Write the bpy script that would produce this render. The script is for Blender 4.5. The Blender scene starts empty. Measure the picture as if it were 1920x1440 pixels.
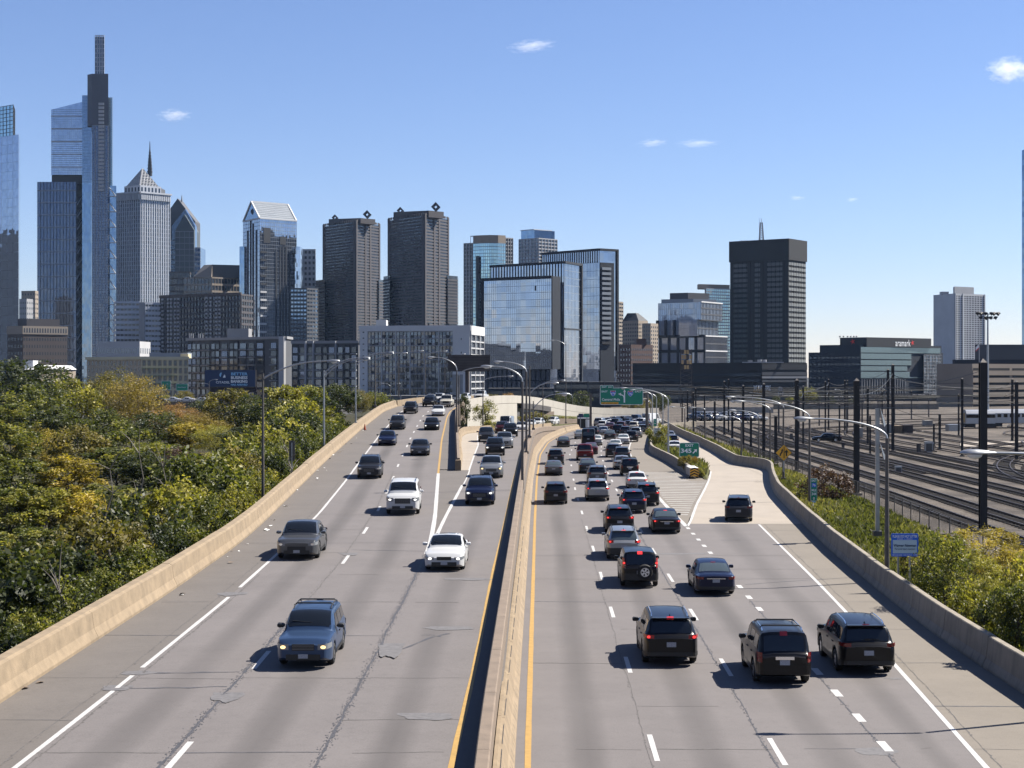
import bpy, math, random
import numpy as np
from mathutils import Vector, Matrix
random.seed(7); np.random.seed(7)
S = bpy.context.scene
COL = S.collection
# ---------------------------------------------------------------- camera, sky, sun, exposure
F, YH, H = 2950.0, 705.0, 10.0          # focal length in photo pixels, horizon row, eye height (m)
cd = bpy.data.cameras.new('camera'); cam = bpy.data.objects.new('camera', cd); COL.objects.link(cam)
cd.sensor_width = 36.0; cd.lens = 36.0 * F / 1920.0; cd.clip_start = 0.5; cd.clip_end = 20000
cam.location = (0, 0, H); cam.rotation_euler = (math.radians(90), 0, 0)
cd.shift_y = -(720 - YH) / 1920.0
S.camera = cam
SUN_EL = math.radians(48); SUN_AZ = math.atan2(0.93, 0.37)
sdir = Vector((math.sin(SUN_AZ) * math.cos(SUN_EL), math.cos(SUN_AZ) * math.cos(SUN_EL), math.sin(SUN_EL)))
W = bpy.data.worlds.new('World'); S.world = W; W.use_nodes = True
wn = W.node_tree; bg = wn.nodes['Background']
sky = wn.nodes.new('ShaderNodeTexSky'); sky.sky_type = 'NISHITA'; sky.sun_disc = False
sky.sun_elevation = SUN_EL; sky.sun_rotation = SUN_AZ
sky.altitude = 0; sky.air_density = 1.0; sky.dust_density = 0.0; sky.ozone_density = 6.5
tn = wn.nodes.new('ShaderNodeMix'); tn.data_type = 'RGBA'; tn.blend_type = 'MULTIPLY'; tn.inputs[0].default_value = 1; tn.inputs[7].default_value = (1.06, .95, 1.04, 1)   # white balance
wn.links.new(sky.outputs[0], tn.inputs[6]); wn.links.new(tn.outputs[2], bg.inputs[0]); bg.inputs[1].default_value = 0.05
sl = bpy.data.lights.new('sun', 'SUN'); sl.energy = 5.0; sl.angle = math.radians(0.53); sl.color = (1.0, 0.95, 0.86)
sun = bpy.data.objects.new('sun', sl); COL.objects.link(sun)
sun.rotation_euler = sdir.to_track_quat('Z', 'Y').to_euler(); sun.location = sdir * 300
S.view_settings.view_transform = 'Standard'; S.view_settings.look = 'None'
S.view_settings.exposure = 1.4; S.view_settings.gamma = 1.0; S.view_settings.use_curve_mapping = False
S.render.engine = 'CYCLES'
S.cycles.volume_bounces = 1; S.cycles.max_bounces = 6; S.cycles.diffuse_bounces = 3; S.cycles.glossy_bounces = 3
S.cycles.transparent_max_bounces = 8; S.cycles.caustics_reflective = False; S.cycles.caustics_refractive = False

# ---------------------------------------------------------------- helpers
def WX(px, D): return (px - 960.0) * D / F
def WZ(py, D): return H - (py - YH) * D / F
def DZ(py, z=0.0): return F * (H - z) / (py - YH)

def itp(tab, d):
    return float(np.interp(d, [t[0] for t in tab], [t[1] for t in tab]))
def smooth_tab(tab, lo, hi, win=9.0):
    xs = np.arange(lo, hi + .5, 1.0)
    ys = np.interp(xs, [t[0] for t in tab], [t[1] for t in tab])
    k = int(win) | 1; p = k // 2
    e = np.concatenate([2 * ys[0] - ys[1:p + 1][::-1], ys, 2 * ys[-1] - ys[-p - 1:-1][::-1]])
    ys = np.convolve(e, np.ones(k) / k, 'valid')
    return list(zip(xs.tolist(), ys.tolist()))

def tag(o, label=None, cat=None, group=None, kind=None):
    if label: o['label'] = label
    if cat: o['category'] = cat
    if group: o['group'] = group
    if kind: o['kind'] = kind
    return o

def empty(name, loc, rz=0.0, label=None, cat=None, group=None):
    o = bpy.data.objects.new(name, None); COL.objects.link(o)
    o.location = loc; o.rotation_euler = (0, 0, rz); o.empty_display_size = .3
    return tag(o, label, cat, group)

def link_mesh(name, me, parent=None, mats=None):
    o = bpy.data.objects.new(name, me); COL.objects.link(o)
    if parent is not None: o.parent = parent
    return o

class MB:
    """collects verts and faces; build() makes one mesh object"""
    def __init__(s): s.v = []; s.f = []; s.m = []; s.uv = None
    def add(s, vs, fs, mi=0):
        b = len(s.v); s.v += [tuple(p) for p in vs]
        s.f += [tuple(i + b for i in q) for q in fs]; s.m += [mi] * len(fs); return s
    def box(s, c, d, rz=0.0, mi=0):
        x, y, z = d[0] / 2, d[1] / 2, d[2] / 2; cs, sn = math.cos(rz), math.sin(rz)
        vs = [(c[0] + a * x * cs - b * y * sn, c[1] + a * x * sn + b * y * cs, c[2] + e * z)
              for e in (-1, 1) for a, b in ((-1, -1), (1, -1), (1, 1), (-1, 1))]
        return s.add(vs, [(3, 2, 1, 0), (4, 5, 6, 7), (0, 1, 5, 4), (1, 2, 6, 5), (2, 3, 7, 6), (3, 0, 4, 7)], mi)
    def bar(s, p, q, w, h, mi=0):
        p, q = Vector(p), Vector(q); d = (q - p)
        if d.length < 1e-6: return s
        d.normalize(); up = Vector((0, 0, 1)) if abs(d.z) < .95 else Vector((0, 1, 0))
        a = d.cross(up).normalized() * w / 2; b = a.cross(d).normalized() * h / 2
        vs = [p - a - b, p + a - b, p + a + b, p - a + b, q - a - b, q + a - b, q + a + b, q - a + b]
        return s.add(vs, [(0, 1, 2, 3), (7, 6, 5, 4), (0, 4, 5, 1), (1, 5, 6, 2), (2, 6, 7, 3), (3, 7, 4, 0)], mi)
    def prism(s, poly, z0, z1, mi=0, top=True):
        n = len(poly); z0s = z0 if hasattr(z0, '__len__') else [z0] * n; z1s = z1 if hasattr(z1, '__len__') else [z1] * n
        vs = [(p[0], p[1], z) for p, z in zip(poly, z0s)] + [(p[0], p[1], z) for p, z in zip(poly, z1s)]
        fs = [(i, (i + 1) % n, n + (i + 1) % n, n + i) for i in range(n)]
        fs += [tuple(range(n - 1, -1, -1)), tuple(range(n, 2 * n))]
        return s.add(vs, fs, mi)
    def tube(s, path, r, n=8, mi=0, cap=True):
        path = [Vector(p) for p in path]; rs = r if hasattr(r, '__len__') else [r] * len(path)
        vs = []; a = None
        for i, p in enumerate(path):
            t = (path[min(i + 1, len(path) - 1)] - path[max(i - 1, 0)]).normalized()
            if a is None:
                a = t.cross(Vector((0, 0, 1)) if abs(t.z) < .9 else Vector((1, 0, 0))).normalized()
            else:
                a = (a - t * a.dot(t)).normalized()
            b = t.cross(a)
            vs += [p + (a * math.cos(k * 2 * math.pi / n) + b * math.sin(k * 2 * math.pi / n)) * rs[i] for k in range(n)]
        fs = [(i * n + k, i * n + (k + 1) % n, (i + 1) * n + (k + 1) % n, (i + 1) * n + k)
              for i in range(len(path) - 1) for k in range(n)]
        if cap: fs += [tuple(range(n - 1, -1, -1)), tuple(range((len(path) - 1) * n, len(path) * n))]
        return s.add(vs, fs, mi)
    def rows(s, rows, closed=False, mi=0):
        n = len(rows[0]); vs = [p for r in rows for p in r]
        rng = n if closed else n - 1
        fs = [(i * n + j, i * n + (j + 1) % n, (i + 1) * n + (j + 1) % n, (i + 1) * n + j)
              for i in range(len(rows) - 1) for j in range(rng)]
        return s.add(vs, fs, mi)
    def mesh(s, name, mats, smooth=False, off=None):
        me = bpy.data.meshes.new(name)
        v = s.v if off is None else [(p[0] - off[0], p[1] - off[1], p[2] - off[2]) for p in s.v]
        me.from_pydata(v, [], s.f)
        mats = mats if isinstance(mats, (list, tuple)) else [mats]
        for m in mats: me.materials.append(m)
        if len(mats) > 1: me.polygons.foreach_set('material_index', s.m)
        if smooth:
            me.polygons.foreach_set('use_smooth', [True] * len(me.polygons))
            me.set_sharp_from_angle(angle=math.radians(smooth if smooth is not True else 35))
        me.update(); return me
    def build(s, name, mats, parent=None, smooth=False, world=True, kind=None, label=None):
        off = tuple(parent.location) if (parent is not None and world) else None
        if off is not None and parent.parent is not None and world:
            p = parent.parent.location; off = tuple(a + b for a, b in zip(off, p))
        o = link_mesh(name, s.mesh(name, mats, smooth, off), parent)
        if kind: o['kind'] = kind
        if label: o['label'] = label
        return o

def np_mesh(name, verts, quads, mats, matidx=None, smooth=False, tri=False):
    me = bpy.data.meshes.new(name); k = 3 if tri else 4
    nv, nf = len(verts), len(quads)
    me.vertices.add(nv); me.vertices.foreach_set('co', np.asarray(verts, np.float32).ravel())
    me.loops.add(nf * k); me.loops.foreach_set('vertex_index', np.asarray(quads, np.int32).ravel())
    me.polygons.add(nf); me.polygons.foreach_set('loop_start', np.arange(0, nf * k, k, dtype=np.int32))
    me.polygons.foreach_set('loop_total', np.full(nf, k, np.int32))
    for m in (mats if isinstance(mats, (list, tuple)) else [mats]): me.materials.append(m)
    if matidx is not None: me.polygons.foreach_set('material_index', np.asarray(matidx, np.int32))
    if smooth: me.polygons.foreach_set('use_smooth', np.ones(nf, bool))
    me.update(calc_edges=True); me.validate(); return me

def ordinal(n):
    w = ['first', 'second', 'third', 'fourth', 'fifth', 'sixth', 'seventh', 'eighth', 'ninth', 'tenth', 'eleventh', 'twelfth',
         'thirteenth', 'fourteenth', 'fifteenth', 'sixteenth', 'seventeenth', 'eighteenth', 'nineteenth', 'twentieth',
         'twenty-first', 'twenty-second', 'twenty-third', 'twenty-fourth', 'twenty-fifth', 'twenty-sixth', 'twenty-seventh',
         'twenty-eighth', 'twenty-ninth', 'thirtieth', 'thirty-first', 'thirty-second', 'thirty-third', 'thirty-fourth', 'thirty-fifth', 'thirty-sixth']
    return w[n]

# ---------------------------------------------------------------- materials
class NT:
    def __init__(s, name):
        s.m = bpy.data.materials.new(name); s.m.use_nodes = True; s.t = s.m.node_tree
        s.b = s.t.nodes['Principled BSDF']; s.out = s.t.nodes['Material Output']
    def n(s, t, **kw):
        x = s.t.nodes.new(t)
        for k, v in kw.items():
            if k.startswith('i_'):
                key = k[2:]; key = int(key) if key.isdigit() else key
                x.inputs[key].default_value = v
            else: setattr(x, k, v)
        return x
    def l(s, a, b): s.t.links.new(a, b)
    def math(s, op, a, b=None, c=None):
        x = s.n('ShaderNodeMath', operation=op)
        for i, q in enumerate((a, b, c)):
            if q is None: continue
            if isinstance(q, (int, float)): x.inputs[i].default_value = q
            else: s.l(q, x.inputs[i])
        return x.outputs[0]
    def mix(s, fac, a, b, blend='MIX'):
        x = s.n('ShaderNodeMix', data_type='RGBA', blend_type=blend)
        for k, q in ((0, fac), (6, a), (7, b)):
            if isinstance(q, (int, float)): x.inputs[k].default_value = q
            elif isinstance(q, tuple): x.inputs[k].default_value = (q + (1,)) if len(q) == 3 else q
            else: s.l(q, x.inputs[k])
        return x.outputs[2]
    def ramp(s, fac, stops, interp='LINEAR'):
        r = s.n('ShaderNodeValToRGB'); r.color_ramp.interpolation = interp
        e = r.color_ramp.elements
        while len(e) < len(stops): e.new(.5)
        for q, (p, c) in zip(e, stops):
            q.position = p; q.color = (c + (1,)) if isinstance(c, tuple) else (c, c, c, 1)
        s.l(fac, r.inputs[0]); return r.outputs[0]
    def noise(s, scale, detail=4.0, rough=.6, vec=None, dim='3D'):
        x = s.n('ShaderNodeTexNoise', i_Scale=scale, i_Detail=detail, i_Roughness=rough)
        if vec is not None: s.l(vec, x.inputs['Vector'])
        return x.outputs[0]
    def coord(s, which='Object'):
        return s.n('ShaderNodeTexCoord').outputs[which]
    def geo(s): return s.n('ShaderNodeNewGeometry').outputs['Position']
    def set(s, **kw):
        for k, v in kw.items():
            key = {'rough': 'Roughness', 'metal': 'Metallic', 'spec': 'Specular IOR Level', 'coat': 'Coat Weight', 'ior': 'IOR'}.get(k, k)
            s.b.inputs[key].default_value = v
        return s
    def col(s, c):
        if isinstance(c, tuple): s.b.inputs['Base Color'].default_value = (c + (1,)) if len(c) == 3 else c
        else: s.l(c, s.b.inputs['Base Color'])
        return s
    def bump(s, h, strength=.3, dist=.02):
        x = s.n('ShaderNodeBump', i_Strength=strength, i_Distance=dist); s.l(h, x.inputs['Height']); s.l(x.outputs[0], s.b.inputs['Normal'])
        return s

KA = .47        # the photograph is exposed bright: real albedos, see exposure above
def sc(c, k): return tuple(min(1, a * k) for a in c)
def M_sign(name, c, rough=.5, **k): return M_plain(name, tuple(a / KA for a in c), rough, **k)
def M_plain(name, c, rough=.6, metal=0.0, var=.18, scale=1.5, bump=0.0, spec=.5, streak=0.0):
    c = sc(c, KA if metal < .6 else .8); t = NT(name); t.set(rough=rough, metal=metal, spec=spec)
    p = t.geo()
    a = t.noise(scale, 5, .65, p)
    f = t.ramp(a, [(.3, 0.0), (.7, 1.0)])
    c0 = t.mix(f, sc(c, 1 - var), sc(c, 1 + var))
    if streak:
        mp = t.n('ShaderNodeMapping'); t.l(p, mp.inputs[0]); mp.inputs['Scale'].default_value = (1.2, 1.2, .06)
        g = t.noise(2.2, 4, .6, mp.outputs[0])
        c0 = t.mix(t.math('MULTIPLY', t.ramp(g, [(.5, 0.0), (.72, 1.0)]), streak), c0, sc(c, .35))
    t.col(c0)
    if bump: t.bump(t.noise(scale * 14, 4, .6, p), bump, .03)
    return t.m
def M_emit(name, c, e, base=None):
    t = NT(name); t.col(base or c); t.set(rough=.2)
    t.b.inputs['Emission Color'].default_value = c + (1,); t.b.inputs['Emission Strength'].default_value = e
    return t.m
def M_facade(name, c, metal=.85, rough=.06, cell=(1.6, 3.6), tilt=.012, vary=.25, warm=0.0):
    """coated window glass: every pane leans a hair differently so that the mirror image breaks up"""
    t = NT(name); t.set(rough=rough, metal=metal, spec=.5)
    uv = t.n('ShaderNodeUVMap'); uv.uv_map = 'pane'
    d = t.n('ShaderNodeVectorMath', operation='DIVIDE'); t.l(uv.outputs[0], d.inputs[0]); d.inputs[1].default_value = (cell[0], cell[1], 1)
    fl = t.n('ShaderNodeVectorMath', operation='FLOOR'); t.l(d.outputs[0], fl.inputs[0])
    wnz = t.n('ShaderNodeTexWhiteNoise', noise_dimensions='3D'); t.l(fl.outputs[0], wnz.inputs['Vector'])
    sb = t.n('ShaderNodeVectorMath', operation='SUBTRACT'); t.l(wnz.outputs['Color'], sb.inputs[0]); sb.inputs[1].default_value = (.5, .5, .5)
    nz = t.n('ShaderNodeTexNoise', i_Scale=.11, i_Detail=2.0); t.l(t.geo(), nz.inputs['Vector'])
    s2 = t.n('ShaderNodeVectorMath', operation='SUBTRACT'); t.l(nz.outputs['Color'], s2.inputs[0]); s2.inputs[1].default_value = (.5, .5, .5)
    ad = t.n('ShaderNodeVectorMath', operation='ADD'); t.l(sb.outputs[0], ad.inputs[0]); t.l(s2.outputs[0], ad.inputs[1])
    scl = t.n('ShaderNodeVectorMath', operation='SCALE'); t.l(ad.outputs[0], scl.inputs[0]); scl.inputs['Scale'].default_value = tilt * 2
    g = t.n('ShaderNodeNewGeometry')
    a2 = t.n('ShaderNodeVectorMath', operation='ADD'); t.l(g.outputs['Normal'], a2.inputs[0]); t.l(scl.outputs[0], a2.inputs[1])
    nn = t.n('ShaderNodeVectorMath', operation='NORMALIZE'); t.l(a2.outputs[0], nn.inputs[0]); t.l(nn.outputs[0], t.b.inputs['Normal'])
    v = t.math('ADD', t.math('MULTIPLY', wnz.outputs['Value'], vary), 1 - vary / 2)
    cc = t.mix(1.0, c, v, 'MULTIPLY')
    t.col(cc)
    return t.m

# -- named materials
M = {}
def m_road(name, base, oil=.9, dark=.52):
    base = sc(base, KA * .97); t = NT(name); t.set(rough=.85, spec=.3)
    uv = t.n('ShaderNodeUVMap'); uv.uv_map = 'lane'
    sx = t.n('ShaderNodeSeparateXYZ'); t.l(uv.outputs[0], sx.inputs[0])
    u, v = sx.outputs[0], sx.outputs[1]
    p = t.geo()
    fr = t.math('FRACT', u)
    d = t.math('ABSOLUTE', t.math('SUBTRACT', fr, .5))
    mp = t.n('ShaderNodeMapping'); t.l(p, mp.inputs[0]); mp.inputs['Scale'].default_value = (.5, .06, 1)
    lw = t.noise(1.0, 4, .6, mp.outputs[0])
    dd = t.math('ADD', d, t.math('MULTIPLY', t.math('SUBTRACT', lw, .5), .16))
    f1 = t.ramp(dd, [(.0, 1.0), (.09, .75), (.2, 0.0)])
    slow = t.noise(.045, 2, .5, p)
    oilf = t.math('MULTIPLY', f1, t.math('MULTIPLY', t.ramp(slow, [(.3, .35), (.7, 1.0)]), oil))
    big = t.noise(.35, 5, .65, p); fine = t.noise(22, 3, .7, p); med = t.noise(3.0, 5, .7, p)
    c0 = t.mix(t.ramp(big, [(.3, 0.0), (.7, 1.0)]), sc(base, .90), sc(base, 1.07))
    c1 = t.mix(t.math('MULTIPLY', t.ramp(fine, [(.42, 0.0), (.75, 1.0)]), .34), c0, sc(base, 1.5))
    c2 = t.mix(t.math('MULTIPLY', t.ramp(fine, [(.25, 1.0), (.42, 0.0)]), .34), c1, sc(base, .4))
    c3 = t.mix(t.math('MULTIPLY', t.ramp(med, [(.52, 0.0), (.8, 1.0)]), .36), c2, sc(base, .6))
    c4 = t.mix(oilf, c3, sc(base, dark))
    t.col(c4); t.bump(fine, .35, .01); return t.m
M['road'] = m_road('worn_pavement', (.244, .219, .212))
M['ramp'] = m_road('pale_concrete_pavement', (.53, .46, .385), .12, .75)
M['shoulder'] = m_road('shoulder_concrete', (.30, .26, .215), .0, .8)
M['shoulder_l'] = m_road('shoulder_asphalt', (.215, .19, .172), .0, .8)
M['white_paint'] = M_plain('white_road_paint', (.74, .72, .70), .7, var=.16, scale=6)
M['yellow_paint'] = M_plain('yellow_road_paint', (.60, .36, .09), .7, var=.16, scale=4)
M['tar'] = M_plain('tar_seal', (.10, .095, .098), .6, var=.35, scale=7)
M['crack'] = M_plain('crack_dirt', (.15, .135, .128), .9, var=.35, scale=5)
M['patch'] = M_plain('asphalt_patch', (.198, .186, .188), .8, var=.25, scale=5)
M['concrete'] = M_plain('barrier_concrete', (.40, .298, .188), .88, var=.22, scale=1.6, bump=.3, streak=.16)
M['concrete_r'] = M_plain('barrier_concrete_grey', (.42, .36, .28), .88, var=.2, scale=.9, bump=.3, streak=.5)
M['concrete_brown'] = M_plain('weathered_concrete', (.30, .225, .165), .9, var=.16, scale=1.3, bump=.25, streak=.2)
M['concrete_white'] = M_plain('pale_concrete', (.66, .61, .53), .85, var=.08, scale=.4, bump=.1, streak=.15)
M['galv'] = M_plain('galvanised_steel', (.40, .41, .42), .38, .75, var=.12, scale=3)
M['galv_dark'] = M_plain('weathered_steel', (.19, .17, .155), .55, .4, var=.2, scale=3)
M['black_steel'] = M_plain('black_painted_steel', (.018, .016, .016), .6, 0, var=.3, scale=3)
M['lens'] = NT('lamp_lens').col((.5, .52, .54)).set(rough=.15).m
M['green_sign'] = M_sign('green_sign', (.0, .20, .115), .45, var=.05)
M['white_sign'] = M_sign('white_sign', (.85, .85, .83), .5, var=.05)
M['blue_sign'] = M_sign('blue_sign', (.02, .12, .55), .45, var=.05)
M['navy_sign'] = M_sign('navy_sign', (.012, .03, .085), .5, var=.05)
M['yellow_sign'] = M_sign('yellow_sign', (.72, .36, .02), .5, var=.06)
M['red_sign'] = M_sign('red_sign', (.62, .04, .03), .5, var=.06)
M['cyan_sign'] = M_sign('pale_blue_sign', (.25, .5, .72), .5, var=.06)
M['black'] = M_plain('black_plastic', (.014, .014, .015), .55, var=.2)
M['rubber'] = M_plain('tyre_rubber', (.018, .018, .018), .85, var=.2)
M['rim'] = NT('alloy_rim').col((.55, .56, .58)).set(rough=.28, metal=.85).m
M['chrome'] = NT('chrome').col((.75, .76, .78)).set(rough=.12, metal=1.0).m
M['car_glass'] = NT('car_glass').col((.008, .010, .013)).set(rough=.04, spec=.55).m
M['car_glass_lit'] = NT('car_glass_pale').col((.05, .065, .075)).set(rough=.05, spec=.6).m
M['head_off'] = NT('headlight').col((.16, .17, .18)).set(rough=.1, spec=.8).m
M['head_on'] = M_emit('headlight_lit', (1.0, .97, .92), .9, (.4, .4, .4))
M['head_warm'] = M_emit('headlight_warm', (1.0, .66, .28), .8, (.36, .29, .18))
M['tail_off'] = NT('taillight').col((.12, .006, .008)).set(rough=.15, spec=.6).m
M['tail_on'] = M_emit('taillight_lit', (1.0, .05, .05), .55, (.3, .01, .01))
M['dark_chrome'] = NT('dark_chrome').col((.16, .165, .18)).set(rough=.3, metal=.8).m
M['tail_dim'] = NT('taillight_red').col((.26, .010, .012)).set(rough=.2).m
M['plate'] = M_plain('licence_plate', (.55, .57, .62), .5, var=.3, scale=30)
def paint(name, c, metal=.35, rough=.3):
    t = NT(name); t.col(sc(c, .62)); t.set(rough=rough, metal=metal, coat=.18, spec=.22); t.b.inputs['Coat Roughness'].default_value = .04; return t.m
PAINT = {k: paint('car_paint_' + k, *v) for k, v in dict(
    black=((.006, .006, .008), .0), white=((.62, .62, .62), 0.0), silver=((.42, .43, .44), .7), grey=((.13, .135, .145), .6),
    darkgrey=((.03, .033, .042), .3), blue=((.045, .082, .165), .35), navy=((.010, .016, .05), .2), red=((.16, .012, .016), .3),
    cream=((.62, .58, .50), .1), maroon=((.07, .012, .016), .3), teal=((.06, .12, .12), .4)).items()}
# ================================================================ ROAD GEOMETRY (x as a function of distance y)
T = {}
# right carriageway (z = 0)
T['yel'] = [(18, 0.2), (40, .39), (79, 1.07), (111, 1.62), (152, 2.4), (200, 3.6), (236, 5.4), (254, 7.0), (280, 10), (300, 13.5), (320, 18.5), (335, 24), (345, 30), (352, 38)]
T['l1'] = [(18, 3.2), (41, 3.66), (65, 4.08), (89, 4.55), (114, 4.98), (139, 5.45), (200, 7.2), (236, 9.3), (254, 11), (280, 14), (300, 17.5), (320, 23), (331, 29), (339, 38)]
T['l2'] = [(18, 6.2), (40.6, 6.92), (64, 7.45), (88, 7.93), (101, 8.22), (136, 8.99), (173, 10.1), (200, 11.2), (236, 13.3), (254, 15), (280, 18), (300, 21.7), (316, 27), (324, 32), (331, 38)]
T['l3'] = [(18, 9.6), (42, 10.05), (52, 10.3), (70, 10.67), (88, 11.2), (104.6, 11.6), (118, 11.8), (131, 12.1), (173, 13.7), (212, 15.7), (236, 17.8), (259, 20.4), (281, 23.4), (298, 26.5), (310, 31), (318, 38)]
T['edge'] = [(18, 10.4), (40, 12.2), (55, 13.4), (64.5, 14.1), (76, 14.9), (94, 16.0), (107, 16.8)]
T['rwall'] = [(18, 16.0), (40, 16.0), (51, 16.07), (60, 16.3), (74, 17.1), (90, 18.2), (107.7, 19.75), (131.7, 22.0), (145, 23.8), (155, 25.3), (163, 26.6), (168, 27.1), (172, 26.6), (176, 25.0), (188, 25.5), (205, 26.4), (234, 27.4), (268, 28.3), (330, 31)]
T['outer'] = [(104.6, 11.6), (123, 14.3), (138.5, 16.8), (150, 17.5), (160, 17.7), (181, 18), (202, 17.8), (211, 18.3), (236, 20.6), (260, 22.9), (280, 25.2), (301, 29.3), (310, 34), (314, 38)]
T['rleg'] = [(104.6, 11.62), (107, 12.05), (123, 14.4), (138.5, 16.9), (152, 19.0), (167, 21.1), (190, 21.7), (203, 22.0), (235, 23.3), (270, 24.6), (330, 27.2)]
# left carriageway
T['lwall'] = [(18, -14.6), (44, -14.4), (52, -14.25), (65, -14.05), (80, -14.05), (90, -14.35), (107, -15.2), (128, -16.2), (148, -16.9), (188, -18.1), (232, -18.9), (250, -18.2)]
T['ledge'] = [(18, -12.3), (37, -11.8), (46, -11.6), (63, -11.4), (79, -11.5), (96, -11.8), (116, -12.6), (133, -13.3), (178, -15.0), (200, -15.6), (232, -16.4), (250, -15.7)]
T['ldash'] = [(18, -8.45), (37.5, -8.26), (45, -8.17), (73, -7.98), (86, -8.2), (98, -8.44), (124, -9.45), (137, -10.0), (148, -10.35), (171, -11.2), (191, -11.8), (222, -12.6), (243, -12.4), (250, -12.1)]
T['l23'] = [(18, -4.9), (37, -4.68), (48, -4.5), (66, -4.3), (79, -4.15), (94, -4.6), (111, -5.3), (128, -6.0), (170, -7.6), (218, -9.0), (235, -9.15), (250, -8.6)]
T['lbar'] = [(132, -4.75), (170, -6.2), (218, -8.0), (235, -8.3), (250, -7.7)]       # left road: foot of its right parapet
T['mleg'] = [(79, -4.1), (94, -4.0), (125, -3.6), (173, -3.7), (195, -4.3), (205, -4.4), (215, -4.1), (225, -3.3), (240, -1.6), (260, 2.0), (280, 5.6), (300, 8.8), (320, 12.8), (335, 18)]
T['mbar'] = [(132, -4.3), (150, -4.7), (173, -5.6), (195, -6.2), (205, -6.2), (215, -5.7), (225, -4.8), (240, -2.9), (260, .8), (280, 4.4), (300, 7.6), (320, 11.6), (335, 16.8)]
T['myel'] = [(18, -1.75), (37, -1.47), (43, -1.31), (50, -1.15), (69, -.88), (89, -.45), (117, .04), (152, .75), (200, 1.9), (236, 3.7), (254, 5.3), (280, 8.3), (300, 11.8), (320, 16.6), (335, 22)]
T['zl'] = [(0, .15), (91, 1.5), (124, 1.97), (150, 2.6), (187, 3.5), (235, 4.8), (255, 5.25), (275, 5.6), (300, 5.7), (330, 5.4)]
T['zm'] = [(0, .15), (91, 1.5), (124, 1.95), (150, 2.3), (185, 2.5), (210, 2.3), (245, 1.45), (275, .55), (310, 0), (400, 0)]
for k in list(T):
    T[k] = smooth_tab(T[k], T[k][0][0], T[k][-1][0], 7 if k in ('rwall', 'rleg') else 9)
def TX(k, d): return itp(T[k], d)
def ZL(d): return itp(T['zl'], d)
def ZM(d): return itp(T['zm'], d)
def drange(a, b, st):
    n = max(1, int(round((b - a) / st))); return [a + (b - a) * i / n for i in range(n + 1)]

def sheet(name, keysU, d0, d1, st, zf, mat, dz=0.0, thick=0.0, sub=3):
    """a paved strip; keysU = [(x(d) function, lane coordinate)...] from left to right"""
    ds = drange(d0, d1, st); vs = []; uvs = []; cols = None
    for d in ds:
        row = []
        for i in range(len(keysU) - 1):
            (fa, ua), (fb, ub) = keysU[i], keysU[i + 1]
            for s in range(sub):
                t = s / sub; row.append((fa(d) * (1 - t) + fb(d) * t, ua * (1 - t) + ub * t))
        row.append((keysU[-1][0](d), keysU[-1][1])); cols = len(row)
        for x, u in row: vs.append((x, d, zf(d) + dz)); uvs.append((u, d))
    fs = [(i * cols + j, i * cols + j + 1, (i + 1) * cols + j + 1, (i + 1) * cols + j) for i in range(len(ds) - 1) for j in range(cols - 1)]
    me = bpy.data.meshes.new(name); me.from_pydata(vs, [], fs); me.materials.append(mat)
    uvl = me.uv_layers.new(name='lane'); li = np.zeros(len(me.loops), np.int32); me.loops.foreach_get('vertex_index', li)
    uvl.data.foreach_set('uv', np.asarray(uvs, np.float32)[li].ravel())
    me.polygons.foreach_set('use_smooth', [True] * len(me.polygons))
    o = link_mesh(name, me); o['kind'] = 'structure'; return o
def K(k, off=0.0): return lambda d: TX(k, d) + off
def LIN(ka, kb, t): return lambda d: TX(ka, d) * (1 - t) + TX(kb, d) * t
zero = lambda d: 0.0

road_r = sheet('right_carriageway', [(K('yel', -1.0), -.25), (K('yel'), 0), (K('l1'), 1), (K('l2'), 2), (K('l3'), 3)], 18, 317, 3.0, zero, M['road'])
lane4 = sheet('merge_lane', [(K('l3'), 3), (K('edge'), 4)], 18, 106.5, 3.0, zero, M['road'])
shoul_r = sheet('right_shoulder', [(K('edge'), 4), (K('rwall', .1), 5)], 18, 106.5, 3.0, zero, M['shoulder'])
gore_r = sheet('gore_area', [(K('l3'), 3.0), (K('outer'), 4)], 104.6, 313, 3.0, zero, M['shoulder'])
sheet('gore_tip', [(K('outer'), 0), (K('rleg', .1), 1)], 112, 158, 3.0, zero, M['shoulder'], dz=-.003)
ramp = sheet('exit_ramp', [(K('rleg'), 0), (LIN('rleg', 'rwall', .62), 1), (K('rwall', .1), 2)], 106.5, 325, 2.0, zero, M['ramp'])
road_l = sheet('left_carriageway', [(K('ledge'), 0), (K('ldash'), 1), (K('l23'), 2)], 18, 250, 3.0, ZL, M['road'])
lane3 = sheet('left_merge_lane', [(K('l23'), 2), (K('myel'), 3)], 18, 79, 3.0, ZL, M['road'])
shoul_l = sheet('left_shoulder', [(K('lwall', -.1), 0), (K('ledge'), 1)], 18, 250, 3.0, ZL, M['shoulder_l'])
strip_m = sheet('median_shoulder', [(K('myel'), 0), (K('myel', .95), 1)], 18, 335, 3.0, ZM, M['shoulder_l'])
gore_l = sheet('left_gore', [(K('l23'), 0), (K('mleg'), 1)], 79, 132, 3.0, lambda d: .5 * (ZL(d) + ZM(d)), M['shoulder_l'], dz=-.002)
shl2 = sheet('left_parapet_shoulder', [(K('l23'), 0), (K('lbar', .2), 1)], 132, 250, 3.0, ZL, M['shoulder_l'])
shm2 = sheet('middle_left_shoulder', [(K('mbar', -.1), 0), (K('mleg'), 1)], 132, 335, 3.0, ZM, M['ramp'])
road_m = sheet('middle_carriageway', [(K('mleg'), 0), (K('myel'), 1)], 79, 335, 3.0, ZM, M['road'])

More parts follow.
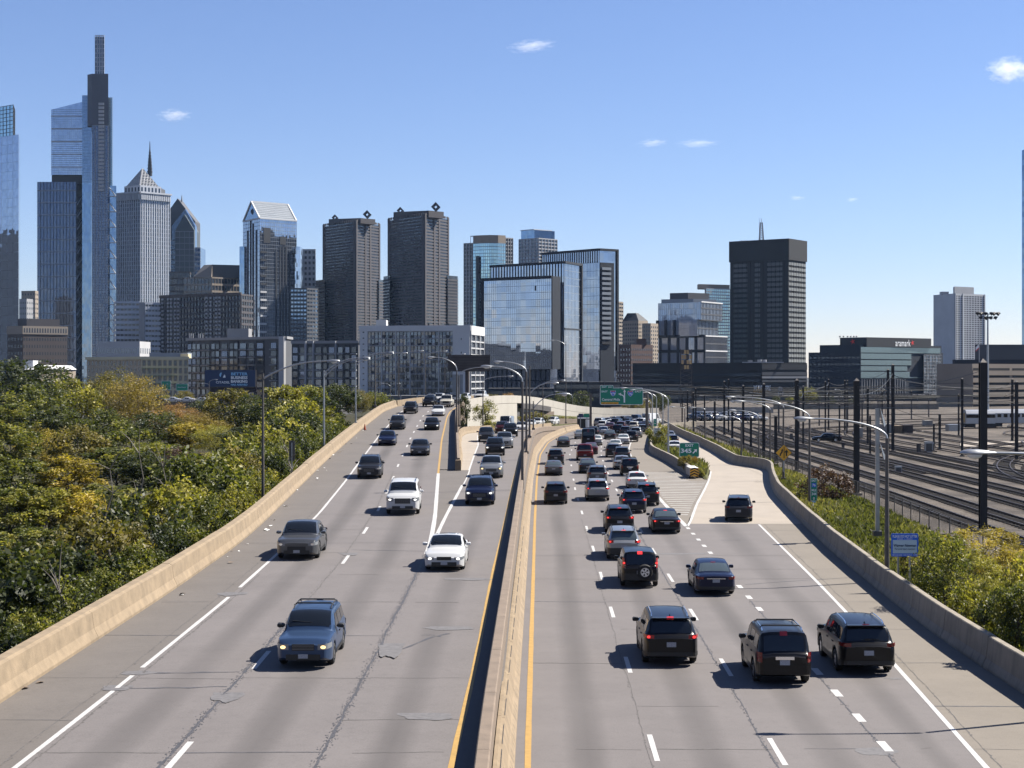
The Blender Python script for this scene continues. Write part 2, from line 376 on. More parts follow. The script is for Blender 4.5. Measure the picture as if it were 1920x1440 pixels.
# flyover that carries the left carriageway round to the right behind the others
FLY = [(250, -7.7, ), (272, -5.5), (295, -2.0), (315, 1.6), (330, 4.5), (345, 8.2), (358, 12.1), (372, 17.7), (380, 24.5), (392, 36.6)]
FLYZ = [5.15, 5.4, 5.45, 5.15, 4.75, 3.9, 2.75, 1.6, 1.15, 1.1]     # road level along it
fly_near = [Vector((x, d, z)) for (d, x), z in zip(FLY, FLYZ)]
def resample(pts, st):
    out = [pts[0]]; 
    for a, b in zip(pts[:-1], pts[1:]):
        n = max(1, int((b - a).length / st)); out += [a.lerp(b, i / n) for i in range(1, n + 1)]
    for _ in range(6):
        out = [out[0]] + [(out[i - 1] + out[i] * 2 + out[i + 1]) / 4 for i in range(1, len(out) - 1)] + [out[-1]]
    return out
fly_near = resample(fly_near, 4)
def offs(pts, w):
    r = []
    for i, p in enumerate(pts):
        t = (pts[min(i + 1, len(pts) - 1)] - pts[max(i - 1, 0)]); t.z = 0; t.normalize()
        r.append(p + Vector((-t.y, t.x, 0)) * w)
    return r
fly_far = offs(fly_near, 10.4)
fly_far[0] = Vector((TX('lwall', 250), 250, ZL(250))); 
def ribbon(name, left, right, mat, n=6, kind='structure', parent=None):
    vs = []; uvs = []; acc = 0
    for i, (a, b) in enumerate(zip(left, right)):
        if i: acc += (right[i] - right[i - 1]).length
        for j in range(n + 1): vs.append(tuple(a.lerp(b, j / n))); uvs.append((j / n * 3, acc))
    c = n + 1
    fs = [(i * c + j, i * c + j + 1, (i + 1) * c + j + 1, (i + 1) * c + j) for i in range(len(left) - 1) for j in range(n)]
    me = bpy.data.meshes.new(name); me.from_pydata(vs, [], fs); me.materials.append(mat)
    uvl = me.uv_layers.new(name='lane'); li = np.zeros(len(me.loops), np.int32); me.loops.foreach_get('vertex_index', li)
    uvl.data.foreach_set('uv', np.asarray(uvs, np.float32)[li].ravel())
    o = link_mesh(name, me, parent); 
    if kind: o['kind'] = kind
    return o
fly_road = ribbon('flyover_carriageway', fly_far, fly_near, M['road'])

# ---------------------------------------------------------------- painted lines, dashes
def line_strip(name, xf, d0, d1, w, zf, mat, parent, st=2.0, dz=.006, jitter=0.0):
    b = MB(); rows = []
    for d in drange(d0, d1, st):
        j = random.uniform(-jitter, jitter)
        dx = (xf(d + .5) - xf(d - .5)); L = math.hypot(dx, 1)
        nx, ny = 1 / L, -dx / L
        rows.append([(xf(d) - nx * (w + j) / 2, d - ny * (w + j) / 2, zf(d) + dz), (xf(d) + nx * (w + j) / 2, d + ny * (w + j) / 2, zf(d) + dz)])
    b.rows(rows); return b.build(name, mat, parent)
def dashes(name, xf, starts, ln, w, zf, mat, parent):
    for d in starts: line_strip(name, xf, d, d + ln * random.uniform(.93, 1.03), w, zf, mat, parent, 1.0, jitter=.008)
wp, yp = M['white_paint'], M['yellow_paint']
line_strip('yellow_edge_line', K('yel'), 18, 300, .17, zero, yp, road_r, jitter=.012)
line_strip('white_edge_line', K('edge', -.1), 18, 106, .15, zero, wp, lane4, jitter=.012)
line_strip('gore_line', K('l3'), 104.6, 131, .28, zero, wp, road_r, jitter=.02)
line_strip('white_edge_line', K('l3'), 131, 316, .16, zero, wp, road_r)
line_strip('gore_line', K('rleg', .05), 104.8, 165, .18, zero, wp, ramp, jitter=.02)
dashes('lane_dash', K('l1', .12), [28.7 + 12.15 * i for i in range(23)], 3.2, .15, zero, wp, road_r)
dashes('lane_dash', K('l2', .12), [28.4 + 12.0 * i for i in range(22)], 3.2, .15, zero, wp, road_r)
dashes('short_lane_dash', K('l3'), [24 + 3.58 * i for i in range(23)], 1.15, .24, zero, wp, road_r)
# cross hatching in the right gore
for d in drange(107.5, 163, 1.95):
    xa, xb = TX('l3', d) + .35, TX('rleg', d) - .3
    if d > 150: xb = min(xb, TX('outer', d) - .6)
    if xb - xa < .6: continue
    b = MB(); s = random.uniform(.98, 1.0)
    n = 8; top = []; bot = []
    for i in range(n + 1):
        x = xa + (xb - xa) * i / n * s; yy = d - (x - xa) * .18
        w = .17 + random.uniform(-.03, .03)
        bot.append((x, yy - w, .006)); top.append((x, yy + w, .006))
    b.rows([top, bot]); b.build('hatch_stripe', M['hatch'] if 'hatch' in M else wp, gore_r)
line_strip('white_edge_line', K('ledge'), 18, 48, .15, ZL, wp, road_l, jitter=.015)
line_strip('white_edge_line', K('ledge'), 49.2, 63.4, .15, ZL, wp, road_l, jitter=.015)
line_strip('white_edge_line', K('ledge'), 66, 250, .15, ZL, wp, road_l, jitter=.015)
line_strip('yellow_edge_line', K('myel'), 18, 310, .16, ZM, yp, strip_m, jitter=.02)
line_strip('gore_line', K('l23'), 77, 128, .24, ZL, wp, road_l, jitter=.015)
line_strip('yellow_edge_line', K('l23'), 128, 250, .17, ZL, yp, road_l)
line_strip('gore_line', K('mleg'), 79, 132, .2, ZM, wp, road_m, jitter=.015)
line_strip('white_edge_line', K('mleg'), 132, 330, .14, ZM, wp, road_m)
dashes('lane_dash', K('ldash', .1), [36.8, 49.0, 73.4, 85.6, 97.8, 110.1, 122.3, 134.5, 146.7, 158.9, 171, 183, 195, 207, 219, 231, 243], 3.1, .16, ZL, wp, road_l)

# ---------------------------------------------------------------- cracks, joints and patches (thin sealed strips lying on the paving)
def crack(xa, da, xb, db, w, zf, parent, mat=None, n=None, wob=.06):
    n = n or max(3, int(max(abs(xb - xa), abs(db - da)) / .35)); L = []; R = []
    ux, uy = xb - xa, db - da; q = math.hypot(ux, uy); ux, uy = ux / q, uy / q; o = 0
    for i in range(n + 1):
        t = i / n; o = o * .75 + random.uniform(-wob, wob); ww = w * random.uniform(.35, 1.2) / 2
        x = xa + (xb - xa) * t - uy * o; d = da + (db - da) * t + ux * o
        L.append((x - uy * -ww * -1, d + ux * ww, zf(d) + .0045)); R.append((x + uy * ww, d - ux * ww, zf(d) + .0045))
    b = MB(); b.rows([L, R]); return b.build('crack', mat or M['crack'], parent)
def rough_long(xf, d0, d1, w, zf, parent, mat, dens=5.0, nm='worn_joint'):
    """a ravelled longitudinal joint: many small dark chips with one thin line"""
    b = MB(); rows = []
    o = 0
    for d in drange(d0, d1, .3):
        o = o * .8 + random.uniform(-.02, .02); ww = w * random.uniform(.1, .45)
        rows.append([(xf(d) + o - ww / 2, d, zf(d) + .0045), (xf(d) + o + ww / 2, d, zf(d) + .0045)])
    b.rows(rows)
    for _ in range(int((d1 - d0) * dens)):
        d = random.uniform(d0, d1); x = xf(d) + random.gauss(0, w * .33); s = random.uniform(.02, .055)
        k = random.randint(4, 6); a0 = random.uniform(0, 6)
        vs = [(x + math.cos(a0 + j * 6.283 / k) * s * random.uniform(.5, 1) * .7, d + math.sin(a0 + j * 6.283 / k) * s * random.uniform(.6, 1.6), zf(d) + .0052) for j in range(k)]
        b.add(vs, [tuple(range(k))])
    return b.build(nm, mat, parent, kind='stuff')
def blot(x, d, rx, ry, zf, parent, mat, nm='pavement_patch'):
    k = 26; b = MB(); ph = [random.uniform(0, 6) for _ in range(3)]
    vs = []
    for j in range(k):
        a = j * 6.283 / k; r = 1 + .16 * math.sin(2 * a + ph[0]) + .10 * math.sin(5 * a + ph[1]) + random.uniform(-.07, .07)
        vs.append((x + math.cos(a) * rx * r, d + math.sin(a) * ry * r, zf(d) + .0048))
    b.add(vs, [tuple(range(k))]); return b.build(nm, mat, parent)
rough_long(K('ldash', -.12), 30, 62, .26, ZL, road_l, M['tar'], 34)
rough_long(K('ldash', -.1), 62, 130, .16, ZL, road_l, M['crack'], 6)
rough_long(K('l23', 0), 30, 79, .24, ZL, road_l, M['tar'], 34)
rough_long(K('ledge', -.42), 18, 120, .12, ZL, shoul_l, M['crack'], 4)
rough_long(K('ledge', .22), 24, 70, .14, ZL, road_l, M['crack'], 9)
rough_long(K('l1', -.05), 22, 110, .07, zero, road_r, M['crack'], 3)
rough_long(K('l2', -.12), 22, 110, .12, zero, road_r, M['tar'], 9)
rough_long(K('l3', -.1), 24, 70, .14, zero, road_r, M['tar'], 9)
rough_long(K('edge', .28), 22, 106, .09, zero, shoul_r, M['crack'], 3)
rough_long(K('yel', -.85), 22, 120, .14, zero, road_r, M['tar'], 6)
dj = 30.0
while dj < 200:
    j = random.uniform(-.15, .15)
    for ka, kb, zf, par, pr in (('ledge', 'ldash', ZL, road_l, .8), ('ldash', 'l23', ZL, road_l, .8), ('l23', 'myel', ZL, lane3, .8), ('lwall', 'ledge', ZL, shoul_l, .7),
                                ('yel', 'l1', zero, road_r, .6), ('l1', 'l2', zero, road_r, .65), ('l2', 'l3', zero, road_r, .6), ('l3', 'edge', zero, lane4, .6), ('edge', 'rwall', zero, shoul_r, .85)):
        if par is lane3 and dj > 77 or par in (lane4, shoul_r) and dj > 104: continue
        if random.random() > pr: continue
        t0, t1 = (0.0, 1.0) if random.random() < .6 else sorted((random.uniform(0, .5), random.uniform(.5, 1)))
        xa = TX(ka, dj) * (1 - t0) + TX(kb, dj) * t0; xb = TX(ka, dj) * (1 - t1) + TX(kb, dj) * t1
        crack(xa, dj + j, xb, dj + j + random.uniform(-.12, .12), random.choice((.03, .045, .07, .09)), zf, par, random.choice((M['tar'], M['crack'], M['crack'])), wob=.035)
    dj += random.choice((3.1, 4.6, 6.1)) * (1 + dj / 260)
crack(-11.5, 48.3, -8.4, 48.6, .16, ZL, road_l, M['tar']); crack(-11.6, 46.2, -8.4, 46.4, .14, ZL, road_l, M['tar'])
crack(-8.0, 78.6, -4.3, 78.0, .12, ZL, road_l, M['tar']); crack(-4.0, 51.3, -2.6, 54.6, .12, ZL, lane3, M['tar']); crack(-2.6, 54.6, -2.3, 55.2, .2, ZL, lane3, M['tar'])
crack(11.2, 75.4, 16.9, 78.2, .10, zero, lane4, M['tar'])
for x, d, rx, ry, par, mt in ((-4.05, 53.0, .42, 2.6, lane3, 'patch'), (-8.2, 45.3, .42, 1.1, road_l, 'patch'), (-2.25, 56.3, 1.0, .42, lane3, 'patch'), (-2.35, 42.7, .75, .55, lane3, 'patch'),
                              (-1.95, 68.5, .95, .55, lane3, 'patch'), (-8.0, 77.2, .45, .9, road_l, 'patch'), (-11.4, 64.4, .55, .75, road_l, 'patch'), (-11.6, 46.3, .5, .45, road_l, 'patch'), (-11.5, 48.4, .45, .4, road_l, 'patch'),
                              (9.7, 41.9, .5, .5, road_r, 'patch'), (9.4, 88.5, 1.8, .32, road_r, 'patch'), (9.7, 61.8, .7, .2, road_r, 'patch'), (12.6, 52, .3, .15, lane4, 'patch')):
    blot(x, d, rx, ry, ZL if x < 0 else zero, par, M[mt])

# ---------------------------------------------------------------- concrete barriers in cast lengths
def barrier(name, label, path, prof, mat, seg, gap=.028, cat='barrier', group=None, closed_ends=True, segname='barrier_segment', mats=None):
    """path: list of base points (Vector); prof: list of (offset to the right, height); each cast length is a part"""
    base = path[0]; root = empty(name, tuple(base), 0, label, cat, group)
    # arc-length sampling
    cum = [0.0]
    for a, b in zip(path[:-1], path[1:]): cum.append(cum[-1] + (b - a).length)
    tot = cum[-1]
    def at(s):
        s = min(max(s, 0), tot); i = int(np.searchsorted(cum, s, 'right')) - 1; i = min(max(i, 0), len(path) - 2)
        t = (s - cum[i]) / max(1e-6, cum[i + 1] - cum[i]); p = path[i].lerp(path[i + 1], t)
        s2 = min(s + .6, tot); s1 = max(s - .6, 0)
        return p, s1, s2
    def pos(s): return at(s)[0]
    s0 = 0.0
    while s0 < tot - .3:
        s1 = min(s0 + seg, tot); n = max(2, int((s1 - s0) / 1.5)); b = MB(); rows = []
        dh = random.uniform(-.02, .02)
        for i in range(n + 1):
            s = s0 + gap + (s1 - s0 - 2 * gap) * i / n
            p, sa, sb = at(s); t = pos(sb) - pos(sa); t.z = 0; t.normalize(); r = Vector((t.y, -t.x, 0))
            rows.append([tuple(p + r * o + Vector((0, 0, h + (dh if h > .3 else 0)))) for o, h in prof])
        b.rows(rows, closed=True); k = len(prof)
        b.f += [tuple(range(k - 1, -1, -1)), tuple(range(n * k, n * k + k))]; b.m += [0, 0]
        b.build(segname, mat, root); s0 = s1
    return root
def path_of(key, d0, d1, zf, st=1.5, off=0.0): return [Vector((TX(key, d) + off, d, zf(d))) for d in drange(d0, d1, st)]
# right wall along the rail yard (path at the inner foot, profile to the right)
barrier('right_parapet', 'long grey concrete parapet between the right shoulder and the grassy bank', path_of('rwall', 18, 325, zero), [(0, -.1), (0, .08), (.12, .33), (.2, 1.05), (.23, 1.08), (.44, 1.08), (.47, 1.05), (.5, -1.2)], M['concrete_r'], 6.0)
# left wall: profile goes to the left of the path
barrier('left_parapet', 'long sunlit tan concrete parapet along the left shoulder by the trees', path_of('lwall', 18, 250, ZL), [(.02, -.1), (.02, .1), (-.12, .38), (-.2, .93), (-.28, .96), (-.30, .99), (-.62, 1.0), (-.66, .96), (-.68, -1.5)][::-1], M['concrete'], 12.0, .012)
# median: tall back wall (left) + jersey barrier (right)
def med_z(d): return ZM(d)
med_path = path_of('yel', 18, 300, zero, off=-.32)
root_med = empty('median_barrier', tuple(med_path[0]), 0, 'long double concrete median barrier with a tall back wall between the two carriageways', 'barrier')
def med_seg(d0, d1, part):
    b = MB(); rows = []; ds = drange(d0 + .012, d1 - .012, 1.5)
    for d in ds:
        x = TX('yel', d) - .32; zt = ZM(d) + .70
        if part == 'back_wall': prof = [(-.87, -.3), (-.87, zt - .03), (-.84, zt), (-.57, zt), (-.535, zt - .04), (-.50, -.3)]
        else:
            hj = min(.80, .55 + zt * .2)
            prof = [(-.497, -.1), (-.497, hj + .05), (-.40, hj + .05), (-.385, hj), (-.30, hj - .01), (-.17, .34), (-.02, .09), (0, -.1)]
        dx = TX('yel', d + .5) - TX('yel', d - .5); L = math.hypot(dx, 1); rx, ry = 1 / L, -dx / L
        rows.append([(x + o * rx, d + o * ry, z) for o, z in prof])
    b.rows(rows, closed=True); k = len(rows[0])
    b.f += [tuple(range(k - 1, -1, -1)), tuple(range((len(ds) - 1) * k, len(ds) * k))]; b.m += [0, 0]
    if part != 'back_wall' and d0 < 95:
        sb = MB()
        for q in drange(d0 + .3, d1 - .3, .62):
            x = TX('yel', q) - .32; o = random.uniform(-.04, .04)
            if random.random() < .85: sb.add([(x - .125 + .006, q + .16 + o, .27), (x - .125 + .006, q + .20 + o, .27), (x - .045 + .006, q - .10 + o, .137), (x - .045 + .006, q - .14 + o, .137)], [(0, 1, 2, 3)])
        for q in (d0 + .3, (d0 + d1) / 2): sb.add([(TX('yel', q + i) - .32 - .33, q + i, hj - .003 + j * .0) for i, j in ((0, 0), (2.2, 0))] + [(TX('yel', q + i) - .32 - .305, q + i, hj + .004) for i in (2.2, 0)], [(0, 1, 2, 3)])
        sb.build('slots', M['tar'], root_med, kind='stuff')
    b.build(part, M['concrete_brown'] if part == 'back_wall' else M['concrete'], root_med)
d = 18.0
while d < 298:
    e = min(d + 6.1, 300); med_seg(d, e, 'back_wall'); med_seg(d, e, 'jersey_segment'); d = e
# middle road left parapet and left road right parapet
barrier('gore_parapet', 'curved tan concrete parapet starting at the left gore nose', path_of('mbar', 132, 300, ZM), [(.02, -.1), (.02, .1), (-.1, .36), (-.17, .92), (-.36, .92), (-.4, -.6)][::-1], M['concrete'], 6.0)
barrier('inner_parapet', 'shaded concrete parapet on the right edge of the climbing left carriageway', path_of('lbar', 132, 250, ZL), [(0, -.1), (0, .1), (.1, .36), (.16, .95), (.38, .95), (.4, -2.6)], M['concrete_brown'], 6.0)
# nose joining both
b = MB(); zz = ZM(131); b.prism([(TX('lbar', 132) + .0, 131.3), (TX('mbar', 132) + .05, 131.3), (TX('mbar', 132) + .02, 131.95), (TX('lbar', 132) + .1, 131.95)], zz - .1, zz + .93)
nose = b.build('barrier_nose', M['concrete']); tag(nose, 'blunt tan concrete nose where the two left roads part', 'barrier')
# flyover parapets
barrier('flyover_parapet', 'weathered concrete parapet facing us on the curved flyover', fly_near, [(0, -.55), (0, .95), (-.3, .95), (-.34, -.55)][::-1], M['concrete_white'], 9.0)
barrier('outer_flyover_parapet', 'tan concrete parapet on the outside of the flyover bend', fly_far, [(0, -.4), (0, .95), (-.3, .95), (-.34, -.5)][::-1], M['concrete'], 9.0)
# barrier from the crash cushion between main road and exit ramp
isl = path_of('outer', 157, 312, zero)
barrier('island_parapet', 'dark shaded concrete parapet running back from the striped crash cushion', isl, [(0, -.1), (0, .1), (.1, .36), (.17, .98), (.42, .98), (.46, -.1)], M['concrete_r'], 6.0)
barrier('ramp_parapet', 'low concrete edge between the island weeds and the exit ramp', path_of('rleg', 196, 300, zero), [(0, -.1), (0, .5), (-.25, .5), (-.3, -.1)][::-1], M['concrete_r'], 6.0)
# island ground
b = MB(); rows = []
for d in drange(152, 312, 3):
    xa, xb = TX('outer', d) + .46, TX('rleg', d) - .1
    if d < 158: xa = TX('outer', d) + 1.1
    rows.append([(xa, d, .16 if d > 154 else .05), ((xa + xb) / 2, d, .32 if d > 154 else .06), (xb, d, .16 if d > 154 else .05)])
b.rows([r[::-1] for r in rows]); 
# ================================================================ GROUND
def m_soil(name, c1, c2, sc_=.5):
    c1 = sc(c1, .6); c2 = sc(c2, .6); t = NT(name); t.set(rough=.95, spec=.2); p = t.geo()
    a = t.noise(sc_, 6, .7, p); f = t.noise(9, 4, .75, p)
    c = t.mix(t.ramp(a, [(.35, 0.0), (.65, 1.0)]), c1, c2)
    c = t.mix(t.math('MULTIPLY', t.ramp(f, [(.3, 1.0), (.6, 0.0)]), .6), c, sc(c1, .35))
    t.col(c); t.bump(f, .6, .08); return t.m
M['grass_soil'] = m_soil('bank_soil', (.10, .115, .035), (.16, .135, .06))
M['wood_soil'] = m_soil('woodland_floor', (.045, .05, .02), (.08, .065, .035))
M['city_ground'] = m_soil('city_ground', (.075, .072, .068), (.11, .105, .10), .02)
def m_ballast():
    t = NT('ballast'); t.set(rough=.95, spec=.2); p = t.geo()
    v = t.n('ShaderNodeTexVoronoi', i_Scale=7.0); t.l(p, v.inputs['Vector'])
    big = t.noise(.12, 5, .65, p)
    c = t.mix(t.ramp(big, [(.35, 0.0), (.68, 1.0)]), (.040, .034, .030), (.112, .094, .078))
    c = t.mix(.55, c, t.mix(1.0, c, t.ramp(v.outputs['Color'], [(0.0, .25), (1.0, 1.9)]), 'MULTIPLY'))
    t.col(c); t.bump(v.outputs['Distance'], .9, .06); return t.m
M['ballast'] = m_ballast()
def grid_sheet(name, xs, ys, zf, mat):
    n = len(xs); vs = [(x, y, zf(x, y)) for y in ys for x in xs]
    fs = [(i * n + j, i * n + j + 1, (i + 1) * n + j + 1, (i + 1) * n + j) for i in range(len(ys) - 1) for j in range(n - 1)]
    me = bpy.data.meshes.new(name); me.from_pydata(vs, [], fs); me.materials.append(mat)
    me.polygons.foreach_set('use_smooth', [True] * len(me.polygons))
    o = link_mesh(name, me); o['kind'] = 'structure'; return o
grid_sheet('ground', [-9000, -3000, -600, 0, 600, 3000, 9000], [-600, -100, 0, 300, 900, 3000, 9000, 15000], lambda x, y: -6.0, M['city_ground'])
grid_sheet('city_ground', [-60, -20, 20, 60, 200, 800, 3000], [262, 330, 420, 600, 1000, 3000, 9000], lambda x, y: -1.35, M['city_ground'])
grid_sheet('city_ground', [-3000, -800, -200, -60], [420, 600, 1000, 3000, 9000], lambda x, y: -1.5, M['city_ground'])
def left_z(x, y):
    w = TX('lwall', min(max(y, 18), 250)) - .66; t = max(0, w - x)
    return ZL(min(y, 255)) - .55 - min(t, 4) * .35 - max(0, min(t - 4, 26)) * .17 + .25 * math.sin(x * .7) * math.sin(y * .31)
def left_sheet():
    rows = []; ts = [0, 1, 2, 4, 7, 11, 16, 22, 30, 50, 90, 160]
    ys = list(range(16, 420, 6))
    vs = []; n = len(ts)
    for y in ys:
        w = TX('lwall', min(max(y, 18), 250)) - .66 - (0 if y < 250 else -0.0)
        if y > 250: w = w + (y - 250) * .02
        for t in ts[::-1]:
            x = w - t; vs.append((x, y, left_z(x, y) if y <= 262 else left_z(x, y)))
    fs = [(i * n + j, i * n + j + 1, (i + 1) * n + j + 1, (i + 1) * n + j) for i in range(len(ys) - 1) for j in range(n - 1)]
    me = bpy.data.meshes.new('wooded_bank'); me.from_pydata(vs, [], fs); me.materials.append(M['wood_soil'])
    o = link_mesh('wooded_bank', me); o['kind'] = 'structure'
left_sheet()
YARD_Z = -1.0
FENCE = [(40, 25.2), (75, 26.6), (100, 28.6), (130, 30.2), (160, 30.9), (200, 31.0), (240, 31.2), (300, 33), (340, 35)]
def fx(d): return float(np.interp(d, [a for a, _ in FENCE], [b for _, b in FENCE]))
def bank_z(t): return -.25 - .6 * t + .25 * math.sin(t * 3.1416)
def bank_sheet():
    vs = []; ds = drange(18, 330, 4); n = 9
    for d in ds:
        a, b = TX('rwall', d) + .48, fx(d)
        for j in range(n):
            t = j / (n - 1); vs.append((a + (b - a) * t, d, bank_z(t) + .06 * math.sin(d * .9 + j * 2)))
    fs = [(i * n + j, i * n + j + 1, (i + 1) * n + j + 1, (i + 1) * n + j) for i in range(len(ds) - 1) for j in range(n - 1)]
    me = bpy.data.meshes.new('grass_bank'); me.from_pydata(vs, [], fs); me.materials.append(M['grass_soil'])
    me.polygons.foreach_set('use_smooth', [True] * len(me.polygons))
    o = link_mesh('grass_bank', me); o['kind'] = 'structure'
bank_sheet()
def yard_sheet():
    vs = []; ds = drange(18, 700, 6); offs_ = [0, 4, 10, 20, 40, 80, 160, 320]; n = len(offs_)
    for d in ds:
        for o in offs_: vs.append((fx(d) - .4 + o, d, YARD_Z + .05 * math.sin(d * .21 + o) ))
    fs = [(i * n + j, i * n + j + 1, (i + 1) * n + j + 1, (i + 1) * n + j) for i in range(len(ds) - 1) for j in range(n - 1)]
    me = bpy.data.meshes.new('rail_yard_ballast'); me.from_pydata(vs, [], fs); me.materials.append(M['ballast'])
    me.polygons.foreach_set('use_smooth', [True] * len(me.polygons))
    o = link_mesh('rail_yard_ballast', me); o['kind'] = 'structure'
yard_sheet()
# island ground between main road and exit ramp (rows were prepared with the barriers)
ig = b.build('island_ground', M['grass_soil']); ig['kind'] = 'structure'
b = MB(); b.rows([[(TX('lbar', d) + .3, d, ZM(d) - .2), (TX('mbar', d) - .3, d, ZM(d) - .2)] for d in drange(132, 250, 4)]); o = b.build('gap_ground', M['wood_soil']); o['kind'] = 'structure'
b = MB(); b.rows([[(-30, d, -.4), (TX('mbar', d) - .3, d, -.15 if d > 300 else ZM(d) - .3)] for d in drange(250, 334, 4)]); o = b.build('gap_ground', M['grass_soil']); o['kind'] = 'structure'

# ================================================================ RAIL TRACKS
M['rail'] = M_plain('rail_steel', (.10, .075, .06), .45, .5, var=.3, scale=2)
M['sleeper'] = M_plain('timber_sleeper', (.050, .040, .034), .9, var=.4, scale=2)
TRK = [(18, 30.9), (102, 33.3), (145, 34.6), (193, 35.4), (240, 36.2), (300, 38), (345, 40.5), (420, 47)]
TRK = smooth_tab(TRK, 18, 420, 25)
def tx(d): return itp(TRK, d)
def track(path, label, sleepers=True):
    path = [Vector(p) for p in path]; root = empty('railway_track', tuple(path[0]), 0, label, 'railway track', 'tracks of the rail yard')
    n = len(path); nor = []
    for i in range(n):
        t = path[min(i + 1, n - 1)] - path[max(i - 1, 0)]; t.z = 0; t.normalize(); nor.append(Vector((t.y, -t.x, 0)))
    for sgn in (-1, 1):
        b = MB(); rows = []
        for p, q in zip(path, nor):
            c = p + q * sgn * .75
            rows.append([tuple(c + q * a + Vector((0, 0, z))) for a, z in ((-.05, .05), (-.05, .22), (.05, .22), (.05, .05))])
        b.rows(rows, closed=True); b.build('rail', M['rail'], root)
    if sleepers:
        b = MB(); acc = 0
        for i in range(n - 1):
            L = (path[i + 1] - path[i]).length; s = acc
            while s < L:
                c = path[i].lerp(path[i + 1], s / L); q = nor[i]
                b.box((c.x, c.y, c.z + .035), (2.6, .26, .09), math.atan2(q.y, q.x) + random.uniform(-.02, .02)); s += .95
            acc = s - L
        b.build('sleepers', M['sleeper'], root, kind='stuff')
offs_t = [0, 4.1, 9.0, 13.2, 18.5, 22.7, 28.5, 33.5, 39, 45]
for k, of in enumerate(offs_t):
    pts = [(tx(d) + of * (1 - .0004 * max(0, d - 120)), d, YARD_Z + .06) for d in drange(40 if k < 3 else 60, 345 - 4 * k, 5)]
    track(pts, f'straight railway track, {ordinal(k)} from the fence', k < 6)
def curve(x0, d0, h0, segs, st=3.0):
    x, d, h = x0, d0, h0; pts = [(x, d, YARD_Z + .07)]
    for L, kap in segs:
        for _ in range(int(L / st)):
            h += kap * st; x += math.sin(h) * st; d += math.cos(h) * st; pts.append((x, d, YARD_Z + .07))
    return pts
for k, (x0, d0, h0, segs) in enumerate([(52, 150, .05, [(60, .006), (60, .012), (30, 0)]), (58, 170, .1, [(45, .012), (60, .014), (40, -.004)]),
                                        (47, 176, .02, [(70, -.002), (70, .008), (60, .01)]), (66, 210, -.15, [(40, .02), (50, .016), (60, 0)]),
                                        (74, 190, -.25, [(60, .012), (60, .012), (60, 0)]), (84, 230, -.3, [(50, .02), (60, .014), (60, 0)]), (70, 270, -.2, [(60, .012), (80, .01)]), (95, 265, -.4, [(60, .02), (80, .01)]), (60, 290, -.25, [(60, .01), (90, .012)]), (80, 310, -.3, [(50, .016), (90, .01)]), (110, 300, -.4, [(60, .016), (60, .01)]), (58, 330, -.3, [(60, .01), (100, .012)]),
                                        (60, 225, -.1, [(80, .004), (60, .01), (60, 0)]), (48, 250, -.08, [(50, .012), (60, .016), (80, 0)])]):
    track(curve(x0, d0, h0, segs), f'curved railway siding bending right, {ordinal(k)} nearest', k < 4)

# chain-link fence along the yard
M['mesh_wire'] = M_plain('fence_wire', (.13, .12, .11), .6, .4)
fr = empty('chain_link_fence', (fx(60), 60, YARD_Z), 0, 'low grey chain-link fence between the grassy bank and the tracks', 'fence')
pd = drange(62, 330, 3.2)
for d in pd:
    bb = MB(); bb.tube([(fx(d), d, -1.2), (fx(d), d, .75)], .045, 6); bb.build('post', M['galv_dark'], fr)
bb = MB()
for z in (.72, -.85): bb.tube([(fx(d), d, z) for d in pd], .022, 5)
bb.build('rail', M['galv_dark'], fr)
bb = MB()
for a, e in zip(pd[:-1], pd[1:]):
    if a > 230: break
    for i in range(16):
        t0 = i / 16; 
        for t1 in (t0 + .35, t0 - .35):
            p0 = (fx(a) + (fx(e) - fx(a)) * t0, a + (e - a) * t0, -.85); tt = min(max(t1, 0), 1); zz = -.85 + 1.57 * abs(tt - t0) / .35
            p1 = (fx(a) + (fx(e) - fx(a)) * tt, a + (e - a) * tt, zz); bb.bar(p0, p1, .006, .006)
bb.build('mesh', M['mesh_wire'], fr, kind='stuff')

# ================================================================ CATENARY POLES AND WIRES
POLES = [  # px, top, base, width px (photo)
 (1843, 681, 998, 15), (1606, 715, 928, 11), (1494, 714, 884, 7.5), (1454.5, 781, 868, 6), (1432, 721, 861, 6), (1408, 783, 850, 4.5), (1393.5, 724, 846, 4.5),
 (1373, 772, 824, 4.5), (1358, 716, 816, 4), (1340, 753, 828, 4), (1366, 712, 812, 3), (1300, 737, 813, 3.5), (1304.5, 729, 792, 3), (1506, 725, 834, 3.5),
 (1547.5, 716, 812, 3), (1553.5, 712, 806, 3), (1584, 714, 808, 3.2), (1589, 714, 802, 3), (1627, 729, 834, 4), (1631.5, 780, 853, 3.5), (1665, 694, 848, 4.5),
 (1674, 685, 847, 5.5), (1654, 735, 800, 2.6), (1709, 734, 772, 2.6), (1751, 795, 838, 3.4), (1762, 777, 843, 4.4), (1804, 711, 856, 4.4), (1797.5, 740, 818, 3),
 (1898, 712, 828, 4.4), (1906, 717, 864, 6), (1289, 733, 800, 3), (1279, 738, 798, 2.6), (1321, 742, 806, 3), (1574, 760, 830, 3)]
pole_pos = []
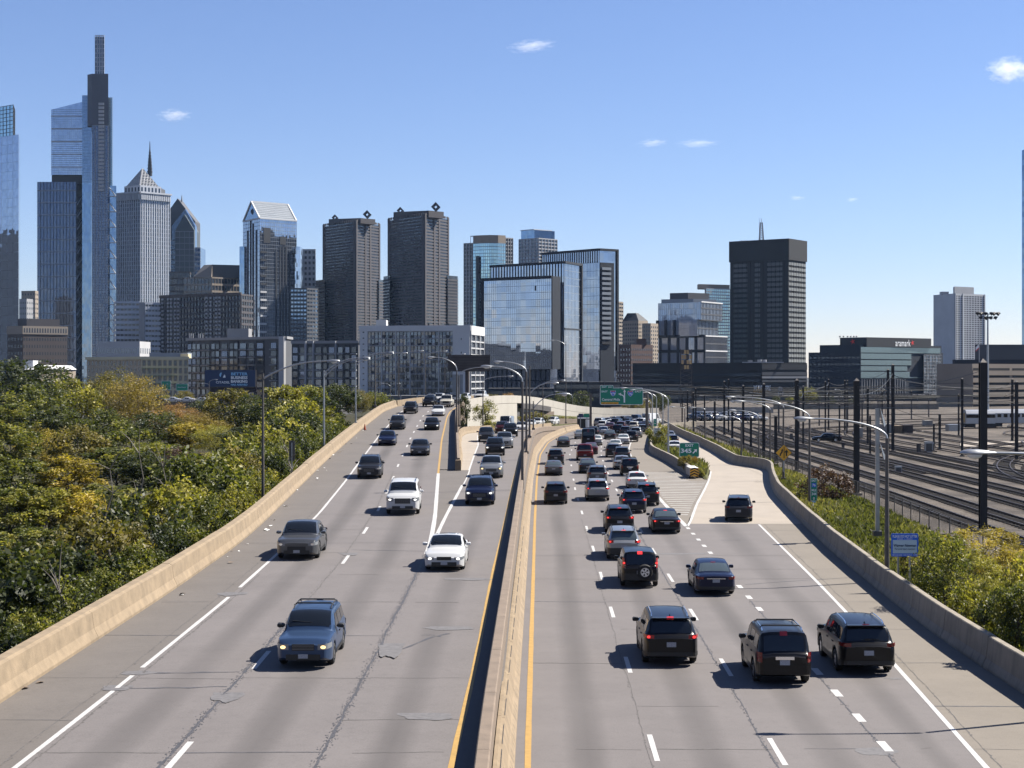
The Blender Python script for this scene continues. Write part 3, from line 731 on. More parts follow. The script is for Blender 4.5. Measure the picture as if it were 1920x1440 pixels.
def hpole(x, y, z0, z1, w, label):
    r = empty('catenary_pole', (x, y, z0), 0, label, 'catenary pole', 'black catenary poles of the rail yard')
    b = MB(); b.box((x, y - w * .42, (z0 + z1) / 2), (w, w * .16, z1 - z0)); b.build('flange', M['black_steel'], r)
    b = MB(); b.box((x, y + w * .42, (z0 + z1) / 2), (w, w * .16, z1 - z0)); b.build('flange', M['black_steel'], r)
    b = MB(); b.box((x, y, (z0 + z1) / 2 - .02), (w * .7, w * .66, z1 - z0 - .04)); b.build('web', M['black_steel'], r)
    b = MB(); b.prism([(x - w * .5, y - w * .5), (x + w * .5, y - w * .5), (x + w * .5, y + w * .5), (x - w * .5, y + w * .5)], z1 + .003, z1 + .05)
    b.add([(x - w * .5, y - w * .5, z1 + .05), (x + w * .5, y - w * .5, z1 + .05), (x + w * .5, y + w * .5, z1 + .05), (x - w * .5, y + w * .5, z1 + .05), (x, y, z1 + w * .7)], [(0, 1, 4), (1, 2, 4), (2, 3, 4), (3, 0, 4)])
    b.build('cap', M['galv_dark'], r)
    b = MB(); b.box((x, y, z0 + .15), (w * 1.9, w * 1.9, .3)); b.build('footing', M['concrete_r'], r)
    pole_pos.append((x, y, z1))
order = sorted(range(len(POLES)), key=lambda i: -POLES[i][0])
rank = {i: k for k, i in enumerate(order)}
for i, (px, tp, bp, w) in enumerate(POLES):
    D = DZ(bp, YARD_Z); size = 'tall' if (bp - tp) > 120 else ('slender' if w < 3.6 else 'short')
    nth = 'rightmost' if rank[i] == 0 else ('leftmost' if rank[i] == len(POLES) - 1 else ordinal(rank[i]) + ' from the right')
    hpole(WX(px, D), D, YARD_Z - .1, WZ(tp, D), max(.2, w * D / F * .86), f'{size} black steel catenary pole, {nth} in the rail yard')
M['wire'] = M_plain('overhead_wire', (.03, .03, .03), .5, .3)
wk = 0
def wire(p, q, sag, r=.018, lab=''):
    global wk
    p, q = Vector(p), Vector(q); pts = []
    for i in range(13):
        t = i / 12; c = p.lerp(q, t); c.z -= sag * 4 * t * (1 - t); pts.append(c)
    b = MB(); b.tube(pts, r, 4); o = b.build('overhead_wire', M['wire'], None); wk += 1
    tag(o, lab, 'wire', 'overhead wires strung between the catenary poles')
pp = pole_pos
for a, c in ((0, 1), (1, 2), (2, 4), (4, 6), (6, 8), (8, 11), (26, 20), (21, 17), (29, 26), (28, 27), (20, 18), (24, 25), (15, 14), (17, 15)):
    for dz in (-.5, -2.2): wire((pp[a][0], pp[a][1], pp[a][2] + dz), (pp[c][0], pp[c][1], pp[c][2] + dz), .55, .012 + pp[a][1] * .00007, f'thin {"upper" if dz > -1 else "lower"} wire from the {ordinal(rank[a])} to the {ordinal(rank[c])} catenary pole from the right')
for a, c, dz in ((1, 21, -1.2), (2, 13, -1), (4, 15, -1), (6, 14, -.8), (20, 28, -1), (26, 29, -1.5), (21, 26, -1.3), (16, 22, -1), (7, 18, -.6), (9, 19, -.4), (18, 25, -.7)):
    wire((pp[a][0], pp[a][1], pp[a][2] + dz), (pp[c][0], pp[c][1], pp[c][2] + dz), .9, .012 + pp[a][1] * .00006, f'thin cross wire from the {ordinal(rank[a])} to the {ordinal(rank[c])} catenary pole from the right')

for k in range(16):
    D = 230 + k * 13; xa = fx(min(D, 340)) + random.uniform(0, 6); xb = xa + random.uniform(30, 75); z = random.uniform(5.2, 8.0)
    wire((xa, D, z), (xb, D + random.uniform(-8, 8), z + random.uniform(-.4, .4)), random.uniform(.3, .9), .02 + D * .00008, f'far cross-span wire over the yard, {ordinal(k)} of sixteen counted outward')
for k in range(6):
    D = 300 + k * 24; xa = WX(1460 + k * 38, D); xb = xa + 13; r = empty('signal_gantry', (xa, D, YARD_Z), 0, f'thin far signal gantry across the yard tracks, {ordinal(k)} from the left', 'gantry', 'signal gantries of the yard')
    for q in (xa, xb): b = MB(); b.box((q, D, 2.2), (.28, .28, 6.4)); b.build('post', M['galv_dark'], r)
    for z in (4.6, 5.3): b = MB(); b.bar((xa, D, z), (xb, D, z), .16, .16); b.build('beam', M['galv_dark'], r)
    b = MB(); [b.bar((xa + 13 * i / 10, D, 4.6 + .7 * (i % 2)), (xa + 13 * (i + 1) / 10, D, 5.3 - .7 * (i % 2)), .09, .09) for i in range(10)]; b.build('lattice', M['galv_dark'], r)

# ================================================================ STREET LAMPS
def lamp(label, base, ztop, arms, r=.10, dark=True, group='highway street lamps', head=1.0, name='street_lamp'):
    """arms: list of (dx, dy, z_attach, z_tip, style)"""
    x, y, z0 = base; root = empty(name, base, 0, label, 'street lamp', group); pm = M['galv_dark'] if dark else M['galv']
    b = MB(); b.tube([(x, y, z0), (x, y, ztop)], [r, r * .62], 10); b.build('pole', pm, root, smooth=50)
    b = MB(); b.box((x, y, z0 + .12), (r * 3.4, r * 3.4, .24)); b.build('base_plate', pm, root)
    for dx, dy, za, zt, style in arms:
        L = math.hypot(dx, dy); ux, uy = dx / L, dy / L; pts = []
        for i in range(15):
            t = i / 14
            if style == 'arc':          # leaves the pole upwards and bends over
                a = t * math.pi / 2; q = (1 - math.cos(a)) ** .9; zz = za + (zt - za) * math.sin(a) ** .9
            else:                       # rises quickly and flattens
                q = t; zz = za + (zt - za) * (1 - (1 - t) ** 2.2)
            pts.append((x + dx * q, y + dy * q, zz))
        b = MB(); b.tube(pts, [r * .55 - r * .2 * i / 14 for i in range(15)], 8); b.build('arm', M['galv'], root, smooth=50)
        hx, hy, hz = x + dx, y + dy, zt; s = head
        b = MB(); prof = [(-.1, .05, .04), (.05, .07, .06), (.2, .12, .09), (.45, .17, .12), (.7, .17, .11), (.86, .1, .07), (.92, .03, .03)]; rows = []
        for a, w, h in prof:
            a, w, h = a * s, w * s, h * s
            rows.append([(hx + ux * a + -uy * w * math.cos(t), hy + uy * a + ux * w * math.cos(t), hz + h * (math.sin(t) if math.sin(t) > 0 else .35 * math.sin(t))) for t in [k * math.pi / 5 for k in range(10)]])
        b.rows(rows, closed=True); b.build('lamp_head', M['galv'], root, smooth=60)
        b = MB(); rows = []
        for t in (0, .35, .7, .95, 1.0):
            w = math.cos(t * math.pi / 2) * .17 * s + .002; rows.append([(hx + ux * (.5 * s + 1.35 * w * math.cos(k * math.pi / 5)) - uy * w * math.sin(k * math.pi / 5), hy + uy * (.5 * s + 1.35 * w * math.cos(k * math.pi / 5)) + ux * w * math.sin(k * math.pi / 5), hz - .03 * s - .14 * s * math.sin(t * math.pi / 2)) for k in range(10)])
        b.rows(rows, closed=True); b.build('lens', M['lens'], root, smooth=60)
    return root
def LP(px, base_y, D): return (WX(px, D), D, WZ(base_y, D))
def lamp_px(label, px, by, ty, D, arms, r=.1, dark=True, **kw):
    base = LP(px, by, D); A = []
    for hx, hy, ay, st in arms: A.append((WX(hx, D) - base[0], .0 if 'dy' not in kw else kw['dy'], WZ(ay, D), WZ(hy, D), st))
    k2 = {k: v for k, v in kw.items() if k != 'dy'}
    return lamp(label, base, WZ(ty, D), A, r, dark, **k2)
lamp_px('tall galvanised street lamp nearest on the left parapet, its long arm over the road', 493, 942, 700, 106, [(612, 677, 710, 'rise')], .11)
lamp_px('pale street lamp second along the left parapet, in front of the dark apartment block', 607.5, 848, 694, 150, [(676, 671, 699, 'rise'), (676, 673.5, 707, 'rise')], .11, False)
lamp_px('pale street lamp third along the left parapet, near the traffic cone', 667, 795, 675, 186, [(724, 661, 680, 'rise'), (724, 663, 686, 'rise')], .10, False)
lamp_px('thin street lamp fourth along the left parapet where the road begins to bend', 703.5, 763, 668, 222, [(752, 662, 674, 'rise')], .10)
lamp_px('thin street lamp fifth along the left parapet, before the white slab block', 747.5, 745, 664, 248, [(784, 658, 669, 'rise')], .10)
lamp_px('thin street lamp sixth along the left parapet, at the crest of the bend', 797, 738, 663, 275, [(829, 658.5, 667, 'rise')], .10)
lamp_px('thin street lamp on the flyover bend, right of the white slab block gable', 834, 736, 668, 298, [(864, 664, 672, 'rise')], .09)
lamp_px('dark street lamp on the median with its arm curved left, foot nearest us', 979.5, 925, 716, 113.5, [(925, 687, 716, 'arc')], .115)
lamp_px('dark median street lamp second from us, curving left above the first', 987, 851, 697, 145.5, [(943, 678.5, 697, 'arc')], .12)
lamp_px('dark median street lamp third from us, with a bracket over the right lanes', 993, 821, 686, 173, [(1032, 718, 738, 'rise')], .12)
lamp_px('short median lamp with a low sweeping bracket over the right lanes', 1000, 806, 752, 194, [(1046, 739, 766, 'rise')], .11, head=1.6)
lamp_px('street lamp beside the gore parapet, arm curved left over the climbing road', 856.5, 826, 694, 168, [(816, 670, 694, 'arc')], .11)
lamp_px('street lamp beside the gore parapet, arm curved right over the middle road', 860.5, 800, 704, 197, [(908, 688.5, 704, 'arc')], .11)
lamp_px('dark street lamp in front of the pale flyover wall, arm to the right', 905.5, 800, 715, 232, [(951, 705.5, 715, 'arc')], .10)
lamp_px('street lamp right of the pale flyover wall, arm to the right', 1018, 812, 722, 262, [(1050, 713, 722, 'arc')], .10)
lamp_px('slim straight street lamp pole left of the big green sign', 1061, 794, 640, 330, [(1040, 638, 648, 'rise')], .12)
lamp_px('small street lamp on the far flyover, arm to the left', 1073, 777, 745, 372, [(1046, 734, 745, 'arc')], .10)
lamp_px('tall curved street lamp by the speed limit sign, longest arm toward the green sign', 1253, 852, 752, 189, [(1176, 727.5, 752, 'arc')], .12, False)
lamp_px('curved street lamp left of the speed limit sign at the island parapet', 1223, 829, 744, 225, [(1192, 731, 744, 'arc')], .12, False)
lamp_px('curved street lamp behind the speed limit sign, second arc from the right', 1243, 808, 745, 268, [(1203, 732, 745, 'arc')], .12, False)
lamp_px('curved street lamp behind the speed limit sign, third arc from the right', 1231, 800, 747, 290, [(1208, 736, 747, 'arc')], .12, False)
lamp_px('small curved street lamp at the far end of the traffic jam', 1220, 794, 757, 320, [(1206, 750, 757, 'arc')], .12)
lamp_px('near street lamp on the right parapet beside the blue sign, long arm to the left', 1663, 1078, 822, 76.5, [(1523, 785, 822, 'arc')], .125)
lamp_px('street lamp on the right parapet above the mile marker sign', 1518, 945, 784, 126, [(1397, 752.5, 784, 'arc')], .13)
lamp_px('street lamp on the right parapet behind the yellow merge sign', 1469, 900, 764, 151, [(1378, 744.5, 764, 'arc')], .13)
lamp_px('street lamp on the right parapet at the ramp bend, low arm to the left', 1444, 872, 769, 173, [(1384, 753, 769, 'arc')], .12)
lamp_px('street lamp beside the ramp, first left of the bend', 1423, 868, 784, 177, [(1380, 769.5, 784, 'arc')], .12)
lamp_px('street lamp beside the ramp, second left of the bend', 1390, 866, 792, 178, [(1364, 781, 792, 'arc')], .12)
lamp_px('slim street lamp beside the ramp near the equipment cabinets', 1322, 832, 768, 234, [(1304, 764, 768, 'arc')], .11)
lamp_px('slim street lamp at the far end of the ramp', 1284, 815, 766, 268, [(1266, 763, 766, 'arc')], .11)
lamp('close street lamp cut by the right edge, only head and arm in view', (17.6, 46.5, 0), 7.1, [(-3.4, 0, 7.35, 7.72, 'rise')], .12, False, head=1.05)
lamp_px('distant white street lamp before the striped office building', 1660, 800, 726, 420, [(1653, 729, 733, 'arc')], .1)
lamp_px('distant street lamp left of the striped office building', 1578, 760, 733, 520, [(1569, 730, 735, 'arc')], .12)
lamp_px('twin-armed street lamp on the left beside the billboard', 392, 750, 716, 420, [(402, 712, 718, 'arc'), (382, 719, 722, 'arc')], .14)
lamp_px('twin-armed street lamp behind the trees, before the white slab block', 731.5, 765, 725, 330, [(742, 719, 725, 'arc'), (720, 719, 725, 'arc')], .12)
# floodlight mast
D = 340.0; x = WX(1852, D); r = empty('floodlight_mast', (x, D, YARD_Z), 0, 'tall floodlight mast with two rows of dark floodlights at right', 'floodlight mast')
b = MB(); b.tube([(x, D, YARD_Z), (x, D, WZ(587, D))], [.34, .16], 10); b.build('pole', M['galv'], r, smooth=50)
for row, (yy, xs) in enumerate(((588, (1832, 1841, 1847, 1858, 1865, 1873)), (596, (1838, 1851, 1857, 1866)))):
    b = MB(); b.bar((WX(xs[0], D), D, WZ(yy + 1.5, D)), (WX(xs[-1], D), D, WZ(yy + 1.5, D)), .12, .12); b.build('crossbar', M['galv_dark'], r)
    for q in xs:
        b = MB(); cx = WX(q, D); sgn = random.choice((-1, 1)); zc = WZ(yy, D)
        b.tube([(cx - .3 * sgn, D, zc + .1), (cx, D, zc + .1), (cx + .35 * sgn, D - .1, zc - .12)], [.18, .3, .46], 10); b.build('floodlight', M['black'], r)
# ================================================================ TEXT
def text(parent, s, loc, size, mat, name='lettering', w=None, bold=.0, align='CENTER', rz=0.0, ext=.004, spacing=1.0):
    """flat lettering standing upright, facing -y; loc = centre of the line, size = cap height in m"""
    cu = bpy.data.curves.new('txt', 'FONT'); cu.body = s; cu.size = 1.0; cu.align_x = align; cu.extrude = 0; cu.offset = bold; cu.space_character = spacing
    cu.resolution_u = 3
    o = bpy.data.objects.new('txt', cu); COL.objects.link(o)
    dg = bpy.context.evaluated_depsgraph_get(); me = bpy.data.meshes.new_from_object(o.evaluated_get(dg))
    bpy.data.objects.remove(o); bpy.data.curves.remove(cu)
    n = len(me.vertices); co = np.zeros(n * 3, np.float32); me.vertices.foreach_get('co', co); co = co.reshape(-1, 3)
    if n == 0: return None
    k = size / .70; x, y = co[:, 0] * k, co[:, 1] * k
    if w: 
        ww = x.max() - x.min(); f = w / ww; x = x * f
    y = y - .35 * k
    c, s_ = math.cos(rz), math.sin(rz)
    pl = parent.location if parent is not None else Vector((0, 0, 0))
    out = np.stack([x * c + loc[0] - pl[0], x * s_ + loc[1] - pl[1], y + loc[2] - pl[2]], 1)
    me.vertices.foreach_set('co', out.astype(np.float32).ravel()); me.materials.clear(); me.materials.append(mat); me.update()
    ob = link_mesh(name, me, parent); return ob
def rrect(w, h, r, n=4):
    pts = []
    for cx, cy, a0 in ((w / 2 - r, h / 2 - r, 0), (-w / 2 + r, h / 2 - r, 90), (-w / 2 + r, -h / 2 + r, 180), (w / 2 - r, -h / 2 + r, 270)):
        for i in range(n + 1):
            a = math.radians(a0 + 90 * i / n); pts.append((cx + r * math.cos(a), cy + r * math.sin(a)))
    return pts
def plate(parent, name, c, w, h, mat, r=.05, th=.03, y=None, poly=None):
    pts = poly or rrect(w, h, r); b = MB(); n = len(pts)
    vs = [(c[0] + p[0], c[1], c[2] + p[1]) for p in pts] + [(c[0] + p[0], c[1] + th, c[2] + p[1]) for p in pts]
    b.add(vs, [tuple(range(n)), tuple(range(2 * n - 1, n - 1, -1))] + [(i, n + i, n + (i + 1) % n, (i + 1) % n) for i in range(n)])
    return b.build(name, mat, parent)
def post(parent, x, y, z0, z1, mat=None, w=.07, name='post'):
    b = MB(); b.box((x, y, (z0 + z1) / 2), (w, w, z1 - z0)); return b.build(name, mat or M['galv'], parent)
def arrow(parent, c, L, ang, mat, w=.12):
    """flat arrow; ang in degrees from +x, counter-clockwise, in the sign's plane"""
    a = math.radians(ang); u = (math.cos(a), math.sin(a)); v = (-u[1], u[0])
    P = lambda s, t: (u[0] * s + v[0] * t, u[1] * s + v[1] * t)
    h = w * 2.1
    poly = [P(-L / 2, -w / 2), P(L / 2 - h, -w / 2), P(L / 2 - h, -h * .75), P(L / 2, 0), P(L / 2 - h, h * .75), P(L / 2 - h, w / 2), P(-L / 2, w / 2)]
    return plate(parent, 'arrow', c, 0, 0, mat, poly=poly, th=.006)
def ribbon2d(parent, name, pts, w, c, mat):
    b = MB(); L = []; R = []
    for i, p in enumerate(pts):
        q0, q1 = pts[max(i - 1, 0)], pts[min(i + 1, len(pts) - 1)]; tx_, tz_ = q1[0] - q0[0], q1[1] - q0[1]; n = math.hypot(tx_, tz_); nx, nz = -tz_ / n, tx_ / n
        L.append((c[0] + p[0] + nx * w / 2, c[1], c[2] + p[1] + nz * w / 2)); R.append((c[0] + p[0] - nx * w / 2, c[1], c[2] + p[1] - nz * w / 2))
    b.rows([L, R]); return b.build(name, mat, parent)
def shield(parent, c, w, num):
    """interstate shield: white rim, blue field, red band"""
    def sh(k): return [(x * w * k, z * w * k) for x, z in ((-.42, .5), (-.2, .44), (0, .48), (.2, .44), (.42, .5), (.5, .25), (.46, -.05), (.3, -.32), (0, -.52), (-.3, -.32), (-.46, -.05), (-.5, .25))]
    plate(parent, 'shield', c, 0, 0, M['white_sign'], poly=sh(1.0), th=.006)
    plate(parent, 'shield_field', (c[0], c[1] - .006, c[2]), 0, 0, M['blue_sign'], poly=sh(.9), th=.004)
    plate(parent, 'shield_band', (c[0], c[1] - .010, c[2] + w * .35), w * .74, w * .14, M['red_sign'], r=.02, th=.003)
    text(parent, num, (c[0], c[1] - .012, c[2] - w * .03), w * .36, M['white_sign'], bold=.02)

# EXIT 345
D = 166.0; x = WX(1292.5, D); zc = WZ(843.5, D); k = D / F
r = empty('exit_sign', (x, D, .2), 0, 'green EXIT 345 sign with a slanting arrow on the island', 'sign')
plate(r, 'border', (x, D, zc), 37 * k, 27 * k, M['white_sign'], .14); plate(r, 'panel', (x, D - .012, zc), 35.4 * k, 25.4 * k, M['green_sign'], .12, .01)
text(r, 'EXIT', (x, D - .02, WZ(835, D)), 5.0 * k, M['white_sign'], w=15 * k, bold=.02)
text(r, '345', (x - 6 * k, D - .02, WZ(845, D)), 7.6 * k, M['white_sign'], w=20 * k, bold=.03)
arrow(r, (x + 10.5 * k, D - .02, WZ(846, D)), 11 * k, 45, M['white_sign'], .13)
for s in (-1, 1): post(r, x + s * 11 * k, D + .08, .1, zc - 13 * k, M['black'], .14)
for s, px in ((-1, 1281), (1, 1303)):
    rr = empty('object_marker', (WX(px, D - 2), D - 2, .2), 0, 'small yellow diamond marker under the ' + ('left' if s < 0 else 'right') + ' post of the exit sign', 'sign', 'yellow diamonds under the exit sign')
    plate(rr, 'panel', (WX(px, D - 2), D - 2, WZ(861, D - 2)), 0, 0, M['yellow_sign'], poly=[(-.36, 0), (0, -.36), (.36, 0), (0, .36)]); post(rr, WX(px, D - 2), D - 1.93, .1, WZ(861, D - 2))
# crash cushion with chevrons
D = 153.0; x0, x1 = WX(1293.5, D), WX(1310.5, D); xc = (x0 + x1) / 2
r = empty('crash_cushion', (xc, D, 0), 0, 'crash cushion with yellow and black chevrons at the head of the gore', 'crash cushion')
b = MB(); b.prism([(x0, D), (x1, D), (x1 - .1, D + 3.8), (x0 + .05, D + 3.8)], .28, 1.02); b.build('housing', M['concrete_white'], r)
for i in range(3):
    b = MB(); b.box(((x0 + x1) / 2, D + .5 + i * 1.3, 1.05), ((x1 - x0) * .92, .7, .06)); b.build('lid', M['white_sign'], r)
plate(r, 'nose_panel', (xc, D - .03, .64), (x1 - x0) * .98, .78, M['yellow_sign'], .04)
for i in range(3):
    for s in (-1, 1):
        z = .36 + i * .26; hw = (x1 - x0) * .47
        plate(r, 'chevron', (xc, D - .036, 0), 0, 0, M['black'], poly=[(0, z + .10), (s * hw, z - .10), (s * hw, z + .03), (0, z + .23)][::s], th=.004)
for s in (-1, 1): post(r, xc + s * .35, D + 1.0, 0, .3, M['black'], .2, 'leg')
# cantilever EAST 676 / 76 sign
D = 268.0; k = D / F; x = WX(1165.5, D); zc = WZ(743, D)
r = empty('overhead_sign', (WX(1213, D), D + 3, 0), 0, 'big green overhead sign for East 676 Central Phila and 76 above the jam', 'sign')
plate(r, 'border', (x, D, zc), 81 * k, 32 * k, M['white_sign'], .3, .08); plate(r, 'panel', (x, D - .015, zc), 79.4 * k, 30.4 * k, M['green_sign'], .26, .012)
plate(r, 'border', (x - 28 * k, D, WZ(727, D) + 1.2 * k), 25 * k, 7 * k, M['white_sign'], .2, .08); plate(r, 'exit_tab', (x - 28 * k, D - .015, WZ(727, D) + 1.2 * k), 23.8 * k, 5.8 * k, M['green_sign'], .18, .012)
text(r, 'EXIT  344', (x - 28 * k, D - .03, WZ(727, D) + 1.2 * k), 3.0 * k, M['white_sign'], w=18 * k, bold=.01)
text(r, 'EAST', (x - 32 * k, D - .03, WZ(734, D)), 3.3 * k, M['white_sign'], w=11 * k, bold=.01); shield(r, (x - 16 * k, D - .02, WZ(737.5, D)), 10.5 * k, '676')
shield(r, (x + 16.5 * k, D - .02, WZ(738, D)), 10.5 * k, '76'); text(r, 'EAST', (x + 31 * k, D - .03, WZ(734, D)), 3.3 * k, M['white_sign'], w=12 * k, bold=.01)
text(r, 'Central Phila', (x - 20 * k, D - .03, WZ(749, D)), 4.2 * k, M['white_sign'], w=34 * k, bold=.015)
plate(r, 'yellow_panel', (x - 22 * k, D - .022, WZ(756, D)), 32 * k, 4.2 * k, M['yellow_sign'], .08, .006); text(r, 'LEFT LANE EXIT ONLY', (x - 22 * k, D - .034, WZ(756, D)), 2.3 * k, M['black'], w=29 * k)
cx = x + 5.5 * k
ribbon2d(r, 'arrow_shaft', [(0, -12 * k), (0, 9 * k)], 2.0 * k, (cx, D - .03, zc), M['white_sign']); plate(r, 'arrow_head', (cx, D - .03, zc), 0, 0, M['white_sign'], poly=[(-2.6 * k, 8 * k), (2.6 * k, 8 * k), (0, 13 * k)], th=.004)
ribbon2d(r, 'arrow_shaft', [(-.6 * k, -12 * k), (-.7 * k, -3 * k), (-2.5 * k, 1.2 * k), (-8 * k, 3.8 * k)], 1.9 * k, (cx, D - .032, zc), M['white_sign']); plate(r, 'arrow_head', (cx - 8 * k, D - .032, zc + 3.8 * k), 0, 0, M['white_sign'], poly=[(1.5 * k, -2.8 * k), (1.5 * k, 2.8 * k), (-4 * k, .6 * k)], th=.004)
sx = WX(1213, D + 3)
b = MB(); b.tube([(sx, D + 3, 0), (sx, D + 3, zc + .4)], .26, 12); b.build('post', M['galv_dark'], r, smooth=50)
for dz in (-.5, .6):
    b = MB(); b.tube([(sx, D + 3, zc + dz), (sx - 1, D + 1, zc + dz), (x - 30 * k, D + .5, zc + dz)], .12, 8); b.build('beam', M['galv_dark'], r)
# gantry post with the small sign further left
D = 282.0; x = WX(1107.5, D); r = empty('sign_gantry', (x, D, 0), 0, 'grey steel sign gantry with a tall square post left of the big green sign', 'sign gantry')
post(r, x, D, 0, WZ(738, D), M['galv_dark'], .4, 'post')
b = MB(); b.bar((x, D, WZ(740, D)), (WX(1083, D), D, WZ(740, D)), .2, .2); b.build('beam', M['galv_dark'], r)
D = 300.0; x = WX(1094.5, D); r = empty('guide_sign', (x, D, 0), 0, 'small wide blue and green guide sign on the median left of the jam', 'sign')
plate(r, 'panel', (WX(1099.5, D), D, WZ(779, D)), 11 * D / F, 7 * D / F, M['green_sign'], .1); plate(r, 'blue_panel', (WX(1089, D), D, WZ(779, D)), 9 * D / F, 7 * D / F, M['navy_sign'], .1)
plate(r, 'white_strip', (WX(1094, D), D + .04, WZ(783.5, D)), 22 * D / F, 3 * D / F, M['white_sign'], .05)
for s in (-6, 6): post(r, x + s * D / F, D + .1, 0, WZ(782, D), w=.15)
# SPEED LIMIT 50
D = 216.0; x = WX(1232, D); k = D / F; r = empty('speed_limit_sign', (x, D, .2), 0, 'white SPEED LIMIT 50 sign on the island', 'sign')
plate(r, 'border', (x, D, WZ(811, D)), 13 * k, 17 * k, M['black'], .05); plate(r, 'panel', (x, D - .01, WZ(811, D)), 12.2 * k, 16.2 * k, M['white_sign'], .05, .01)
text(r, 'SPEED', (x, D - .02, WZ(805.5, D)), 2.3 * k, M['black'], w=9 * k, bold=.01); text(r, 'LIMIT', (x, D - .02, WZ(809, D)), 2.3 * k, M['black'], w=8 * k, bold=.01); text(r, '50', (x, D - .02, WZ(815, D)), 5.6 * k, M['black'], w=8.5 * k, bold=.03)
post(r, x, D + .06, .1, WZ(806, D), w=.12)
D = 240.0; x = WX(1228, D); r = empty('mile_marker', (x, D, .2), 0, 'small tall green marker sign above the speed limit sign', 'sign'); plate(r, 'panel', (x, D, WZ(792, D)), 5.5 * D / F, 13 * D / F, M['green_sign'], .05); post(r, x, D + .06, .1, WZ(790, D), w=.1)
text(r, '76', (x, D - .012, WZ(789, D)), 2.4 * D / F, M['white_sign']); text(r, '344', (x, D - .012, WZ(794, D)), 2.2 * D / F, M['white_sign'])
# EAST 76 MILE 344 marker
D = 124.0; x = WX(1526, D); k = D / F; r = empty('mile_marker', (x, D, -.3), 0, 'green EAST 76 MILE 344 marker on the bank beside the lamp post', 'sign')
plate(r, 'border', (x, D, WZ(918, D)), 12 * k, 42 * k, M['white_sign'], .04); plate(r, 'panel', (x, D - .01, WZ(918, D)), 11.2 * k, 41.2 * k, M['green_sign'], .04, .008)
plate(r, 'shield', (x, D - .02, WZ(909.5, D)), 8 * k, 8 * k, M['blue_sign'], .05, .006)
for s, yy, h in (('EAST', 901, 4), ('76', 909.5, 4.4), ('MILE', 919, 4), ('344', 926, 5), ('0', 934.5, 4.6)): text(r, s, (x, D - .03, WZ(yy, D)), h * k, M['white_sign'], w=(8.6 * k if len(s) > 2 else None), bold=.02)
plate(r, 'small_panel', (x, D, WZ(942, D)), 7 * k, 5 * k, M['cyan_sign'], .03); post(r, x, D + .06, -1.0, WZ(925, D))
# blue litter sign
D = 73.0; x = WX(1696.5, D); k = D / F; r = empty('litter_sign', (x, D, -.6), 0, 'blue PLEASE DO NOT LITTER sponsor sign behind the right parapet', 'sign')
plate(r, 'panel', (x, D, WZ(1022, D)), 51 * k, 43 * k, M['blue_sign'], .06); plate(r, 'pale_panel', (x, D - .01, WZ(1025, D)), 45 * k, 25 * k, M_sign('sponsor_panel', (.42, .52, .56), .5, var=.05), .02, .008)
text(r, 'PLEASE DO NOT LITTER', (x, D - .02, WZ(1005.5, D)), 4.8 * k, M['white_sign'], w=46 * k, bold=.01); text(r, 'SPONSOR - A - HIGHWAY', (x, D - .02, WZ(1010.6, D)), 2.2 * k, M['white_sign'], w=29 * k)
text(r, 'Wagner Newman', (x, D - .03, WZ(1022.5, D)), 5.0 * k, M['navy_sign'], w=42 * k, bold=.02); text(r, 'Personal Injury Lawyers', (x, D - .03, WZ(1029, D)), 3.2 * k, M['navy_sign'], w=38 * k, bold=.01)
text(r, 'SPONSORED HIGHWAYS  1-800', (x, D - .02, WZ(1040.5, D)), 2.2 * k, M['white_sign'], w=46 * k)
for s in (-12, 10): post(r, x + s * k, D + .06, -1.4, WZ(1003, D), w=.08)
# yellow merge sign
D = 149.5; x = WX(1469.5, D); k = D / F; r = empty('merge_sign', (x, D, 0), 0, 'yellow diamond sign with two upward arrows on the right parapet', 'sign')
for nm, s, m_, dy in (('border', 15.5, 'black', 0), ('panel', 14.9, 'yellow_sign', -.01)): plate(r, nm, (x, D + dy, WZ(849, D)), 0, 0, M[m_], poly=[(-s * k, 0), (0, -s * k), (s * k, 0), (0, s * k)], th=.012)
arrow(r, (x + 5 * k, D - .02, WZ(849, D)), 12 * k, 90, M['black'], .13); ribbon2d(r, 'arrow_shaft', [(-7 * k, -6 * k), (-6 * k, -2 * k), (-3.5 * k, 1 * k), (-3 * k, 4 * k)], .13, (x, D - .02, WZ(849, D)), M['black']); plate(r, 'arrow_head', (x - 3 * k, D - .02, WZ(845, D)), 0, 0, M['black'], poly=[(-2.2 * k, 0), (2.2 * k, 0), (.4 * k, 4 * k)], th=.004)
b = MB(); [b.box((x + .6 * k, D - .018, WZ(856 - i * 4, D)), (.07, .006, .3)) for i in range(5)]; b.build('lane_dashes', M['black'], r)
post(r, x, D + .1, .9, WZ(852, D), w=.09)
# grey back of a sign on the left parapet
D = 121.0; x = WX(547.5, D); k = D / F; r = empty('blank_sign', (x, D, 1), 0, 'bare grey back of a narrow sign standing at the left parapet', 'sign')
plate(r, 'panel', (x, D, WZ(845, D)), 11 * k, 38 * k, M['galv_dark'], .05); post(r, x, D - .06, 1.2, WZ(830, D), w=.08)
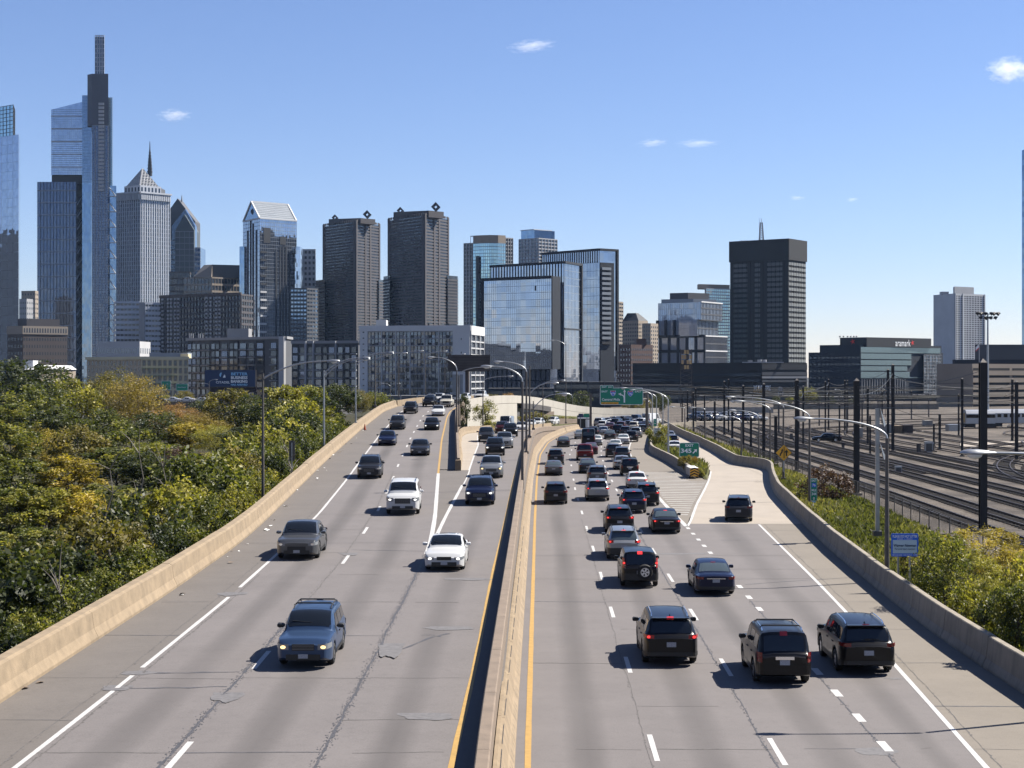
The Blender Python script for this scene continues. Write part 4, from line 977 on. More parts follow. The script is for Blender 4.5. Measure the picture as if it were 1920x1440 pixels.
# sensor pole with two panels
D = 96.0; x = WX(1645, D); k = D / F; r = empty('sensor_pole', (x, D, -.6), 0, 'pale square equipment pole with two tilted dark panels behind the right parapet', 'pole')
b = MB(); b.box((x, D, (WZ(1003, D) + WZ(766, D)) / 2), (7 * k, 7 * k, WZ(766, D) - WZ(1003, D))); b.build('pole', M['galv'], r)
b = MB(); b.box((x, D, WZ(1000, D)), (16 * k, 12 * k, 9 * k)); b.build('equipment_box', M['galv_dark'], r)
M['solar'] = M_plain('solar_panel', (.05, .07, .11), .25, var=.1)
for a, c in ((764, 800), (830, 862)):
    b = MB(); b.add([(WX(1648, D), D - .35, WZ(a, D)), (WX(1655, D), D + .5, WZ(a, D) - .15), (WX(1665, D), D + .5, WZ(c - 3, D)), (WX(1655, D), D - .35, WZ(c, D)),
                     (WX(1649, D), D - .3, WZ(a + 3, D)), (WX(1654, D), D + .5, WZ(a + 3, D) - .15), (WX(1664, D), D + .5, WZ(c, D)), (WX(1654, D), D - .3, WZ(c + 2, D))], [(0, 1, 2, 3), (7, 6, 5, 4), (0, 4, 5, 1), (1, 5, 6, 2), (2, 6, 7, 3), (3, 7, 4, 0)])
    b.build('solar_panel', M['solar'], r); b = MB(); b.bar((x, D, WZ((a + c) / 2, D)), (WX(1656, D), D, WZ((a + c) / 2, D)), .06, .06); b.build('bracket', M['galv'], r)
# CITADEL billboard
D = 430.0; k = D / F; x = WX(431.5, D); zc = WZ(709.5, D); r = empty('billboard', (x, D, -3), 0, 'dark blue CITADEL Better Business Banking billboard above the trees', 'billboard')
plate(r, 'frame', (x, D, zc), 96.5 * k, 32.5 * k, M['galv_dark'], .1, .5); plate(r, 'poster', (x, D - .03, zc), 95 * k, 31 * k, M['navy_sign'], .05, .02)
text(r, 'CITADEL', (WX(418, D), D - .06, WZ(716.8, D)), 4.2 * k, M['white_sign'], w=26 * k, bold=.01)
for s, yy, m_ in (('BETTER', 701, 'cyan_sign'), ('BUSINESS', 708, 'white_sign'), ('BANKING', 715, 'white_sign'), ('HAS ARRIVED', 721.2, 'cyan_sign')): text(r, s, (WX(448.5, D), D - .06, WZ(yy, D)), (5 if yy < 720 else 3.4) * k, M[m_], w=31 * k, bold=.03)
plate(r, 'emblem', (WX(415, D), D - .06, WZ(703, D)), 0, 0, M['cyan_sign'], poly=[(-3.2 * k, -2 * k), (-1.2 * k, -4 * k), (1.0 * k, 4.5 * k), (-1.4 * k, 4.2 * k), (-3.4 * k, 1.5 * k)], th=.01); plate(r, 'emblem', (WX(421, D), D - .06, WZ(704, D)), 0, 0, M['white_sign'], poly=[(-3 * k, -4 * k), (2 * k, -4 * k), (1.5 * k, 0), (-.5 * k, 2 * k)], th=.01)
plate(r, 'frame', (WX(436, D), D + .4, WZ(731, D)), 88 * k, 9 * k, M_plain('billboard_apron', (.05, .03, .035), .7), .05, .2)
for q in (405, 458): post(r, WX(q, D), D + 1, -4, zc - 10 * k, M['galv_dark'], .5)
# green signs on the gantry at left
D = 470.0; k = D / F; r = empty('sign_gantry', (WX(330, D), D, -3), 0, 'thin steel gantry with two green highway signs at far left', 'sign gantry')
for a, c, y0, y1 in ((302.5, 320.5, 714, 731), (330, 352.5, 719.5, 732.5)):
    plate(r, 'border', (WX((a + c) / 2, D), D, WZ((y0 + y1) / 2, D)), (c - a) * k, (y1 - y0) * k, M['white_sign'], .1, .06); plate(r, 'panel', (WX((a + c) / 2, D), D - .02, WZ((y0 + y1) / 2, D)), (c - a - 1) * k, (y1 - y0 - 1) * k, M['green_sign'], .1, .02)
text(r, '76', (WX(314, D), D - .05, WZ(720, D)), 2.4 * k, M['white_sign']); text(r, 'West Chester', (WX(341, D), D - .05, WZ(726, D)), 2.2 * k, M['white_sign'], w=16 * k)
for yy in (721, 724): 
    b = MB(); b.bar((WX(262, D), D + .4, WZ(yy, D)), (WX(369, D), D + .4, WZ(yy, D)), .18, .18); b.build('beam', M['galv_dark'], r)
for q in (264, 366, 369): post(r, WX(q, D), D + .4, -4, WZ(720, D), M['galv_dark'], .25)
D = 455.0; r = empty('guide_sign', (WX(296, D), D, -3), 0, 'small square green sign just above the autumn trees at far left', 'sign'); plate(r, 'panel', (WX(296, D), D, WZ(746, D)), 8 * D / F, 8 * D / F, M['green_sign'], .06); post(r, WX(296, D), D + .1, -4, WZ(744, D), w=.15)
# billboard seen from behind above the middle road
D = 285.0; k = D / F; r = empty('billboard', (WX(876, D), D, -.5), 0, 'brown back of a large billboard on a single thick column', 'billboard')
M['rust'] = M_plain('rusty_dark_steel', (.11, .09, .085), .7, var=.3, scale=.6)
for i in range(6):
    b = MB(); b.box((WX(879, D), D, WZ(667.5 + i * 5.2, D)), (80 * k, .25, 4.5 * k)); b.build('panel_board', M['rust'], r)
b = MB(); b.box((WX(879, D), D + .35, WZ(681, D)), (79 * k, .2, 31 * k)); b.build('frame', M['black_steel'], r)
b = MB(); b.tube([(WX(876, D), D + .9, -.6), (WX(876, D), D + .9, WZ(676, D))], 4.2 * k, 14); b.build('column', M['rust'], r, smooth=50)
b = MB(); b.box((WX(878, D), D + .9, WZ(765, D)), (16 * k, .8, 12 * k)); b.build('control_box', M['galv_dark'], r)
D = 262.0; r = empty('blank_sign', (WX(855, D), D, 4), 0, 'pale blank rectangular sign panel beside the billboard column', 'sign'); plate(r, 'panel', (WX(858, D), D, WZ(720, D)), 20 * D / F, 36 * D / F, M['cyan_grey'] if 'cyan_grey' in M else M_plain('pale_sign_back', (.33, .38, .42), .5), .05, .06); post(r, WX(858, D), D + .1, 2, WZ(725, D), w=.25)
# traffic cone, litter, drain hole
def cone(x, d, z, label):
    r = empty('traffic_cone', (x, d, z), 0, label, 'cone'); b = MB(); b.tube([(x, d, z + .04), (x, d, z + .75)], [.17, .03], 10); b.build('body', M_plain('cone_orange', (.55, .10, .025), .6), r); b = MB(); b.box((x, d, z + .022), (.38, .38, .04)); b.build('base', M['rubber'], r)
d = 188.0; cone(TX('lwall', d) + .5, d, ZL(d), 'dull orange traffic cone standing at the foot of the left parapet')
for i in range(36):
    dd = random.uniform(46, 190); x = TX('lwall', dd) + random.uniform(.05, .9); s = random.uniform(.05, .22); b = MB()
    k_ = 6; b.add([(x + math.cos(j) * s * random.uniform(.4, 1), dd + math.sin(j) * s * random.uniform(.4, 1), ZL(dd) + .012 + random.uniform(0, s * .4)) for j in range(k_)], [(0, 1, 2), (0, 2, 3), (0, 3, 4), (0, 4, 5)])
    o = b.build('debris', random.choice((M['rust'], M['white_sign'], M['concrete_brown'])), None); tag(o, 'small scrap of road litter lying by the left parapet', 'litter', 'scraps of litter along the left parapet')
# ================================================================ BUILDINGS
G = {}
G['sky'] = M_facade('mirror_glass', (.38, .44, .54), .9, .05)
G['mirror'] = M_facade('bright_mirror_glass', (.33, .375, .46), .95, .03, (2.4, 3.6), .010, .22)
G['blue'] = M_facade('blue_glass', (.21, .30, .42), .85, .06)
G['deep'] = M_facade('deep_blue_glass', (.085, .11, .17), .75, .07)
G['dark'] = M_facade('dark_window_glass', (.06, .07, .085), .55, .10, (1.8, 3.4), .02, .6)
G['mid'] = M_facade('grey_window_glass', (.12, .14, .17), .7, .10, (1.8, 3.2), .02, .7)
G['pale'] = M_facade('pale_blue_glass', (.30, .36, .46), .4, .08)
G['cyan'] = M_facade('cyan_glass', (.36, .52, .58), .85, .06)
C = {}
for nm, c in dict(brown=(.115, .105, .115), brown2=(.15, .115, .10), brick=(.20, .115, .09), tan=(.34, .28, .22), beige=(.50, .40, .28), grey=(.30, .30, .31), lgrey=(.46, .46, .47),
                  white=(.76, .75, .75), black=(.018, .019, .022), char=(.055, .057, .065), stone=(.56, .59, .68), dgrey=(.13, .135, .15), roof=(.16, .155, .15), steel=(.28, .31, .35), cream=(.66, .57, .38),
                  taupe=(.30, .25, .20), slate=(.15, .16, .20), navy=(.03, .04, .06), copper=(.10, .135, .16)).items():
    C[nm] = M_plain('facade_' + nm, sc(c, 1.55 if sum(c) > .7 else 1.0), .75, var=.08, scale=.08)
GZ = -1.4
def P2(px, D): return Vector((WX(px, D), D))
class Bd:
    def __init__(s, name, label, px, D, cat='building', group=None):
        s.r = empty(name, (WX(px, D), D, GZ), 0, label, cat, group)
    def core(s, name, poly, z0, z1, mat, roof='roof'):
        """closed prism with pane coordinates on its walls; z1 may be a list (sloping top)"""
        n = len(poly); z1s = z1 if isinstance(z1, (list, tuple)) else [z1] * n; o = s.r.location
        me = bpy.data.meshes.new(name); vs = []; fs = []; uv = []
        for i in range(n):
            a, b = poly[i], poly[(i + 1) % n]; L = (Vector(b[:2]) - Vector(a[:2])).length; k = len(vs)
            vs += [(a[0] - o.x, a[1] - o.y, z0 - o.z), (b[0] - o.x, b[1] - o.y, z0 - o.z), (b[0] - o.x, b[1] - o.y, z1s[(i + 1) % n] - o.z), (a[0] - o.x, a[1] - o.y, z1s[i] - o.z)]
            fs.append((k, k + 1, k + 2, k + 3)); uv += [(0, 0), (L, 0), (L, z1s[(i + 1) % n] - z0), (0, z1s[i] - z0)]
        k = len(vs); vs += [(p[0] - o.x, p[1] - o.y, z - o.z) for p, z in zip(poly, z1s)]; fs.append(tuple(range(k, k + n))); uv += [(0, 0)] * n
        me.from_pydata(vs, [], fs); me.materials.append(mat); me.materials.append(C[roof]); me.polygons[n].material_index = 1
        u = me.uv_layers.new(name='pane'); u.data.foreach_set('uv', np.asarray(uv, np.float32).ravel())
        return link_mesh(name, me, s.r)
    def fb(s, b, p, q, s0, s1, z0, z1, proud, back=.0):
        """box lying on the wall from p to q, between s0..s1 metres along it"""
        u = (q - p).normalized(); nrm = Vector((u.y, -u.x)); A = p + u * s0 - nrm * back; B = p + u * s1 - nrm * back; t = proud + back
        b.prism([tuple(A), tuple(A + nrm * t), tuple(B + nrm * t), tuple(B)], z0, z1)
    def lat(s, p, q, z0, z1, cols, rows, pw, sh, proud, mat, parts=False, top=True, name='facade_grid', pm=None, pname='pier', sname='spandrel', proud2=None, ends=True, skip=None):
        L = (q - p).length; pr2 = proud2 if proud2 is not None else proud * .8
        one = MB()
        if cols:
            for i in range(cols + 1):
                if not ends and i in (0, cols): continue
                c = L * i / cols; w = pw / 2; b = MB() if parts else one
                s.fb(b, p, q, max(0, c - w), min(L, c + w), z0, z1 + .02, proud)
                if parts: b.build(pname, pm or mat, s.r)
        if rows:
            for j in range(rows + 1):
                c = z0 + (z1 - z0) * j / rows
                if skip and j in skip: continue
                b = MB() if parts else one
                s.fb(b, p, q, 0.02, L - .02, max(z0, c - sh / 2), min(z1 + .4, c + sh / 2), pr2)
                if parts: b.build(sname, mat, s.r)
        if not parts: one.build(name, mat, s.r, kind='stuff')
    def box(s, name, poly, z0, z1, mat): b = MB(); b.prism([tuple(p) for p in poly], z0, z1); return b.build(name, mat, s.r)
    def wins(s, p, q, z0, z1, cols, rows, fw, fh, mat, name='window', parts=False, back=.0, proud=.06, frame=None):
        """separate window panels on a solid wall"""
        L = (q - p).length; cw = L / cols; rh = (z1 - z0) / rows; one = MB()
        for i in range(cols):
            for j in range(rows):
                b = MB() if parts else one
                s.fb(b, p, q, cw * (i + .5 - fw / 2), cw * (i + .5 + fw / 2), z0 + rh * (j + .5 - fh / 2), z0 + rh * (j + .5 + fh / 2), proud)
                if parts: b.build(name, mat, s.r)
        if not parts: one.build(name + '_grid', mat, s.r, kind='stuff')
def quad(L, M_, R): return [M_, R, R + L - M_, L]
def face1(pa, pb, D, depth): a, b = P2(pa, D), P2(pb, D); return [a, b, b + Vector((0, depth)), a + Vector((0, depth))]

def simple(name, label, L, M_, R, ytop, wall, rows, cl, cr, style='lat', glass='dark', pw=.5, sh=1.2, proud=.35, parts=False, ybase=None, roof='roof', z0=GZ, parapet=0):
    """box building with up to two visible walls; L, M_, R are (photo x, distance) of its three visible corners"""
    bd = Bd(name, label, M_[0], M_[1]); l, m, r = P2(*L), P2(*M_), P2(*R); zt = WZ(ytop, M_[1])
    poly = quad(l, m, r)
    if style == 'lat':
        bd.core('glazing', poly, z0, zt, G[glass], roof)
        if cl: bd.lat(l, m, max(z0, GZ), zt, cl, rows, pw, sh, proud, C[wall], parts)
        if cr: bd.lat(m, r, max(z0, GZ), zt, cr, rows, pw, sh, proud, C[wall], parts)
    else:
        bd.core('wall', poly, z0, zt, C[wall], roof)
        if cl: bd.wins(l, m, z0 + 2, zt - 1.2, cl, rows, pw, sh, G[glass], parts=parts)
        if cr: bd.wins(m, r, z0 + 2, zt - 1.2, cr, rows, pw, sh, G[glass], parts=parts)
    if parapet:
        bb = MB(); 
        for a, c in ((l, m), (m, r)): bd.fb(bb, a, c, -.2, (c - a).length + .2, zt - parapet, zt + .35, .45, .3)
        bb.build('parapet', C[wall], bd.r)
    return bd, l, m, r, zt

# --- far left glass skyscraper (cut by the frame)
D = 1650; bd = Bd('skyscraper', 'mirror glass skyscraper cut off by the left edge of the picture', 10, D)
l, m, r = P2(-70, D + 55), P2(35, D), P2(38, D + 46); zt = WZ(252, D); bd.core('glazing', quad(l, m, r), GZ, zt, G['mirror']); bd.lat(l, m, GZ, zt, 10, 28, .08, .14, .08, C['steel'])
l2, m2, r2 = P2(-50, D + 50), P2(25, D + 8), P2(28, D + 40); bd.core('crown', quad(l2, m2, r2), zt, WZ(194, D), G['cyan']); bd.lat(l2, m2, zt, WZ(194, D), 12, 8, .5, .5, .3, C['dgrey']); bd.lat(m2, r2, zt, WZ(194, D), 5, 8, .5, .5, .3, C['dgrey'])
b2 = Bd('office_block', 'unseen dark block added left of the frame to be mirrored in the cut-off skyscraper', -600, 1800)  # unseen blocks added only to darken the lower reflection in the skyscraper
for i, (x, y, w, h) in enumerate(((-1240, 1520, 130, 215), (-1190, 1570, 160, 180), (-1100, 1440, 120, 150))): b2.core('block', [Vector((x, y)), Vector((x + w, y)), Vector((x + w, y + 140)), Vector((x, y + 140))], GZ, h, C['navy'])
# --- stepped glass tower with the tall spire
D = 1560; bd = Bd('skyscraper', 'tallest skyscraper, stepped blue glass with a dark core and a slim lantern on top', 185, D)
Z = lambda y: WZ(y, D)
l, m, r = P2(70, D), P2(143, D), P2(165, D + 40); zt = Z(341); bd.core('low_wing', quad(l, m, r), GZ, zt, G['deep'])
bd.lat(l, m, GZ, zt, 12, 0, .5, 0, .25, C['char'])
for j in range(15):
    b = MB(); z = Z(358 + j * 23); bd.fb(b, l, m, .1, (m - l).length - .1, z, z + .9, .7); b.build('belt', C['steel'], bd.r)
for j in range(14):
    y0 = 362 + j * 23; L = (r - m).length; u = (r - m).normalized(); n_ = Vector((u.y, -u.x)); mid = m + u * L / 2 + n_ * .8
    for e in (m + n_ * .8, r + n_ * .8):
        b = MB(); b.bar((e.x, e.y, Z(y0 + 22)), (mid.x, mid.y, Z(y0)), .9, .9); b.build('brace', C['steel'], bd.r)
l, m, r = P2(96, D + 8), P2(155, D + 8), P2(176, D + 14); za, zb_ = Z(203), Z(188)
bd.core('upper_wing', [m, m + Vector((0, 40)), l + Vector((0, 40)), l], Z(326), [zb_, zb_, za, za], G['sky']); bd.lat(l, m, Z(326), za, 16, 32, .12, .25, .12, C['steel'])
for j in range(5):
    b = MB(); bd.fb(b, l, m, .1, (m - l).length - .1, Z(216 + 24 * j), Z(216 + 24 * j) + .9, .6); b.build('belt', C['lgrey'], bd.r)
bd.box('recess', [P2(97, D + 12), P2(154, D + 12), P2(154, D + 40), P2(97, D + 40)], Z(341), Z(326), C['char'])
bd.core('upper_wing', [P2(172, D + 6), P2(172, D + 50), P2(154, D + 50), P2(154, D + 6)], GZ, Z(177), G['blue']); bd.lat(P2(154, D + 6), P2(172, D + 6), Z(341), Z(177), 6, 60, .12, .3, .12, C['steel'])
bd.box('core', [P2(164, D + 3), P2(172.5, D - 2), P2(203, D - 2), P2(203, D + 40), P2(164, D + 40)], Z(236), Z(139), C['slate'])
bd.core('core', [P2(203, D - 2), P2(203, D + 40), P2(172.5, D + 40), P2(172.5, D - 2)], GZ, Z(236), G['deep'])
bd.lat(P2(172.5, D - 2), P2(203, D - 2), GZ, Z(236), 5, 100, .9, .5, .3, C['steel'])
for j in range(24):
    b = MB(); b.box((WX(190, D - 3), D - 3.2, Z(196 + j * 7)), (WX(195, D) - WX(185, D), 1.2, 2.4)); b.build('window', C['lgrey'], bd.r)
bd.core('side_wing', [P2(211, D + 2), P2(211, D + 40), P2(203, D + 40), P2(203, D + 2)], GZ, Z(183), G['cyan']); bd.lat(P2(203, D + 2), P2(211, D + 2), Z(348), Z(183), 2, 50, .4, .8, .4, C['steel'])
bd.core('side_wing', [P2(218, D + 1), P2(218, D + 40), P2(203.5, D + 40), P2(203.5, D + 1)], GZ, Z(348), G['blue'])
for j in range(10):
    b = MB(); y0 = 352 + j * 29; b.bar((WX(205, D), D - .2, Z(y0)), (WX(217, D), D - .2, Z(y0 + 16)), .9, .9); b.build('brace', C['white'], bd.r)
    b = MB(); b.bar((WX(205, D), D - .25, Z(y0 + 16)), (WX(217, D), D - .25, Z(y0 + 16)), .8, .8); b.build('brace', C['white'], bd.r)
bd.core('lantern', [P2(196, D + 6), P2(196, D + 16), P2(178, D + 16), P2(178, D + 6)], Z(139), Z(66), G['mid']); bd.lat(P2(178, D + 6), P2(196, D + 6), Z(139), Z(64), 4, 9, .7, .6, .5, C['lgrey'], parts=True, pname='lantern_post', sname='lantern_rail')
# --- stone tower with the lattice pyramid
D = 1760; bd = Bd('skyscraper', 'grey stone tower topped by a white lattice pyramid', 263, D); Z = lambda y: WZ(y, D)
l, m, r = P2(218, D + 18), P2(263, D), P2(319, D + 26); bd.core('glazing', quad(l, m, r), GZ, Z(364), G['mid'])
bd.lat(l, m, GZ, Z(364), 11, 46, 1.1, .5, .6, C['stone'], proud2=.15); bd.lat(m, r, GZ, Z(364), 13, 46, 1.2, .5, .6, C['stone'], proud2=.15)
for a, c in ((l, m), (m, r)):
    b = MB(); n = 16; L = (c - a).length
    for i in range(n): bd.fb(b, a, c, L * (i + .2) / n, L * (i + .8) / n, Z(374), Z(362), 2.0)
    b.build('cornice_brackets', C['stone'], bd.r, kind='stuff'); b = MB(); bd.fb(b, a, c, -1, L + 1, Z(362), Z(359), 2.6, 1); b.build('cornice', C['stone'], bd.r)
l, m, r = P2(233, D + 22), P2(263, D + 10), P2(302, D + 27); bd.core('attic', quad(l, m, r), Z(362), Z(345), C['stone']); bd.wins(l, m, Z(360), Z(347), 5, 1, .5, .8, G['dark']); bd.wins(m, r, Z(360), Z(347), 6, 1, .5, .8, G['dark'])
l, m, r = P2(238, D + 24), P2(263, D + 13), P2(297, D + 28); ap = Vector(((l.x + r.x) / 2, (l.y + r.y) / 2, Z(311))); z0 = Z(345.5)
b = MB(); b.add([(m.x, m.y, z0), (r.x, r.y, z0), (r.x + l.x - m.x, r.y + l.y - m.y, z0), (l.x, l.y, z0), tuple(ap)], [(0, 1, 4), (1, 2, 4), (2, 3, 4), (3, 0, 4)]); b.build('pyramid', C['char'], bd.r)
for a, c in ((l, m), (m, r)):
    A, B_ = Vector((a.x, a.y, z0)), Vector((c.x, c.y, z0)); nn = (B_ - A).cross(ap - A).normalized() * -.5
    if nn.y > 0: nn = -nn
    b = MB()
    for i in range(7):
        b.bar(A.lerp(B_, i / 6) + nn, A.lerp(ap, i / 6) + nn, .9, .9); b.bar(A.lerp(B_, i / 6) + nn, B_.lerp(ap, 1 - i / 6) + nn, .9, .9)
        b.bar(A.lerp(ap, i / 6.2) + nn * 1.6, B_.lerp(ap, i / 6.2) + nn * 1.6, .7, .7)
    b.build('lattice', C['white'], bd.r, kind='stuff')
# --- twin-gabled blue tower with needle
D = 1850; bd = Bd('skyscraper', 'blue glass tower with stacked gables half hidden by the stone tower', 345, D); Z = lambda y: WZ(y, D)
def gable(bd, xa, xb, xp, D, ye, yp, depth, mat, y0=None):
    a, c, k = WX(xa, D), WX(xb, D), WX(xp, D); z0 = GZ if y0 is None else WZ(y0, D); pr = [(a, z0), (c, z0), (c, WZ(ye, D)), (k, WZ(yp, D)), (a, WZ(ye, D))]
    n = 5; b = MB(); vs = [(x, D, z) for x, z in pr] + [(x, D + depth, z) for x, z in pr]
    b.add(vs, [tuple(range(n))[::-1], tuple(range(n, 2 * n))] + [(i, (i + 1) % n, n + (i + 1) % n, n + i) for i in range(n)][::1]); return b.build('gabled_shaft', mat, bd.r)
gable(bd, 302, 366, 333, D + 20, 415, 372, 30, C['dgrey']); gable(bd, 322, 366, 347, D + 6, 424, 392, 10, G['blue']); gable(bd, 328, 364, 346, D, 432, 402, 30, C['copper'])
bd.lat(P2(328, D), P2(364, D), GZ, Z(434), 4, 26, .5, .8, .3, C['steel'])
bd.core('shoulder', face1(352, 376, D + 3, 30), GZ, Z(464), G['blue']); bd.lat(P2(352, D + 3), P2(376, D + 3), GZ, Z(464), 4, 30, .2, 1.6, .3, C['lgrey'])
bd.core('shoulder', face1(312, 330, D + 4, 30), GZ, Z(450), G['blue']); bd.lat(P2(312, D + 4), P2(330, D + 4), GZ, Z(450), 3, 30, .2, 1.4, .3, C['steel'])
b = MB(); b.tube([(WX(333, D), D + 24, Z(374)), (WX(333, D), D + 24, Z(361))], [1.4, .2], 8); b.build('spire', C['steel'], bd.r)
D = 1900; mast = Bd('antenna_mast', 'dark needle spire rising behind the lattice pyramid', 281, D, 'antenna mast'); b = MB(); b.tube([(WX(281, D), D, WZ(330, D)), (WX(281, D), D, WZ(300, D)), (WX(281, D), D, WZ(285, D)), (WX(281, D), D, WZ(265, D))], [3.0, 1.9, .9, .3], 8); b.build('spire', C['navy'], mast.r)
for j in range(7): b = MB(); b.tube([(WX(281, D), D, WZ(322 - j * 6, D) - .8), (WX(281, D), D, WZ(322 - j * 6, D) + .8)], 3.4 - j * .32, 8); b.build('ring', C['navy'], mast.r)
mast.box('base', face1(266, 296, D - 4, 40), GZ, WZ(350, D), C['dgrey'])
# --- low brown stepped blocks
simple('office_block', 'low brownish office block left of the stepped grey roof', (318, 1420), (356, 1420), (358, 1450), 510, 'brown2', 18, 8, 1, sh=1.6, pw=.4)
bd, *_ = simple('office_block', 'terraced grey office block with a flat dark attic and a sloping left side', (345, 1390), (397, 1380), (449, 1400), 520, 'taupe', 16, 8, 9, glass='dark', sh=1.8, pw=.3)
D = 1385; b = MB(); a, c, e, f = P2(362, D), P2(398, D), P2(449, D + 8), P2(380, D); zb0, zt0 = WZ(520, D), WZ(496, D)
b.add([(a.x, a.y, zb0), (c.x, c.y - 4, zb0), (c.x, c.y, zt0), (f.x, f.y + 6, zt0), (a.x, a.y + 30, zb0), (c.x, c.y + 30, zb0), (c.x, c.y + 30, zt0), (f.x, f.y + 30, zt0)], [(0, 1, 2, 3), (0, 3, 7, 4), (3, 2, 6, 7), (1, 5, 6, 2), (4, 7, 6, 5)]); b.build('sloping_roof', C['taupe'], bd.r)
bd.core('attic', [c, e, e + Vector((0, 30)), c + Vector((0, 30))], zb0, zt0, C['dgrey'])
# --- blue gabled glass tower
D = 1320; bd = Bd('skyscraper', 'bright blue glass tower with a house-shaped pale glass roof', 487, D); Z = lambda y: WZ(y, D)
l, m, r = P2(456, D + 30), P2(487, D), P2(556, D + 24); B_ = r + l - m
bd.core('shaft', quad(l, m, r), GZ, Z(409), G['sky']); bd.lat(m, r, GZ, Z(409), 20, 46, .12, .3, .15, C['steel']); bd.lat(l, m, GZ, Z(409), 9, 46, .15, .3, .15, C['steel'])
ml, mr = (l + m) / 2, (r + B_) / 2; zr, ze = Z(374), Z(409)
b = MB(); b.add([(m.x, m.y, ze), (r.x, r.y, ze), (mr.x, mr.y, zr), (ml.x, ml.y, zr)], [(0, 1, 2, 3)]); b.build('roof_slope', C['steel'], bd.r)
b = MB(); b.add([(l.x, l.y, ze), (B_.x, B_.y, ze), (mr.x, mr.y, zr), (ml.x, ml.y, zr)], [(0, 3, 2, 1)]); b.build('roof_slope', C['steel'], bd.r)
b = MB(); b.add([(l.x, l.y, ze), (m.x, m.y, ze), (ml.x, ml.y, zr)], [(0, 1, 2)]); b.add([(r.x, r.y, ze), (B_.x, B_.y, ze), (mr.x, mr.y, zr)], [(0, 1, 2)]); b.build('gable_wall', G['blue'], bd.r)
for p, q in (((m, ze), (ml, zr)), ((l, ze), (ml, zr)), ((ml, zr), (mr, zr)), ((m, ze), (r, ze)), ((r, ze), (mr, zr)), ((l, ze), (m, ze))):
    b = MB(); b.bar((p[0].x, p[0].y - .3, p[1]), (q[0].x, q[0].y - .3, q[1]), 1.1, 1.1); b.build('roof_edge', C['white'], bd.r)
for i in range(9):
    t = i / 9; A = Vector((m.x, m.y, ze)).lerp(Vector((ml.x, ml.y, zr)), t); E = Vector((r.x, r.y, ze)).lerp(Vector((mr.x, mr.y, zr)), t); b = MB(); b.bar(A + Vector((0, -.5, .4)), E + Vector((0, -.5, .4)), .35, .35); b.build('roof_rib', C['steel'], bd.r)
b = MB(); b.tube([(WX(472, D), D + 12.5, Z(394)), (WX(472, D), D + 14.5, Z(394))], 3.0, 14); b.build('clock', C['char'], bd.r)
L = (m - l).length
for i, (s, y0) in enumerate(((.30, 428), (.46, 410), (.62, 417), (.8, 430))):
    b = MB(); bd.fb(b, l, m, L * s - .9, L * s + .9, Z(700), Z(y0), .5); b.build('dark_stripe', C['navy'], bd.r)
L = (r - m).length
for s, y0 in ((.44, 468), (.55, 460), (.63, 460), (.71, 460), (.8, 468)):
    b = MB(); bd.fb(b, m, r, L * s - .8, L * s + .8, Z(700), Z(y0), .5); b.build('dark_stripe', C['navy'], bd.r)
for s0, s1, y0, y1 in ((.10, .28, 455, 426), (.54, .70, 456, 441)): b = MB(); bd.fb(b, m, r, L * s0, L * s1, Z(y0), Z(y1), .4); b.build('dark_opening', C['char'], bd.r)
l2, m2, r2 = P2(449, D + 26), P2(490, D - 2), P2(563, D + 24); bd.core('lower_shaft', [r2, r2 + Vector((0, 20)), P2(553, D + 40), P2(553, D + 20)], GZ, Z(458), G['sky']); bd.core('lower_shaft', [P2(458, D + 26), P2(458, D + 40), P2(449, D + 40), P2(449, D + 28)], GZ, Z(457), G['blue'])
for j in range(20):
    y = 474 + 15 * j; 
    b = MB(); bd.fb(b, m, r, .3, L * .17, Z(y), Z(y) + 1.6, .9); b.build('ledge', C['white'] if j > 4 else C['char'], bd.r)
    b = MB(); bd.fb(b, m, r, L * .86, L * 1.06, Z(y), Z(y) + 1.6, .9); b.build('ledge', C['white'] if j > 4 else C['char'], bd.r)
simple('office_tower', 'slim pale gridded tower right of the blue gabled tower', (560, 1420), (562, 1400), (592, 1400), 468, 'white', 26, 1, 4, sh=2.2, pw=1.4, proud=.6, glass='dark')
simple('office_block', 'small dark block with blue bands beside the first brown twin tower', (545, 1150), (575, 1150), (596, 1160), 541, 'dgrey', 26, 5, 4, sh=1.5, pw=.6, glass='blue')
